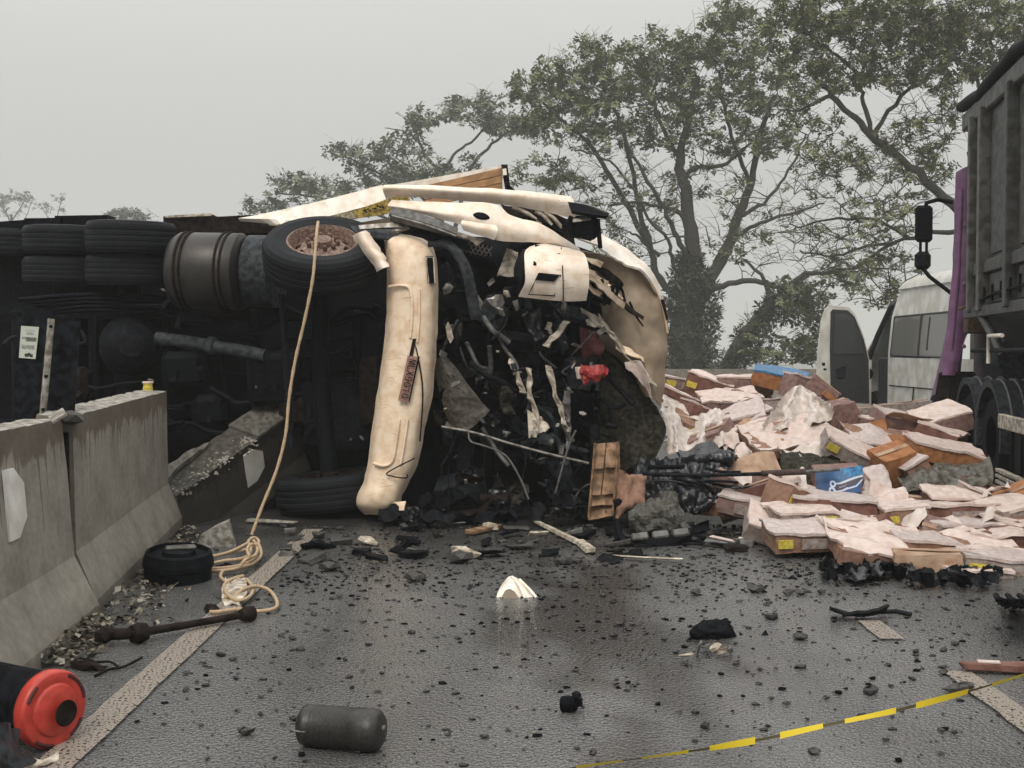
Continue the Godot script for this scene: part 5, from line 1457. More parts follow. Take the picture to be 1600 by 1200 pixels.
	# great torn roof sheet curling down to the right
	L("roof_sheet", M.beige, [pl([[884, 392, 10.55], [930, 396, 10.45], [975, 408, 10.45], [1010, 424, 10.6]], 10.5), pl([[925, 440, 10.7], [950, 430, 10.5], [990, 430, 10.45], [1030, 458, 10.6]], 10.5), pl([[940, 490, 10.75], [965, 485, 10.5], [1005, 485, 10.42], [1043, 505, 10.6]], 10.5), pl([[938, 532, 10.75], [970, 535, 10.5], [1010, 540, 10.42], [1043, 545, 10.6]], 10.5), pl([[975, 570, 10.7], [992, 580, 10.5], [1018, 585, 10.45], [1041, 590, 10.6]], 10.5), pl([[1003, 612, 10.7], [1012, 618, 10.5], [1024, 625, 10.5], [1036, 632, 10.6]], 10.5)], 26, 40, 0.012, 0.025, 2.6, 12, true, 0.03)
	L("roof_flap", M.white, [pl([[868, 352, 10.45], [930, 362, 10.45], [985, 392, 10.5], [1022, 430, 10.6], [1040, 478, 10.7]], 10.5), pl([[905, 372, 10.35], [935, 384, 10.3], [972, 410, 10.32], [1004, 422, 10.36], [1028, 455, 10.52]], 10.5)], 26, 4, 0.02, 0.012, 4.0, 3, true, 0.15)
	T("sheet_edge", M.cream, pl([[1004, 424, 10.42], [1024, 450, 10.48], [1036, 480, 10.52], [1043, 520, 10.58]], 10.5), 0.012, 5)
	L("sheet_tear", M.black, [pl([[985, 470, 10.36], [995, 492, 10.33], [1006, 510, 10.33]], 10.4), pl([[982, 473, 10.36], [993, 496, 10.33], [1005, 511, 10.33]], 10.4)], 6, 2, 0.01)
	L("sheet_tear", M.brown_dark, [pl([[1032, 468, 10.48], [1041, 500, 10.52]], 10.4), pl([[1036, 468, 10.52], [1043, 500, 10.56]], 10.4)], 5, 2, 0.01)
	# crumpled ribbons between them
	for i in 16:
		var x0 := 850.0 + r.randf_range(0, 70)
		var y0 := 378.0 + r.randf_range(0, 40) + (x0 - 850) * 0.35
		var ln2 := r.randf_range(40, 95)
		var sl := r.randf_range(0.25, 0.75)
		var wd := r.randf_range(4, 11)
		var d := r.randf_range(10.15, 10.45)
		L("crumpled_ribbon", [M.cream, M.offwhite, M.beige, M.beige, M.brown_dark][r.randi() % 5], [pl([[x0, y0], [x0 + ln2 * 0.5, y0 + ln2 * 0.5 * sl - 4], [x0 + ln2, y0 + ln2 * sl]], d), pl([[x0 - 2, y0 + wd], [x0 + ln2 * 0.5, y0 + ln2 * 0.5 * sl + wd * 0.6, d - 0.06], [x0 + ln2 - 3, y0 + ln2 * sl + wd]], d)], 12, 3, 0.01, 0.025, 6.0, i, false, 0.15)
	for q in [[926, 418, 918, 480], [940, 436, 944, 478], [958, 446, 950, 476], [964, 440, 962, 464], [900, 400, 890, 470]]:
		T("bent_bar", M.black, pl([[q[0], q[1]], [(q[0] + q[2]) / 2.0 + 2, (q[1] + q[3]) / 2.0], [q[2], q[3]]], 10.2), 0.016, 5)
	for q in [[908, 480, 960, 520], [935, 490, 985, 560], [962, 535, 1005, 560], [915, 500, 945, 505], [990, 570, 1024, 600]]:
		L("torn_strip", M.offwhite if q[0] != 962 else M.cream, [pl([[q[0], q[1]], [(q[0] + q[2]) / 2.0, (q[1] + q[3]) / 2.0 - 5], [q[2], q[3]]], 10.42), pl([[q[0] + 2, q[1] + 8], [(q[0] + q[2]) / 2.0, (q[1] + q[3]) / 2.0 + 8], [q[2] + 2, q[3] + 4]], 10.36)], 12, 3, 0.01, 0.02, 6.0, q[0], true, 0.25)
	L("torn_strip", M.lid, [pl([[976, 566, 10.3], [1000, 566, 10.25], [1012, 590, 10.25]], 10.3), pl([[978, 576, 10.3], [996, 590, 10.3], [1018, 622, 10.3]], 10.3)], 12, 6, 0.015, 0.02, 6.0, 44, true, 0.2)
	# engine bay: black tubes, boxes, pale ribbons
	for i in 90:
		var x := r.randf_range(690, 960)
		var y := r.randf_range(440, 790)
		var pts := []
		var d := r.randf_range(10.2, 10.75)
		var a := r.randf_range(0.6, 2.4) if r.randf() < 0.65 else r.randf_range(-0.3, 0.6)
		var ln2 := r.randf_range(10, 34)
		for k in 4: pts.append(at(clampf(x + cos(a) * k * ln2 + r.randf_range(-8, 8), 690, 990), minf(y + sin(a) * k * ln2 + r.randf_range(-8, 8), 805), d + r.randf_range(-0.08, 0.08)))
		T("hose", [M.black, M.black, M.dark, M.dark2, M.grey, M.bluegrey][r.randi() % 6], pts, r.randf_range(0.006, 0.028), 6)
	for i in 34:
		var x := r.randf_range(690, 940)
		var y := r.randf_range(430, 785)
		var b := MB.new()
		b.box(at(x, y, r.randf_range(10.45, 10.8)), Vector3(r.randf_range(0.08, 0.32), r.randf_range(0.08, 0.36), r.randf_range(0.08, 0.25)), Basis.from_euler(Vector3(r.randf_range(-0.6, 0.6), r.randf_range(-0.6, 0.6), r.randf_range(-0.6, 0.6))), 0.02, 0.02, r)
		part(b, "engine_component", [M.black, M.dark, M.dark2, M.brown_dark, M.bluegrey][r.randi() % 5], wk)
	for i in 26:
		var x := r.randf_range(690, 930)
		var y := r.randf_range(470, 800)
		var s := r.randf_range(14, 46)
		var a := r.randf_range(0, 3.1)
		var d := r.randf_range(10.15, 10.5)
		L("torn_black_sheet", [M.black, M.dark, M.bag, M.olive][r.randi() % 4], [pl([[x, y], [x + cos(a) * s, minf(800, y + sin(a) * s)]], d), pl([[x - sin(a) * s * 0.5, minf(806, y + cos(a) * s * 0.5)], [x + cos(a) * s - sin(a) * s * 0.4, minf(806, y + sin(a) * s + cos(a) * s * 0.6)]], d - 0.08)], 7, 6, 0.008, 0.07, 6.0, i, false, 0.2)
	for q in [[[824, 574], [824, 610], [832, 650], [830, 682]], [[854, 570], [862, 610], [872, 640], [884, 672]], [[848, 540], [866, 520], [880, 500]], [[884, 610], [880, 650], [886, 700]], [[796, 560], [806, 588], [812, 612]]]:
		L("pale_ribbon", M.offwhite if q[0][0] != 884 else M.grey, [pl(q, 10.15), pl(q.map(func(p): return [p[0] + 7 + (p[1] % 7) * 0.9, p[1] + 2]), 10.12)], 14, 3, 0.012, 0.03, 7.0, q[0][0], false, 0.3)
	L("pale_ribbon", M.offwhite, [pl([[824, 640], [850, 655], [858, 668]], 10.12), pl([[826, 684], [838, 676], [852, 676]], 10.1)], 8, 5, 0.01, 0.03, 7.0, 5, false, 0.3)
	for q in [[776, 470, 26, 30], [792, 458, 14, 12], [782, 486, 26, 12], [745, 470, 14, 30], [702, 520, 10, 34], [880, 480, 10, 22], [862, 690, 14, 10], [843, 655, 10, 12], [872, 664, 10, 8], [910, 646, 14, 8], [700, 450, 16, 22]]:
		var b := MB.new()
		b.chunk(at(q[0], q[1], 10.15), Vector3(q[2], q[3], 8) * 10.15 / F, Basis.from_euler(Vector3(0, 0, q[0] * 0.3)), r, 0.4)
		part(b, "bright_fitting", M.steel if q[0] % 3 else M.offwhite, wk)
	for i in 60:       # small torn bits of metal, foil and wire in the crushed bay
		var x := r.randf_range(690, 950)
		var y := r.randf_range(440, 800)
		var b := MB.new()
		var l := r.randf_range(4, 16) * 10.2 / F
		b.box(at(x, y, r.randf_range(10.0, 10.3)), Vector3(l, l * r.randf_range(0.15, 0.6), 0.006), Basis.from_euler(Vector3(r.randf_range(-0.8, 0.8), r.randf_range(-0.8, 0.8), r.randf() * 6)), 0.0, l * 0.15, r)
		part(b, "metal_shred", [M.grey, M.grey, M.steel, M.bluegrey, M.offwhite, M.dark2][r.randi() % 6], wk)
	L("red_cloth", M.red, [pl([[908, 572], [930, 568], [952, 572]], 10.18), pl([[905, 582], [928, 586], [948, 586]], 10.1), pl([[912, 600], [920, 594], [936, 590]], 10.16)], 8, 8, 0.01, 0.05, 8.0, 9, false, 0.2)
	L("red_cloth", M.red_dark, [pl([[905, 512], [925, 515], [938, 525]], 10.4), pl([[908, 545], [925, 550], [945, 545]], 10.35), pl([[912, 562], [925, 560], [935, 556]], 10.4)], 8, 8, 0.01, 0.04, 7.0, 4)
	L("pale_rag", M.offwhite, [pl([[898, 574], [910, 572]], 10.2), pl([[902, 590], [912, 592]], 10.16)], 4, 4, 0.01, 0.03)
	T("steel_tube", M.steel, pl([[690, 667], [740, 676], [800, 694], [860, 710], [920, 724]], 9.95), 0.013, 8)
	T("steel_tube", M.grey, pl([[732, 676, 9.94], [736, 690, 9.9], [760, 698, 9.9], [790, 712, 9.9], [812, 746, 9.85], [826, 780, 9.8]], 9.9), 0.009, 7)
	T("steel_tube", M.grey, pl([[900, 672], [886, 705], [868, 770]], 9.9), 0.010, 7)
	for q in [[[640, 500], [660, 600], [656, 690]], [[762, 690], [756, 740], [768, 800]], [[826, 700], [816, 760], [832, 800]], [[700, 730], [702, 790], [704, 812]]]: T("hanging_wire", M.dark2, pl(q, 9.95), 0.007, 5)
	# crushed sheets along the ground under the cab
	for i in 34:
		var x := 590.0 + r.randf() * 380.0
		var y := r.randf_range(760, 806)
		var wd := r.randf_range(14, 60)
		var dd := r.randf_range(9.75, 10.25)
		L("crushed_underpanel", [M.black, M.black, M.dark, M.dark2, M.brown_dark, M.bag][r.randi() % 6], [pl([[x, y], [x + wd * 0.5, y - r.randf_range(-4, 8)], [x + wd, y + r.randf_range(-10, 8)]], dd), pl([[x - r.randf_range(-6, 10), minf(814, y + r.randf_range(6, 30))], [x + wd * 0.5, minf(816, y + r.randf_range(6, 26))], [x + wd + r.randf_range(-8, 10), minf(814, y + r.randf_range(4, 28))]], dd - r.randf_range(0.0, 0.2))], 9, 6, 0.01, 0.06, 7.0, i, true, 0.25)

# ---- the spilt cartons --------------------------------------------------------------------
func crumpled_box(b: MB, c: Vector3, s: Vector3, amp: float, seed_: int, div := 5, open_bottom := false):
	b.nz.seed = seed_
	var fr := 3.2
	var h := s * 0.5
	var P := func(q: Vector3) -> Vector3:
		var p := c + q * h
		var e := 1.0 - 0.03 * (absf(q.x * q.y) + absf(q.y * q.z))
		return p * Vector3(e, 1, e) + Vector3(b.nz.get_noise_3dv(p * fr + Vector3(7, 0, 0)), b.nz.get_noise_3dv(p * fr + Vector3(0, 31, 0)), b.nz.get_noise_3dv(p * fr + Vector3(0, 0, 53))) * amp * 1.6
	var faces := [[Vector3.RIGHT, Vector3.BACK, Vector3.UP], [Vector3.LEFT, Vector3.FORWARD, Vector3.UP], [Vector3.UP, Vector3.RIGHT, Vector3.FORWARD], [Vector3.BACK, Vector3.LEFT, Vector3.UP], [Vector3.FORWARD, Vector3.RIGHT, Vector3.UP]]
	if not open_bottom: faces.append([Vector3.DOWN, Vector3.RIGHT, Vector3.BACK])
	var g := 30
	for f in faces:
		var ext := (f[1] as Vector3).abs().dot(s)
		var ext2 := (f[2] as Vector3).abs().dot(s)
		var n1 := clampi(int(ext / 0.07), 1, div + 3)
		var n2 := clampi(int(ext2 / 0.07), 1, div + 3)
		b.sg(g)
		g += 1
		var flip: bool = (f[1] as Vector3).cross(f[2]).dot(f[0]) > 0
		for i in n1:
			for j in n2:
				var q := []
				for k in [[i, j], [i + 1, j], [i + 1, j + 1], [i, j + 1]]:
					q.append(P.call(f[0] + f[1] * (2.0 * k[0] / n1 - 1.0) + f[2] * (2.0 * k[1] / n2 - 1.0)))
				if flip: q.reverse()
				b.quad(q[0], q[1], q[2], q[3])
	b.sg(-1)

var carton_n := 0
func carton(px: float, py: float, d: float, s: Vector3, yaw: float, pitch: float, roll: float, style: String, label: String, group := "cartons spilt from the overturned lorry", where = null) -> Node3D:
	carton_n += 1
	var pos: Vector3 = at(px, py, d) if where == null else where
	if where == null:
		s.y *= 1.22
		pitch -= 4.0
		roll += 3.5 * sin(carton_n * 2.3)
		yaw += 8.0 * sin(carton_n * 1.7)
	var t := thing("carton", label, "carton", pos, group)
	t.basis = Basis.from_euler(Vector3(deg_to_rad(pitch), deg_to_rad(yaw), deg_to_rad(roll)))
	bases.erase(t)
	var body: Material = M.card_red
	var lid: Material = [M.lid, M.lid2, M.lid3][carton_n % 3]
	if "m" in style: body = M.card_mauve
	elif "o" in style: body = M.card_orange
	elif "c" in style: body = M.card
	elif "g" in style: body = M.card_grey
	elif "t" in style: body = M.card_tan
	var b := MB.new()
	crumpled_box(b, Vector3.ZERO, s, 0.010 if not "k" in style else 0.03, carton_n)
	local(b, "carton_body", body, t)
	if not "n" in style:
		if "B" in style: lid = M.blue
		b = MB.new()
		var hh := minf(0.020, s.y * 0.25)
		crumpled_box(b, Vector3(0, s.y * 0.5 - hh * 0.5 + 0.013, 0), Vector3(s.x + 0.022, hh, s.z + 0.022), 0.016 if not "f" in style else 0.034, carton_n + 200, 8)
		local(b, "carton_lid", lid, t)
	else:
		b = MB.new()      # closed flaps meet along a taped seam
		b.box(Vector3(0, s.y * 0.5 + 0.006, 0), Vector3(s.x * 0.98, 0.008, 0.05), Basis(), 0.002)
		local(b, "packing_tape", M.card_tan, t)
	if "y" in style or "Y" in style:
		b = MB.new()
		var lx := s.x * (-0.34 if "y" in style else 0.30)
		b.box(Vector3(lx, s.y * 0.04, s.z * 0.5 + 0.012), Vector3(minf(0.11, s.x * 0.3), minf(0.065, s.y * 0.6), 0.006), Basis(), 0.001)
		local(b, "yellow_label", M.yellow, t)
	if "p" in style:
		b = MB.new()
		b.box(Vector3(s.x * 0.12, 0.0, s.z * 0.5 + 0.010), Vector3(s.x * 0.45, s.y * 0.55, 0.006), Basis(), 0.001)
		local(b, "printed_panel", M.card_grey, t)
	if "v" in style:
		b = MB.new()
		b.loft([[Vector3(-s.x * 0.5, s.y * 0.5, s.z * 0.5), Vector3(s.x * 0.3, s.y * 0.5, s.z * 0.5)], [Vector3(-s.x * 0.42, s.y * 0.85, s.z * 0.75), Vector3(s.x * 0.2, s.y * 0.9, s.z * 0.72)]], 6, 4, 0.006, 0.02, 5.0, carton_n)
		local(b, "open_flap", M.card_tan, t)
	return t

func sheet(called: String, label: String, cat: String, m: Material, rails: Array, nu: int, nv: int, th: float, amp: float, fr: float, seed_: int, ragged := 0.1, group := "") -> MeshInstance3D:
	var b := MB.new()
	b.loft(rails, nu, nv, th, amp, fr, seed_, true, ragged)
	var o := part(b, called, m)
	tag(o, label, cat, group)
	return o

func V(x, y, z) -> Vector3: return Vector3(x, y, z)

func cartons():
	var S := V(0.60, 0.13, 0.42)
	# back of the heap
	carton(1064, 603, 13.0, V(0.52, 0.12, 0.4), 0, 4, -13, "ypm", "yellow-labelled carton at the left end of the heap's back row, against the cab sheet")
	carton(1106, 606, 12.7, V(0.50, 0.20, 0.4), -12, 10, -15, "yfr", "tilted carton with a white flap and yellow label, second along the back row")
	carton(1162, 602, 12.7, V(0.62, 0.15, 0.42), 4, 6, -1, "m", "wide white-topped mauve carton left of the blue-topped one")
	carton(1218, 592, 12.5, V(0.58, 0.13, 0.44), -22, 14, -12, "oB", "orange-brown carton with a blue printed top, highest on the heap")
	carton(1075, 626, 12.3, V(0.70, 0.07, 0.4), 0, 8, -22, "w", "thin flat white carton sloping right under the back row's left end")
	carton(1140, 628, 12.2, V(0.62, 0.12, 0.45), 10, 18, 3, "mf", "crumpled pale carton below the wide mauve one")
	carton(1252, 607, 12.1, V(0.34, 0.20, 0.34), 20, 8, -14, "m", "small mauve carton beneath the blue-topped one on its right side")
	carton(1283, 613, 11.9, V(0.34, 0.17, 0.36), -25, 6, -38, "mn", "small lidless mauve carton tipped steeply beside the open van door")
	carton(1310, 632, 11.8, V(0.44, 0.05, 0.34), -10, 4, -42, "on", "narrow brown flap-like carton standing on edge in front of the van door")
	carton(1166, 655, 11.6, V(0.50, 0.11, 0.4), 14, 8, 17, "mp", "carton rising to the right between the two plastic sheets, upper of a pair")
	carton(1166, 676, 11.3, V(0.46, 0.13, 0.4), 12, 2, 19, "r", "dark red-brown carton rising to the right, lower of a pair between plastic sheets")
	carton(1232, 684, 10.9, V(0.84, 0.07, 0.55), 6, 26, 6, "cf", "largest flat white carton face in the middle of the heap")
	carton(1303, 655, 11.6, V(0.34, 0.28, 0.36), 20, 6, 18, "mk n", "crushed bare mauve carton in the saddle before the van's front door")
	carton(1392, 641, 12.2, V(0.80, 0.11, 0.4), 4, 2, 4, "gn", "long bare carton at the top of the heap under the van's side window")
	carton(1364, 665, 11.5, V(0.34, 0.12, 0.34), 8, 10, -7, "m", "small white-topped carton left of the pair beside the mudguards")
	carton(1415, 664, 11.3, V(0.62, 0.14, 0.42), -6, 14, -11, "mv", "white-topped carton sloping down to the right, middle of the top right group")
	carton(1468, 658, 11.2, V(0.48, 0.15, 0.44), 16, 16, 13, "m", "white-topped carton against the lorry's mudguard, tilted up to the right")
	carton(1470, 684, 10.9, V(0.40, 0.15, 0.40), -28, 2, -14, "r", "dark-sided carton wedged beneath the one against the mudguard")
	carton(1385, 691, 10.8, V(0.80, 0.08, 0.5), -8, 20, -7, "cf", "broad flat white carton right of the yellow-labelled steep one")
	carton(1328, 703, 10.4, V(0.55, 0.10, 0.36), -16, 22, -33, "yg", "grey-white carton sliding down steeply with a yellow label at its upper end")
	carton(1394, 727, 10.2, V(0.34, 0.24, 0.3), 28, 22, 20, "on", "bare orange carton block above the torn white wrapper")
	carton(1428, 735, 10.1, V(0.22, 0.17, 0.28), 10, 10, 30, "c", "small brown carton right beside the bare orange block")
	carton(1418, 698, 10.7, V(0.30, 0.13, 0.3), 10, 8, -14, "on", "small bare brown carton behind the orange block")
	carton(1473, 706, 10.4, V(0.66, 0.11, 0.5), -5, 13, -8, "o", "white-topped carton with an orange-brown side above the grey tarpaulin")
	# middle
	carton(1165, 789, 9.6, V(0.40, 0.12, 0.36), -20, 8, -13, "mp", "mauve-sided carton below the large tan cardboard sheet")
	carton(1125, 788, 9.8, V(0.44, 0.09, 0.36), -12, 10, -9, "c", "leftmost low carton at the foot of the heap beside the black bag")
	carton(1232, 783, 9.3, V(0.30, 0.20, 0.32), 18, 12, -22, "cy", "open brown carton with a yellow label under the long pole", "cartons spilt from the overturned lorry")
	carton(1300, 790, 9.2, V(0.66, 0.12, 0.42), -8, 6, -7, "r", "long red-brown carton below the blue printed one")
	carton(1312, 776, 9.75, V(0.60, 0.05, 0.3), -6, 5, -5, "w", "thin white carton edge showing under the blue printed one")
	carton(1250, 806, 8.95, V(0.50, 0.10, 0.42), 4, 8, 1, "gY", "grey-sided carton with a yellow label at its right end, front left of the heap")
	carton(1250, 837, 8.5, V(0.50, 0.11, 0.48), -4, 9, -1, "cyp", "front left corner carton with a yellow label in the middle of its side")
	carton(1492, 778, 9.5, V(0.52, 0.09, 0.5), 2, 14, 0, "r", "white-topped carton lying under the grey tarpaulin")
	carton(1487, 804, 9.15, V(0.68, 0.14, 0.4), 3, 2, 0, "rp", "long level red-brown carton with a creased side, right of the torn white wrapper")
	carton(1497, 829, 8.7, V(0.46, 0.10, 0.4), -2, 4, -2, "gY", "grey-sided carton under the long level red-brown one")
	carton(1372, 854, 8.2, V(0.70, 0.09, 0.56), -4, 18, -2, "cf", "broad white carton face at the front of the heap")
	carton(1446, 876, 7.95, V(0.46, 0.115, 0.4), -6, 3, -3, "tn", "plain tan carton with no lid at the front of the heap")
	carton(1440, 852, 8.25, V(0.40, 0.09, 0.4), 8, 6, -3, "c", "pinkish carton tucked behind the plain tan one")
	carton(1520, 858, 8.2, V(0.60, 0.08, 0.5), -4, 12, 2, "cf", "wide flat white carton right of the plain tan one")
	carton(1562, 842, 8.45, V(0.46, 0.12, 0.46), -14, 10, 2, "rf", "white carton with a torn corner at the right edge of the photo")
	carton(1556, 884, 7.9, V(0.50, 0.13, 0.4), -2, 5, -2, "gyp", "front right carton printed grey with a yellow label at its left")
	carton(1580, 802, 9.0, V(0.40, 0.13, 0.4), 8, 8, 8, "gY", "carton half cut off by the right edge with yellow labels on its side")
	carton(1590, 822, 8.75, V(0.40, 0.09, 0.4), 0, 8, 0, "c", "low pale carton at the right edge under the yellow-labelled one")
	carton(1578, 776, 9.3, V(0.50, 0.04, 0.36), 10, 6, 26, "on", "flattened brown carton leaning up to the right edge of the photo")
	carton(1405, 806, 9.0, V(0.36, 0.13, 0.36), 6, 6, 2, "cy", "carton with a yellow label under the torn white wrapper")
	carton(1330, 824, 8.75, V(0.5, 0.09, 0.4), 4, 6, -2, "gk", "crushed grey carton between the two front rows", "cartons spilt from the overturned lorry")
	carton(1100, 650, 12.0, V(0.5, 0.13, 0.4), 14, 8, -20, "r", "reddish carton showing through the left plastic sheet")
	carton(1520, 902, 7.75, V(0.42, 0.10, 0.36), 12, 2, -6, "g", "torn grey carton lowest at the front right")
	# packed loosely underneath
	var r := RandomNumberGenerator.new()
	r.seed = 9
	var made := 0
	var tries := 0
	while made < 78 and tries < 4000:
		tries += 1
		var px := r.randf_range(1050, 1600)
		var py := r.randf_range(600, 872)
		if px < 1200 and py > 790: continue
		if px < 1290 and py > 835: continue
		if px < 1090 and py > 700: continue
		if px > 1480 and py < 760: continue
		if px > 1320 and py < 665: continue
		var d := 13.3 - (py - 580.0) / 320.0 * 6.0 + 0.35
		d = lerpf(13.2, 7.9, pow((py - 590.0) / 300.0, 0.72)) + 0.32
		var p := at(px, py, d)
		p.y -= r.randf_range(-0.03, 0.24)
		if p.y < 0.08: p.y = 0.08
		if p.y > 1.0: continue
		carton(0, 0, 0, V(r.randf_range(0.4, 0.62), r.randf_range(0.1, 0.15), r.randf_range(0.34, 0.46)), r.randf_range(-60, 60), r.randf_range(-12, 26), r.randf_range(-30, 30), ["mn", "rn", "cn", "g", "mpn", "r", "cyn", "on"][r.randi() % 8], "half buried carton showing only a side or corner between the others in the heap", "half buried cartons inside the heap", p)
		made += 1
	# torn scraps of wrapper lying among them
	for i in 30:
		var px := r.randf_range(1060, 1580)
		var py := r.randf_range(620, 860)
		if (px < 1290 and py > 800) or (px < 1130 and py > 690) or (px > 1480 and py < 760) or (px > 1320 and py < 660): continue
		var d := lerpf(13.2, 7.9, pow((py - 590.0) / 300.0, 0.72)) - 0.05
		var a := r.randf_range(-0.6, 0.6)
		var l := r.randf_range(20, 60)
		var w := r.randf_range(8, 22)
		sheet("wrapper_scrap", "torn scrap of white wrapper caught between the cartons", "wrapper", [M.lid3, M.film, M.card_tan, M.lid][i % 4], [pl([[px, py, d], [px + cos(a) * l * 0.5, py + sin(a) * l * 0.5 - 4, d], [px + cos(a) * l, py + sin(a) * l, d]], d), pl([[px - 4, py + w, d - 0.12], [px + cos(a) * l * 0.5, py + sin(a) * l * 0.5 + w, d - 0.18], [px + cos(a) * l + 4, py + sin(a) * l + w * 0.7, d - 0.12]], d)], 10, 6, 0.004, 0.05, 5.0, i, 0.25, "scraps of wrapper on the heap")
	# plastic film and wrappers
	var pleats := func(label: String, rays: Array, d0: float, d1: float, seed_: int):
		var rails := []
		for i in rays.size():
			var o := 0.07 if i % 2 else -0.05
			var q = rays[i]
			var mid := [lerpf(q[0], q[2], 0.5) + 5.0 * sin(i * 2.1), lerpf(q[1], q[3], 0.45)]
			rails.append([at(q[0], q[1], d0 + o * 0.3), at(mid[0], mid[1], lerpf(d0, d1, 0.5) + o), at(q[2], q[3], d1 + o * 0.8)])
		sheet("plastic_sheet", label, "plastic sheet", M.film, rails, 26, rays.size() * 6, 0.004, 0.022, -4.5, seed_, 0.06)
	pleats.call("white crumpled plastic sheet draped over the left side of the heap beside the cab", [[1032, 628, 1040, 690], [1046, 634, 1046, 712], [1062, 646, 1060, 706], [1084, 654, 1074, 714], [1100, 644, 1092, 700], [1112, 640, 1112, 708], [1122, 636, 1132, 694], [1132, 648, 1162, 714]], 11.75, 10.75, 5)
	pleats.call("white plastic film stretched in a forked fold over the left end of the heap", [[1030, 612, 1036, 632], [1060, 622, 1056, 644], [1100, 634, 1088, 656], [1130, 640, 1124, 652]], 12.15, 11.7, 7)
	pleats.call("white gathered plastic film below the blue-topped carton", [[1240, 604, 1192, 664], [1244, 602, 1206, 678], [1249, 600, 1226, 668], [1254, 601, 1250, 676], [1259, 604, 1270, 660], [1264, 607, 1298, 656], [1268, 612, 1300, 638]], 11.75, 10.95, 8)
	pleats.call("torn end of white film lying beside the saddle of the heap", [[1262, 640, 1206, 668], [1280, 640, 1240, 674], [1296, 646, 1280, 668]], 11.3, 10.95, 9)
	sheet("plastic_sheet", "small white plastic tongue hanging over the long pole", "plastic sheet", M.film, [pl([[1237, 735, 9.9], [1256, 734, 9.9]], 12), pl([[1246, 752, 9.7], [1260, 750, 9.72]], 12), pl([[1250, 776, 9.6], [1262, 768, 9.6]], 12), pl([[1250, 782, 9.4], [1256, 782, 9.4]], 12)], 8, 16, 0.004, 0.03, 6.0, 3)
	sheet("torn_wrapper", "pale speckled wrapper torn off behind the blue printed carton", "wrapper", M.lid2, [pl([[1342, 724, 9.95], [1380, 728, 9.9]], 12), pl([[1350, 750, 9.7], [1394, 756, 9.7]], 12), pl([[1346, 766, 9.6], [1388, 770, 9.6]], 12)], 14, 12, 0.006, 0.05, 5.0, 4)
	sheet("torn_wrapper", "white printed wrapper hanging over the end of a carton right of the blue one", "wrapper", M.lid3, [pl([[1360, 756, 9.5], [1412, 758, 9.5]], 12), pl([[1358, 780, 9.3], [1420, 780, 9.3]], 12), pl([[1366, 802, 9.2], [1420, 800, 9.2]], 12), pl([[1362, 812, 9.15], [1384, 810, 9.15]], 12)], 14, 16, 0.006, 0.04, 5.0, 6)
	sheet("torn_wrapper", "grey film trailing from the largest white carton face", "wrapper", M.film, [pl([[1224, 706, 10.55], [1285, 690, 10.6], [1300, 684, 10.7]], 12), pl([[1240, 714, 10.4], [1290, 712, 10.4], [1312, 704, 10.5]], 12)], 16, 8, 0.004, 0.05, 5.0, 9)
	sheet("cardboard_sheet", "large upright tan cardboard sheet in front of the heap, crossed by the pole", "cardboard", M.card_tan, [pl([[1142, 718, 10.3], [1180, 706, 10.35], [1208, 708, 10.4]], 12), pl([[1132, 740, 10.15], [1180, 742, 10.1], [1226, 744, 10.15]], 12), pl([[1128, 772, 9.95], [1180, 776, 9.9], [1222, 754, 10.0]], 12)], 14, 12, 0.008, 0.02, 3.0, 4, 0.02)
	sheet("cardboard_sheet", "brown cardboard panel right of the pole joint", "cardboard", M.card, [pl([[1204, 752, 10.0], [1248, 738, 10.0]], 12), pl([[1226, 796, 9.6], [1256, 800, 9.5]], 12)], 8, 8, 0.008, 0.02, 3.0, 5, 0.02)
	sheet("tarpaulin_piece", "dark olive tarpaulin piece above the blue printed carton", "tarpaulin", M.olive, [pl([[1222, 706, 10.5], [1270, 712, 10.4], [1318, 722, 10.3]], 12), pl([[1222, 735, 10.2], [1270, 738, 10.1], [1320, 740, 10.0]], 12), pl([[1258, 770, 9.9], [1280, 776, 9.85], [1300, 770, 9.9]], 12)], 36, 28, 0.01, 0.03, -4.0, 7, 0.05)
	sheet("tarpaulin_piece", "long crumpled grey-brown tarpaulin strip on the right of the heap", "tarpaulin", M.tarp, [pl([[1408, 742, 10.1], [1460, 728, 10.1], [1520, 728, 10.1], [1548, 716, 10.0]], 12), pl([[1404, 752, 9.8], [1460, 744, 9.7], [1510, 748, 9.7], [1552, 736, 9.7]], 12), pl([[1418, 770, 9.7], [1470, 762, 9.6], [1520, 762, 9.6], [1550, 760, 9.6]], 12)], 50, 30, 0.01, 0.035, -2.6, 11, 0.1)
	var bt := thing("black_plastic", "torn black plastic scraps strewn along the foot of the front cartons", "plastic sheet", gnd(1420, 905))
	for i in 26:
		var x := 1285.0 + i * 10.0 + r.randf_range(-8, 8)
		var y := 886.0 + r.randf_range(0, 20) + (8 if i > 10 else 0)
		var w := r.randf_range(16, 46)
		var q := MB.new()
		q.loft([[gnd(x, y - 14, r.randf_range(0.04, 0.12)), gnd(x + w * 0.5, y - 16, r.randf_range(0.03, 0.14)), gnd(x + w, y - 13, r.randf_range(0.03, 0.10))], [gnd(x - 3, y, r.randf_range(0.01, 0.05)), gnd(x + w * 0.5, y + 4, r.randf_range(0.01, 0.05)), gnd(x + w, y + 1, r.randf_range(0.01, 0.04))]], 10, 7, 0.006, 0.03, -5.0, i, true, 0.3)
		part(q, "torn_scrap", [M.bag, M.black, M.black, M.dark][i % 4], bt)
	# the blue printed carton with its white looped emblem
	var t := thing("printed_carton", "carton with a blue printed face and white looped lettering in the middle of the heap", "carton", at(1310, 752, 9.9))
	var im := Image.create(256, 128, false, Image.FORMAT_RGB8)
	var n := FastNoiseLite.new()
	n.seed = 3
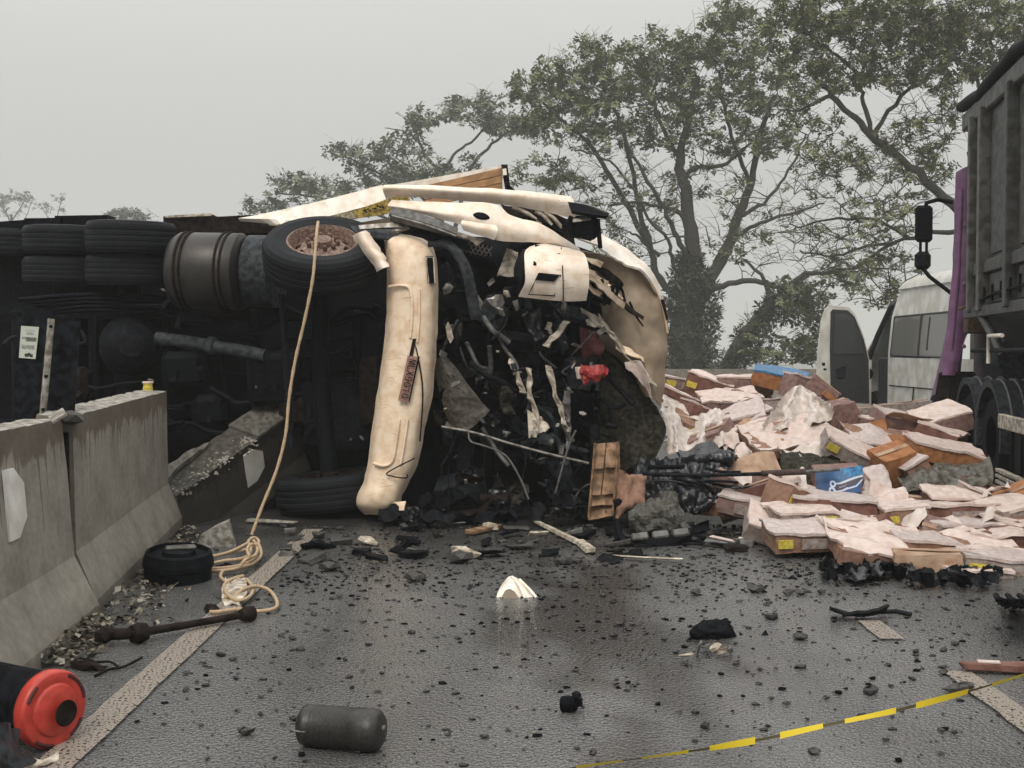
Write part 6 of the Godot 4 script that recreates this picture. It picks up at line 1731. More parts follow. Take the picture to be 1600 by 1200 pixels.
	n.frequency = 0.03
	for y in 128:
		for x in 256:
			var k := n.get_noise_2d(x, y)
			var c := Color(0.07, 0.24, 0.42).lerp(Color(0.13, 0.47, 0.66), smoothstep(70, 30, y) * smoothstep(60, 180, x) * (0.7 + k))
			im.set_pixel(x, y, c.lerp(Color(0.20, 0.27, 0.40), 0.5 * smoothstep(70, 20, x)))
	var stroke := func(pts: Array, w: float, c: Color):
		for i in pts.size() - 1:
			for s in 60:
				var p: Vector2 = pts[i].lerp(pts[i + 1], s / 60.0)
				im.fill_rect(Rect2i(int(p.x - w / 2), int(p.y - w / 2), int(w), int(w)), c)
	var wht := Color(0.72, 0.74, 0.80)
	var loop := func(cx: float, cy: float, r: float) -> Array:
		var o := []
		for i in 17: o.append(Vector2(cx + cos(TAU * i / 16) * r, cy + sin(TAU * i / 16) * r))
		return o
	stroke.call([Vector2(112, 92), Vector2(150, 76), Vector2(200, 66), Vector2(252, 62)], 26, Color(0.17, 0.16, 0.25))
	stroke.call(loop.call(100, 68, 12), 7, wht)
	stroke.call(loop.call(92, 98, 13), 7, wht)
	stroke.call([Vector2(92, 80), Vector2(112, 104), Vector2(150, 100), Vector2(172, 92)], 7, wht)
	stroke.call([Vector2(112, 66), Vector2(140, 66), Vector2(180, 58), Vector2(220, 52), Vector2(252, 50)], 8, wht)
	stroke.call([Vector2(172, 94), Vector2(215, 90), Vector2(240, 72), Vector2(252, 66)], 6, wht)
	stroke.call([Vector2(130, 88), Vector2(136, 80), Vector2(142, 88), Vector2(150, 78), Vector2(158, 84), Vector2(166, 74)], 3, Color(0.5, 0.48, 0.55))
	var b := MB.new()
	b.loft([pl([[1274, 736], [1310, 733], [1348, 727]], 9.6), pl([[1276, 754], [1310, 754], [1348, 749]], 9.53), pl([[1280, 774], [1312, 774], [1346, 769]], 9.45)], 12, 8, 0.03, 0.012, 3.0, 2)
	part(b, "printed_face", tmat(im, 0.5), t)
	b = MB.new()
	b.box(at(1312, 750, 9.85), V(0.40, 0.16, 0.36), Basis.from_euler(V(0.3, 0.05, 0.05)), 0.01)
	part(b, "carton_body", M.card_mauve, t)
	# little lumps of spilt produce between the rows
	var m := MB.new()
	for i in 46:
		var px := r.randf_range(1300, 1415)
		var p := at(px, r.randf_range(809, 823), 8.85)
		m.chunk(p, Vector3.ONE * r.randf_range(0.03, 0.06), Basis.from_euler(V(px, px * 2, 0)), r)
	var sp := part(m, "spilt_produce", M.lid)
	tag(sp, "pale lumps of spilt produce between the front rows of cartons", "food", "", "stuff")
	# long pole
	var po := thing("long_pole", "long dark jointed pole lying across the front of the carton heap", "pole", at(1170, 741, 9.6))
	m = MB.new()
	m.tube(smooth_path(pl([[1004, 740, 9.55], [1080, 743, 9.5], [1200, 740, 9.45]], 9.5)), 0.016, 8)
	part(m, "pole_shaft", M.dark2, po)
	m = MB.new()
	m.tube(pl([[1190, 740], [1258, 737]], 9.45), 0.026, 10)
	part(m, "pole_joint", mat(C(0.06, 0.035, 0.03), 0.7, "rust", 3.0), po)
	m = MB.new()
	m.tube(pl([[1250, 738], [1312, 733]], 9.45), 0.015, 8)
	part(m, "pole_end", M.grey, po)
	# black bag of plastic at the foot of the heap
	var bg := thing("black_plastic", "glossy black plastic bag heaped between the cab and the tan cardboard", "plastic bag", gnd(1075, 800))
	m = MB.new()
	m.loft([pl([[1060, 706, 10.5], [1100, 700, 10.4], [1148, 702, 10.4]], 10), pl([[1064, 718, 10.2], [1100, 716, 10.1], [1150, 716, 10.2]], 10), pl([[1060, 728, 10.3], [1100, 732, 10.2], [1146, 722, 10.3]], 10)], 20, 12, 0.01, 0.06, 4.0, 3, true, 0.1)
	part(m, "bag_fold", M.bag, bg)
	m = MB.new()
	m.loft([pl([[1000, 722, 10.4], [1070, 726, 10.2], [1140, 730, 10.25]], 10), pl([[990, 748, 10.0], [1070, 744, 9.85], [1132, 750, 9.95]], 10), pl([[1000, 772, 9.8], [1070, 774, 9.6], [1120, 776, 9.75]], 10), pl([[1040, 800, 9.6], [1080, 800, 9.45], [1112, 792, 9.6]], 10)], 54, 50, 0.008, 0.07, -4.5, 14, true, 0.15)
	part(m, "bag_body", M.bag, bg)
	for i in 16:
		var x := r.randf_range(985, 1120)
		var y := r.randf_range(728, 785)
		var q := MB.new()
		q.tube(smooth_path(pl([[x, y, 9.75], [x + r.randf_range(20, 40), y + r.randf_range(-8, 10), 9.65], [x + r.randf_range(50, 80), y + r.randf_range(-6, 14), 9.7]], 10)), r.randf_range(0.008, 0.022), 5)
		part(q, "plastic_strip", [M.bag, M.dark, M.bluegrey, M.dark2][r.randi() % 4], bg)

# ---- single things lying about -----------------------------------------------------------------
func loose():
	var r := RandomNumberGenerator.new()
	r.seed = 51
	# broken wooden crate and the cardboard behind it
	var t := thing("broken_crate", "splintered brown wooden crate side standing at the cab's lower right corner", "crate", gnd(945, 812))
	for q in [[[929, 694], [946, 692], [925, 733], [943, 731]], [[948, 692], [968, 690], [945, 731], [969, 730]], [[925, 735], [943, 734], [921, 774], [938, 773]], [[945, 733], [968, 732], [940, 773], [962, 770]], [[922, 775], [962, 772], [920, 791], [961, 787]], [[920, 792], [961, 788], [919, 812], [958, 806]]]:
		var b := MB.new()
		b.loft([pl([q[0], q[1]], 9.75), pl([q[2], q[3]], 9.68)], 8, 6, 0.02, 0.012, 6.0, q[0][0], true, 0.03)
		part(b, "plank", M.wood, t)
	var bb := MB.new()
	bb.loft([pl([[928, 696], [967, 692]], 9.80), pl([[919, 810], [957, 804]], 9.74)], 6, 8, 0.012, 0.006, 6.0, 3)
	part(bb, "backing_board", M.wood, t)
	for q in [[930, 692, 920, 808], [966, 690, 958, 804]]:
		var b := MB.new()
		b.tube(pl([[q[0], q[1]], [q[2], q[3]]], 9.66), 0.012, 4)
		part(b, "edge_batten", M.wood, t)
	sheet("crumpled_cardboard", "crumpled tan cardboard flap leaning on the broken wooden crate", "cardboard", M.card, [pl([[966, 732, 9.9], [985, 738, 9.8], [1008, 740, 9.9]], 10), pl([[962, 765, 9.7], [985, 770, 9.65], [1002, 772, 9.75]], 10), pl([[958, 808, 9.6], [970, 804, 9.55], [986, 800, 9.65]], 10)], 12, 16, 0.01, 0.07, 4.0, 5, 0.15)
	# grey slab and its ribbed dark tray
	t = thing("concrete_lump", "rough grey lump like a half dome beside the broken crate", "rubble", gnd(1030, 832))
	var b := MB.new()
	b.loft([pl([[990, 792, 9.5], [1030, 772, 9.6], [1056, 772, 9.6], [1064, 790, 9.5]], 10), pl([[984, 812, 9.3], [1030, 800, 9.2], [1070, 808, 9.3]], 10), pl([[982, 828, 9.35], [1030, 826, 9.2], [1078, 824, 9.3]], 10)], 20, 14, 0.12, 0.06, 5.0, 8, false)
	part(b, "lump", mat(C(0.10, 0.10, 0.09), 0.85, "dirt", 4.0, "bump", 1.0), t)
	t = thing("ribbed_tray", "black ribbed plastic tray with grey segments lying in front of the grey lump", "vehicle part", gnd(1020, 852))
	b = MB.new()
	b.loft([pl([[962, 836, 9.1], [1020, 838, 9.05], [1082, 824, 9.1]], 10), pl([[958, 850, 8.9], [1020, 853, 8.8], [1080, 838, 8.9]], 10)], 14, 6, 0.05, 0.02, 4.0, 3)
	b.tube(smooth_path(pl([[964, 814, 9.1], [968, 835, 9.0], [982, 852, 8.85], [1020, 854, 8.8]], 9)), 0.03, 8)
	part(b, "tray_base", M.black, t)
	for k in 3:
		b = MB.new()
		var x := 988.0 + k * 32
		b.box(at(x + 12, 838 - k * 3.0, 8.82), V(0.13, 0.06, 0.03), Basis.from_euler(V(-0.6, 0.0, 0.12)), 0.01)
		part(b, "tray_segment", M.grey, t)
	# sticks and boards along the wreck
	for q in [[732, 832, 776, 822, 0.03, "pale splintered board lying before the cab", M.wood, "board"], [840, 816, 905, 846, 0.022, "long splinter slanting away before the cab", M.offwhite, "board"], [955, 868, 1066, 874, 0.012, "thin pale strip on the road in front of the ribbed tray", M.offwhite, "strip"], [1110, 838, 1152, 846, 0.012, "short white strip left of the front carton row", M.lid, "strip"], [388, 812, 462, 818, 0.02, "flat pale lath beneath the lower front wheel", M.concrete_light, "board"], [905, 846, 922, 860, 0.025, "pale square-ended stub on the road before the crate", M.offwhite, "board"], [1300, 890, 1420, 895, 0.012, "dark rod on the road under the front cartons", M.dark, "rod"], [1060, 842, 1165, 856, 0.014, "black hose lying in front of the ribbed tray", M.black, "hose"]]:
		b = MB.new()
		var p := gnd(q[0], q[1], 0.03)
		var p2 := gnd(q[2], q[3], 0.03)
		b.box((p + p2) / 2, V(q[4] * 3.0, q[4], p.distance_to(p2)), Basis.looking_at(p2 - p, Vector3.UP), 0.004, 0.008, r)
		tag(part(b, "splinter" if q[7] == "board" else q[7], q[6]), q[5], q[7])
	# rope from the wheel to a tangle on the road
	t = thing("rope", "tan rope hanging from the upturned wheel down to a tangle on the road", "rope", gnd(393, 840))
	b = MB.new()
	var hang := smooth_path(pl([[497, 347, 10.2], [495, 362, 9.98], [492, 400, 9.82], [488, 440, 9.75], [476, 500, 9.72], [462, 560, 9.7], [452, 620, 9.66], [446, 680, 9.6], [432, 735, 9.52], [410, 790, 9.4], [393, 836, 9.28]], 10), 6)
	var tw := []
	for i in hang.size(): tw.append(0.0135 * (1.0 + 0.12 * sin(i * 2.2)))
	b.tube(hang, tw, 8)
	part(b, "hanging_length", M.rope, t)
	var coil := MB.new()
	var P := func(x: float, y: float, h: float) -> Vector3: return gnd(x, y, h)
	for q in [[[393, 840, 0.1], [402, 855, 0.06], [398, 872, 0.04], [372, 884, 0.02], [330, 888, 0.02], [310, 882, 0.03], [318, 872, 0.05], [350, 866, 0.06], [385, 858, 0.08], [404, 848, 0.1], [398, 840, 0.13], [388, 846, 0.12], [392, 862, 0.08], [380, 872, 0.06], [352, 876, 0.05], [332, 880, 0.04]],
			[[404, 850, 0.1], [408, 866, 0.06], [396, 880, 0.03], [370, 890, 0.02], [350, 892, 0.02], [345, 902, 0.02], [358, 915, 0.02], [352, 935, 0.02]],
			[[388, 848, 0.12], [360, 862, 0.08], [330, 870, 0.05], [312, 876, 0.04], [306, 884, 0.03], [322, 892, 0.02], [360, 890, 0.03], [392, 882, 0.03]],
			[[365, 935, 0.02], [378, 922, 0.05], [400, 916, 0.04], [420, 922, 0.02], [432, 938, 0.02], [430, 950, 0.02], [405, 955, 0.02], [372, 952, 0.02], [340, 956, 0.02], [328, 956, 0.02]],
			[[385, 905, 0.02], [395, 918, 0.02], [390, 932, 0.03], [372, 938, 0.03], [356, 930, 0.03], [350, 915, 0.03], [362, 905, 0.03], [380, 900, 0.02]],
			[[375, 885, 0.05], [384, 874, 0.09], [398, 868, 0.08], [402, 858, 0.1], [394, 850, 0.14], [386, 858, 0.12], [390, 870, 0.1]]]:
		var pts := []
		for k in q: pts.append(P.call(k[0], k[1], k[2] + 0.01))
		coil.tube(smooth_path(pts, 6), 0.0115, 7)
	part(coil, "tangle", M.rope, t)
	for q in [[332, 952, 0.05, 0.20], [352, 886, 0.06, 0.16], [366, 940, 0.04, 0.1]]:
		b = MB.new()
		b.chunk(gnd(q[0], q[1], 0.02), V(q[3], q[2], 0.08), Basis.from_euler(V(0, q[0], 0)), r)
		tag(part(b, "dark_clod", M.brown_dark), "dark clod caught in the rope tangle on the road", "clod", "clods in the rope tangle")
	b = MB.new()
	b.loft([[gnd(352, 905, 0.02), gnd(384, 900, 0.03)], [gnd(346, 930, 0.03), gnd(386, 925, 0.05)], [gnd(350, 945, 0.02), gnd(375, 945, 0.02)]], 8, 8, 0.006, 0.02, 7.0, 4, true, 0.1)
	tag(part(b, "pale_rag", M.offwhite), "pale muddy rag flattened among the rope loops", "rag")
	# round black lid and the rod by the barriers
	t = thing("round_lid", "black round plastic pot lying face up at the foot of the second barrier", "vehicle part", gnd(264, 915))
	b = MB.new()
	var c := gnd(264, 915)
	b.lathe([Vector2(0, 0.0), Vector2(0.215, 0.0), Vector2(0.215, 0.09), Vector2(0.228, 0.10), Vector2(0.228, 0.13), Vector2(0.21, 0.19), Vector2(0.19, 0.20), Vector2(0.185, 0.17), Vector2(0.11, 0.17), Vector2(0.10, 0.20), Vector2(0.06, 0.205), Vector2(0, 0.205)], Transform3D(Basis.from_euler(V(0.10, 0, -0.06)), c + V(0, 0, -0.2)), 36)
	part(b, "pot_body", M.dark, t)
	b = MB.new()
	b.box(c + V(0.02, 0.21, -0.2), V(0.2, 0.03, 0.08), Basis(Vector3.UP, 0.3), 0.012)
	part(b, "lid_lug", M.grey, t)
	t = thing("propeller_rod", "rusty rod with knuckled ends lying across the edge line near the barriers", "vehicle part", gnd(280, 985))
	b = MB.new()
	var ra := [gnd(165, 992, 0.06), gnd(205, 990, 0.06), gnd(215, 989, 0.06), gnd(300, 975, 0.045), gnd(378, 961, 0.04), gnd(398, 957, 0.04)]
	b.tube([ra[1], ra[2], ra[3], ra[4], ra[5]], [0.02, 0.022, 0.020, 0.020, 0.02], 10)
	part(b, "rod_shaft", M.brown_dark, t)
	b = MB.new()
	b.chunk(ra[0], V(0.13, 0.10, 0.12), Basis.from_euler(V(0, 0.3, 0)), r, 0.15)
	b.tube([ra[0], ra[1]], 0.03, 8)
	part(b, "rod_knuckle", M.brown_dark, t)
	b = MB.new()
	b.lathe([Vector2(0, -0.04), Vector2(0.045, -0.04), Vector2(0.055, 0), Vector2(0.045, 0.04), Vector2(0, 0.04)], Transform3D(frame(ra[4] - ra[3]), gnd(217, 989, 0.055)), 14)
	part(b, "rod_collar", M.brown_dark, t)
	b = MB.new()
	b.lathe([Vector2(0, -0.05), Vector2(0.03, -0.05), Vector2(0.042, -0.02), Vector2(0.042, 0.03), Vector2(0, 0.05)], Transform3D(frame(ra[4] - ra[3]), gnd(388, 959, 0.045)), 14)
	part(b, "rod_collar", M.brown_dark, t)
	# air filter with a red end cap at the lower left corner
	t = thing("air_filter", "cylindrical air filter with a bright red end cap at the lower left corner", "vehicle part", gnd(40, 1175))
	var fc := at(82, 1108, 4.35)
	var fx := frame(V(0.88, 0.0, 0.50))
	var fr := 0.148
	b = MB.new()
	b.lathe([Vector2(0.0, -0.5), Vector2(fr * 0.86, -0.5), Vector2(fr * 0.86, -0.01)], Transform3D(fx, fc), 40)
	for k in 30: b.lathe([Vector2(fr * 0.86, -0.5 + k * 0.0165), Vector2(fr * 0.885, -0.497 + k * 0.0165), Vector2(fr * 0.885, -0.491 + k * 0.0165), Vector2(fr * 0.86, -0.488 + k * 0.0165)], Transform3D(fx, fc), 40)
	part(b, "mesh_body", M.dark2, t)
	b = MB.new()
	b.lathe([Vector2(fr * 0.88, -0.035), Vector2(fr * 0.99, -0.035), Vector2(fr, -0.02), Vector2(fr, 0.005), Vector2(fr * 0.96, 0.016), Vector2(fr * 0.92, 0.018), Vector2(fr * 0.70, 0.018), Vector2(fr * 0.68, 0.017), Vector2(fr * 0.655, 0.026), Vector2(fr * 0.62, 0.029), Vector2(fr * 0.3, 0.032), Vector2(0, 0.033)], Transform3D(fx, fc), 48, false)
	part(b, "red_end_cap", M.red_plastic, t)
	b = MB.new()
	for q in [[0.1, 0.75], [2.0, 2.5], [3.6, 4.6], [5.2, 5.75]]:
		var pts := []
		for k in 9:
			var a: float = lerpf(q[0], q[1], k / 8.0)
			pts.append(Transform3D(fx, fc) * V(cos(a) * fr * 0.90, 0.017, sin(a) * fr * 0.90))
		b = MB.new()
		b.tube(pts, 0.008, 6)
		part(b, "cap_slot", M.red_dark, t)
	b = MB.new()
	b.lathe([Vector2(0.050, 0.0335), Vector2(0.046, 0.036), Vector2(0, 0.0365)], Transform3D(fx, fc + fx * V(-0.02, 0, 0) + fx.x * 0.0 + V(0.03, -0.03, 0.0)), 24)
	part(b, "dark_smudge", M.brown_dark, t)
	sheet("grey_liner", "grey plastic liner crumpled under the red-capped filter in the corner", "plastic sheet", M.bluegrey, [[gnd(-60, 1130, 0.33), gnd(-10, 1125, 0.26), gnd(24, 1140, 0.12)], [gnd(-60, 1180, 0.25), gnd(-5, 1185, 0.18), gnd(38, 1178, 0.03)], [gnd(-60, 1215, 0.1), gnd(0, 1215, 0.06), gnd(62, 1186, 0.02)]], 16, 12, 0.012, 0.03, 5.0, 3, 0.05)
	sheet("pale_scrap", "thin pale plastic scrap curling under the red end cap", "plastic scrap", M.offwhite, [[gnd(36, 1182, 0.02), gnd(66, 1186, 0.03), gnd(92, 1172, 0.04)], [gnd(34, 1196, 0.02), gnd(70, 1196, 0.02), gnd(94, 1184, 0.02)]], 10, 4, 0.006, 0.012, 9.0, 7, 0.1)
	# black air bottle
	t = thing("air_bottle", "black cylindrical air bottle lying on its side in the lane", "vehicle part", gnd(535, 1150))
	var a0 := gnd(470, 1132, 0.075)
	var a1 := gnd(597, 1142, 0.079)
	var ax := frame(a1 - a0)
	var ln := a0.distance_to(a1)
	b = MB.new()
	b.lathe([Vector2(0, 0), Vector2(0.055, 0.002), Vector2(0.073, 0.014), Vector2(0.079, 0.035), Vector2(0.079, 0.04), Vector2(0.077, 0.045), Vector2(0.077, ln * 0.66), Vector2(0.080, ln * 0.67), Vector2(0.080, ln - 0.04), Vector2(0.074, ln - 0.015), Vector2(0.055, ln), Vector2(0.016, ln + 0.003), Vector2(0, ln + 0.003)], Transform3D(ax, a0), 40, false)
	for k in 26: b.lathe([Vector2(0.077, 0.06 + k * 0.0075), Vector2(0.0785, 0.062 + k * 0.0075), Vector2(0.077, 0.0645 + k * 0.0075)], Transform3D(ax, a0), 36)
	part(b, "bottle_body", mat(C(0.028, 0.027, 0.025), 0.42, "dirt", 9.0, "bump", 0.6), t)
	b = MB.new()
	b.lathe([Vector2(0.012, 0), Vector2(0.012, 0.012), Vector2(0, 0.014)], Transform3D(ax, a1 + (a1 - a0).normalized() * 0.002 + V(0, 0.01, 0)), 12)
	part(b, "bottle_cap_nut", M.grey, t)
	b = MB.new()
	b.tube(smooth_path([a0 + V(-0.01, 0.015, 0.03), a0 + V(-0.035, 0.02, 0.05), a0 + V(-0.03, 0.005, 0.07), a0 + V(0.03, 0.0, 0.085), a0 + V(0.09, 0.015, 0.082)]), 0.004, 6)
	part(b, "bottle_hose", M.grey, t)
	# cream shard
	t = thing("cream_shard", "cream plastic shard with two ribs lying in the lane before the cab", "vehicle part", gnd(810, 936))
	b = MB.new()
	b.loft([pl([[785, 912, 7.2], [796, 901, 7.2], [808, 903, 7.2], [830, 921, 7.2]], 7), pl([[779, 922, 7.06], [797, 912, 7.06], [816, 918, 7.06], [838, 929, 7.1]], 7), pl([[775, 936, 7.0], [797, 936, 6.99], [820, 937, 6.99], [846, 935, 7.0]], 7)], 18, 10, 0.012, 0.004, 6.0, 3)
	b.tube(smooth_path(pl([[800, 902, 7.15], [812, 916, 7.03], [820, 935, 6.98]], 7)), 0.012, 6)
	b.tube(smooth_path(pl([[812, 906, 7.15], [828, 922, 7.04], [838, 934, 6.98]], 7)), 0.010, 6)
	part(b, "shard_skin", M.white, t)
	b = MB.new()
	b.loft([pl([[789, 923, 7.0], [796, 920, 6.995], [804, 924, 7.0]], 7), pl([[782, 936, 6.975], [796, 936, 6.97], [812, 936, 6.975]], 7)], 6, 4, 0.01)
	part(b, "shard_inside", mat(C(0.20, 0.165, 0.12), 0.7), t)
	# little black motor
	t = thing("small_motor", "small black motor housing on the lane right of the air bottle", "vehicle part", gnd(893, 1100))
	b = MB.new()
	b.lathe([Vector2(0, -0.03), Vector2(0.030, -0.03), Vector2(0.034, -0.02), Vector2(0.034, 0.02), Vector2(0.028, 0.035), Vector2(0, 0.035)], Transform3D(frame(V(1, 0.1, 0.3)), gnd(888, 1100, 0.034)), 20)
	part(b, "motor_body", M.black, t)
	b = MB.new()
	b.box(gnd(902, 1092, 0.05), V(0.03, 0.06, 0.04), Basis.from_euler(V(0, 0.4, 0.2)), 0.006)
	b.tube([gnd(900, 1090, 0.06), gnd(905, 1090, 0.10), gnd(910, 1094, 0.09)], 0.007, 6)
	part(b, "motor_bracket", M.dark, t)
	# torn black housing with shiny scraps
	t = thing("torn_housing", "torn black plastic housing with shiny scraps, standing in the right half of the lane", "vehicle part", gnd(1105, 1020))
	b = MB.new()
	b.loft([pl([[1084, 974, 6.1], [1105, 969, 6.1], [1136, 962, 6.15]], 6), pl([[1078, 990, 6.0], [1105, 985, 5.95], [1145, 982, 6.05]], 6), pl([[1080, 1003, 6.0], [1110, 1000, 5.95], [1152, 998, 6.05]], 6)], 14, 10, 0.01, 0.02, 8.0, 6, false, 0.15)
	b.tube(pl([[1080, 996], [1062, 1012]], 5.95), 0.006, 5)
	part(b, "housing_wall", M.black, t)
	for q in [[1072, 1014, 0.07, 0.0, "s"], [1092, 1006, 0.05, 0.05, "d"], [1118, 1000, 0.045, 0.01, "s"], [1130, 1005, 0.05, 0.0, "s"], [1106, 998, 0.05, 0.03, "d"], [1142, 1006, 0.04, 0.0, "d"]]:
		b = MB.new()
		b.box(gnd(q[0], q[1] + 10, 0.03), V(q[2], 0.012, q[3] + 0.03), Basis.from_euler(V(q[0], q[1], 0.4)), 0.003, 0.008, r)
		part(b, "shiny_scrap" if q[4] == "s" else "grey_scrap", M.offwhite if q[4] == "s" else M.grey, t)
	t = thing("curved_scrap", "small black crescent of plastic right of the torn housing", "vehicle part", gnd(1180, 1005))
	b = MB.new()
	b.loft([pl([[1156, 986, 6.1], [1170, 998, 6.05], [1182, 998, 6.05], [1196, 984, 6.1]], 6), pl([[1160, 1004, 6.0], [1172, 1008, 5.98], [1186, 1008, 5.98], [1205, 1003, 6.05]], 6)], 12, 4, 0.008, 0.008, 8.0, 2)
	part(b, "crescent", M.black, t)
	t = thing("tyre_strip", "curved strip of dark tyre rubber lying before the front cartons", "vehicle part", gnd(1345, 955))
	b = MB.new()
	b.loft([[gnd(1296, 950, 0.10), gnd(1320, 958, 0.05), gnd(1360, 958, 0.05), gnd(1390, 946, 0.09)], [gnd(1300, 955, 0.02), gnd(1330, 962, 0.01), gnd(1365, 962, 0.01), gnd(1385, 958, 0.02)]], 20, 5, 0.015, 0.01, 6.0, 4, true, 0.1)
	b.tube([gnd(1372, 956, 0.03), gnd(1400, 955, 0.02), gnd(1424, 960, 0.015)], 0.014, 5)
	part(b, "rubber_strip", M.rubber_wet, t)
	t = thing("red_brown_slat", "red-brown slat with a pale edge on the road at the right edge of the photo", "board", gnd(1570, 1040))
	b = MB.new()
	b.box(gnd(1572, 1042, 0.03), V(0.42, 0.04, 0.08), Basis.from_euler(V(0, -0.08, 0)), 0.006, 0.012, r)
	part(b, "slat", M.card_red, t)
	b = MB.new()
	b.box(gnd(1545, 1034, 0.06), V(0.10, 0.01, 0.03), Basis.from_euler(V(0, -0.2, 0)), 0.002)
	part(b, "pale_edge", M.lid, t)
	t = thing("dark_slab", "flat dark stone-like slab beside the right hand lane line", "rubble", gnd(1500, 1080))
	b = MB.new()
	b.chunk(gnd(1500, 1074, 0.02), V(0.19, 0.05, 0.08), Basis.from_euler(V(0, 0.3, 0.1)), r, 0.2)
	part(b, "slab", M.stone, t)
	t = thing("dark_strapping", "tangle of black strapping at the right edge below the cartons", "strap", gnd(1580, 940))
	for i in 9:
		b = MB.new()
		b.tube(smooth_path([gnd(1556 + i * 6, 930 + (i % 3) * 6, 0.2 - 0.01 * i), gnd(1562 + i * 7, 940, 0.26), gnd(1572 + i * 6, 944, 0.12), gnd(1566 + i * 6, 944 + (i % 2) * 4, 0.02)]), 0.016, 5)
		part(b, "strap_loop", M.black, t)
	t = thing("corner_lump", "pale angular broken concrete lump at the toppled barrier's foot", "rubble", gnd(338, 852))
	b = MB.new()
	b.prism(PackedVector2Array([V2(-0.16, 0), V2(0.14, 0), V2(0.11, 0.10), V2(0.09, 0.20), V2(-0.02, 0.15), V2(-0.12, 0.09)]), 0.14, Transform3D(Basis(Vector3.UP, 0.2), gnd(340, 853)))
	part(b, "lump", M.concrete_light, t)
	# twig on the hard shoulder
	t = thing("bare_twig", "thin forked bare twig on the shoulder behind the red-capped filter", "twig", gnd(180, 1042))
	b = MB.new()
	b.tube(smooth_path([gnd(125, 1028, 0.03), gnd(150, 1034, 0.02), gnd(172, 1034, 0.03), gnd(185, 1042, 0.015)]), 0.006, 5)
	b.tube(smooth_path([gnd(148, 1056, 0.01), gnd(170, 1046, 0.015), gnd(195, 1041, 0.015), gnd(222, 1027, 0.03)]), 0.007, 5)
	part(b, "stem", M.brown_dark, t)
	t = thing("dark_root", "gnarled dark piece of debris at the first barrier's foot", "clod", gnd(130, 1040))
	b = MB.new()
	b.chunk(gnd(136, 1040, 0.02), V(0.2, 0.06, 0.08), Basis.from_euler(V(0, -0.3, 0)), r, 0.3)
	part(b, "root", M.brown_dark, t)
	# barrier tape stretched across the foreground
	t = thing("barrier_tape", "yellow and black striped tape stretched low across the right foreground", "barrier tape", at(1250, 1145, 3.2))
	var path := smooth_path(pl([[800, 1218, 3.45], [900, 1199, 3.4], [1050, 1178, 3.35], [1180, 1157, 3.3], [1300, 1131, 3.25], [1400, 1110, 3.2], [1500, 1084, 3.15], [1600, 1054, 3.1], [1700, 1020, 3.05]], 3), 16)
	var run := 0.0
	var was := -1
	var m: MB = null
	var my := mat(C(0.72, 0.55, 0.03), 0.35)
	var mk := mat(C(0.075, 0.065, 0.025), 0.35)
	for i in path.size() - 1:
		var p: Vector3 = path[i]
		var q: Vector3 = path[i + 1]
		var band := int(run / 0.20) * 2 + (0 if fmod(run, 0.20) < 0.135 else 1)
		if band != was:
			if m != null: part(m, "yellow_stripe" if was % 2 == 0 else "black_stripe", my if was % 2 == 0 else mk, t)
			m = MB.new()
			was = band
		var wdt := (0.0085 + 0.002 * sin(run * 11.0)) if band % 2 == 0 else 0.0042
		var f := func(s: float) -> Vector3: return Vector3(0, cos(s), sin(s))
		var a2 := 0.25 + 0.55 * sin(run * 5.0)
		var a3 := 0.25 + 0.55 * sin((run + p.distance_to(q)) * 5.0)
		m.quad(p + f.call(a2) * wdt, q + f.call(a3) * wdt, q - f.call(a3) * wdt, p - f.call(a2) * wdt)
		run += p.distance_to(q)
	part(m, "yellow_stripe" if was % 2 == 0 else "black_stripe", my if was % 2 == 0 else mk, t)

func V2(x, y) -> Vector2: return Vector2(x, y)

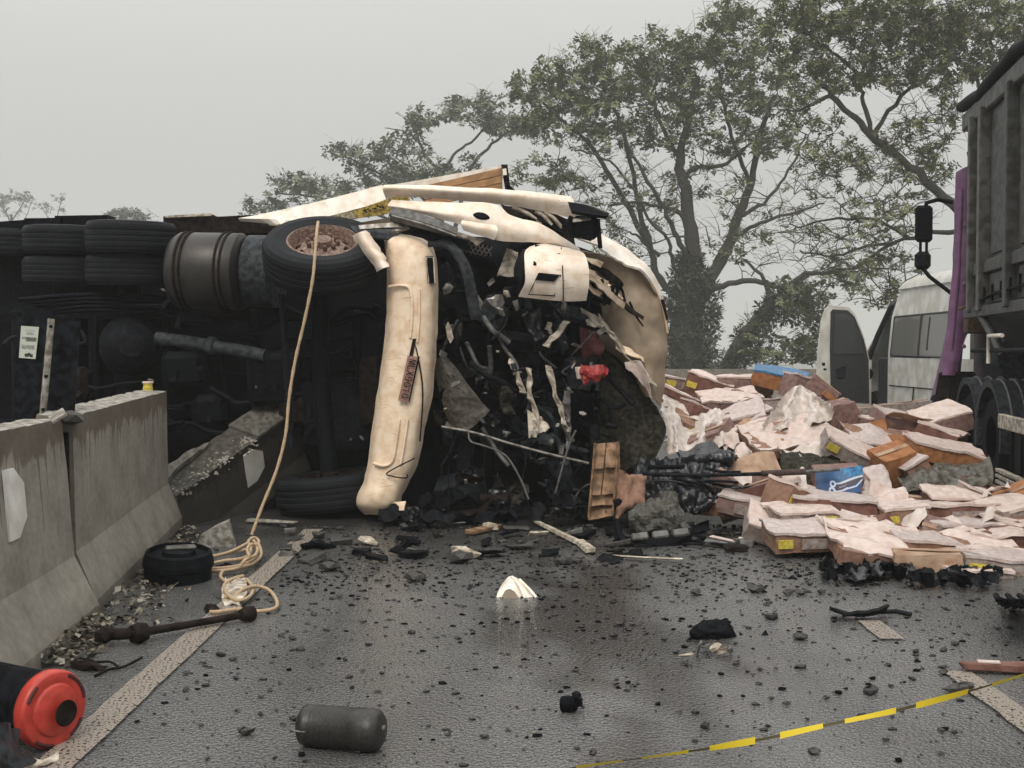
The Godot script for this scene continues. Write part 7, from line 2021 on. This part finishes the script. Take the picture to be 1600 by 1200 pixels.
# ---- fragments of asphalt, glass and plastic over the road -----------------------------------------
func rubble():
	var r := RandomNumberGenerator.new()
	r.seed = 77
	var shapes := []
	for i in 7:
		var b := MB.new()
		b.chunk(Vector3.ZERO, V(1.0, r.randf_range(0.5, 0.9), r.randf_range(0.6, 1.0)), Basis(), r, 0.35)
		shapes.append(b.mesh(M.stone2 if i % 2 else M.stone))
	# those the photograph shows clearly, at their places
	for q in [[1180, 926, 34, "largest dark lump on the road below the front left cartons"], [1230, 930, 26, "dark lump just right of the largest one"], [1252, 930, 24, "squarish dark lump, third in a row below the cartons"], [1282, 928, 20, "small dark lump at the right of the row below the cartons"], [968, 978, 22, "brownish lump in the oil stain"], [1102, 1138, 26, "pitted dark lump lying just beyond the striped tape"], [1474, 1054, 24, "grey cube-like lump near the right lane line"], [1492, 1008, 16, "dark lump with a smaller one beside it, right of the lane"], [1360, 1084, 28, "ragged dark lump in the right of the lane"], [648, 908, 40, "flat dark ragged clump in the lane left of the cream shard"], [345, 1026, 18, "star-shaped dark scrap inside the left edge line"], [460, 1126, 20, "dark lump against the left end of the air bottle"], [385, 1148, 30, "muddy tuft near the bottom of the lane"], [880, 882, 30, "square brown block before the crate"], [720, 880, 44, "dark folded flap standing in the lane before the cab"], [515, 892, 40, "dark bent strip before the lower front wheel"], [1205, 968, 26, "low dark ragged piece right of the torn housing"], [1250, 1000, 30, "flattened dark scrap in the right of the lane"], [290, 1080, 16, "small dark chip beside the left edge line"], [1085, 930, 26, "flat dark scrap above the torn housing"], [1272, 1178, 26, "dark chip in the lower right foreground"], [900, 880, 22, "dark lump right of the square brown block"], [490, 962, 16, "dark chip in the lane right of the rope loops"], [375, 948, 22, "dark lump beside the lower rope loop"]]:
		var p := gnd(q[0], q[1])
		var w: float = q[2] * -p.z / F
		var o := MeshInstance3D.new()
		o.mesh = shapes[r.randi() % 7]
		o.name = numbered("dark_lump")
		add_child(o)
		o.position = p + V(0, w * 0.22, 0)
		o.basis = Basis.from_euler(V(r.randf_range(-0.3, 0.3), r.randf() * TAU, r.randf_range(-0.3, 0.3))).scaled(V(w, w * 0.75, w * 0.8))
		tag(o, q[3], "lump", "dark lumps on the road")
	# medium ones, alike
	for i in 260:
		var py := 825.0 + pow(r.randf(), 1.6) * 370.0
		var px := r.randf_range(410, 1590) if r.randf() < 0.85 else r.randf_range(200, 480)
		if py < 900 and px > 1190: continue
		if py > 1000 and px < 230: continue
		var p := gnd(px, py)
		var w := r.randf_range(5, 16) * -p.z / F
		var o := MeshInstance3D.new()
		o.mesh = shapes[r.randi() % 7]
		o.name = numbered("road_fragment")
		add_child(o)
		o.position = p + V(0, w * 0.25, 0)
		o.basis = Basis.from_euler(V(r.randf_range(-0.4, 0.4), r.randf() * TAU, r.randf_range(-0.4, 0.4))).scaled(V(w, w * r.randf_range(0.4, 0.9), w * r.randf_range(0.5, 1.0)))
		tag(o, "small dark fragment of asphalt or plastic scattered on the wet lane", "fragment", "small dark fragments scattered over the road")
	# flat scraps near the wreck
	for i in 60:
		var py := r.randf_range(822, 880)
		var px := r.randf_range(420, 1180)
		var p := gnd(px, py)
		var b := MB.new()
		var w := r.randf_range(14, 46) * -p.z / F
		b.box(p + V(0, 0.03, 0), V(w, r.randf_range(0.01, 0.05), r.randf_range(0.03, 0.14)), Basis.from_euler(V(r.randf_range(-0.3, 0.3), r.randf() * TAU, r.randf_range(-0.25, 0.25))), 0.006, 0.014, r)
		var k := r.randi() % 9
		tag(part(b, "wreck_scrap", [M.black, M.dark, M.dark2, M.brown_dark, M.grey, M.olive, M.stone, M.stone2, M.offwhite][k]), "flat %s scrap of wreckage on the road close in front of the cab" % ["black", "black", "dark grey", "dark brown", "mid grey", "olive", "stony grey", "charcoal", "pale"][k], "scrap", "flat scraps of wreckage before the cab")
	# grit past counting
	for k in 3:
		var mm := MultiMesh.new()
		mm.transform_format = MultiMesh.TRANSFORM_3D
		mm.mesh = shapes[k * 2]
		var xf := []
		for i in 2600:
			var x := r.randf_range(-1.9, 4.2)
			var z := -3.4 - 6.4 * pow(r.randf(), 0.62)
			if r.randf() < 0.35: z = r.randf_range(-9.9, -7.6)
			var w := r.randf_range(0.005, 0.016) * (1.0 if r.randf() < 0.88 else 2.0)
			xf.append(Transform3D(Basis.from_euler(V(r.randf() * 6, r.randf() * 6, 0)).scaled(V(w, w * 0.7, w)), V(x, w * 0.2, z)))
		mm.instance_count = xf.size()
		for i in xf.size(): mm.set_instance_transform(i, xf[i])
		var o := MultiMeshInstance3D.new()
		o.multimesh = mm
		o.name = numbered("road_grit")
		add_child(o)
		tag(o, "fine dark grit strewn over the whole wet lane", "grit", "", "stuff")
	var chips := []
	for k in 2:
		var cb := MB.new()
		cb.chunk(Vector3.ZERO, V(1.0, 0.8, 0.9), Basis(), r, 0.4)
		chips.append(cb.mesh(M.black if k else M.stone2))
	for k in 2:
		var mm := MultiMesh.new()
		mm.transform_format = MultiMesh.TRANSFORM_3D
		mm.mesh = chips[k]
		mm.instance_count = 900
		for i in 900:
			var near := r.randf() < 0.5
			var z := r.randf_range(-9.9, -7.2) if near else -3.6 - 5.0 * sqrt(r.randf())
			var x := r.randf_range(-1.6, 2.6) if near else r.randf_range(-1.6, 3.9)
			var w := r.randf_range(0.012, 0.034)
			mm.set_instance_transform(i, Transform3D(Basis.from_euler(V(r.randf_range(-0.3, 0.3), r.randf() * 6, 0)).scaled(V(w * 1.3, w * 0.7, w * 0.9)), V(x, w * 0.12, z)))
		var o := MultiMeshInstance3D.new()
		o.multimesh = mm
		o.name = numbered("road_chips")
		add_child(o)
		tag(o, "thin dark chips lying flat over the wet lane", "chips", "", "stuff")
	# leaf litter along the barriers
	var leaf := MB.new()
	leaf.quad(V(-0.5, 0, 0), V(0, 0.12, 0.28), V(0.5, 0.05, 0), V(0, 0.06, -0.28))
	var lm := StandardMaterial3D.new()
	lm.vertex_color_use_as_albedo = true
	lm.roughness = 0.7
	lm.cull_mode = BaseMaterial3D.CULL_DISABLED
	var mm2 := MultiMesh.new()
	mm2.transform_format = MultiMesh.TRANSFORM_3D
	mm2.use_colors = true
	mm2.mesh = leaf.mesh(lm)
	mm2.instance_count = 900
	for i in 900:
		var u := r.randf()
		var b0 := gnd(55, 1045).lerp(gnd(150, 968), u / 0.5) if u < 0.5 else gnd(150, 968).lerp(gnd(290, 830), (u - 0.5) / 0.5)
		var out := absf(r.randfn(0, 0.10)) + 0.01
		if u > 0.42 and u < 0.66: out *= 1.7
		var s := r.randf_range(0.02, 0.075)
		mm2.set_instance_transform(i, Transform3D(Basis.from_euler(V(r.randf_range(-0.8, 0.8), r.randf() * TAU, r.randf_range(-0.8, 0.8))).scaled(V(s, s, s)), b0 + V(out, 0.01 + maxf(0, 0.09 - out * 0.5) * r.randf(), r.randf_range(-0.05, 0.05))))
		mm2.set_instance_color(i, [C(0.10, 0.08, 0.055), C(0.05, 0.04, 0.03), C(0.22, 0.19, 0.14), C(0.07, 0.065, 0.05), C(0.30, 0.28, 0.23)][r.randi() % 5])
	var lo := MultiMeshInstance3D.new()
	lo.multimesh = mm2
	lo.name = "leaf_litter"
	add_child(lo)
	tag(lo, "dead leaves and litter gathered along the foot of the barriers", "leaf litter", "", "stuff")
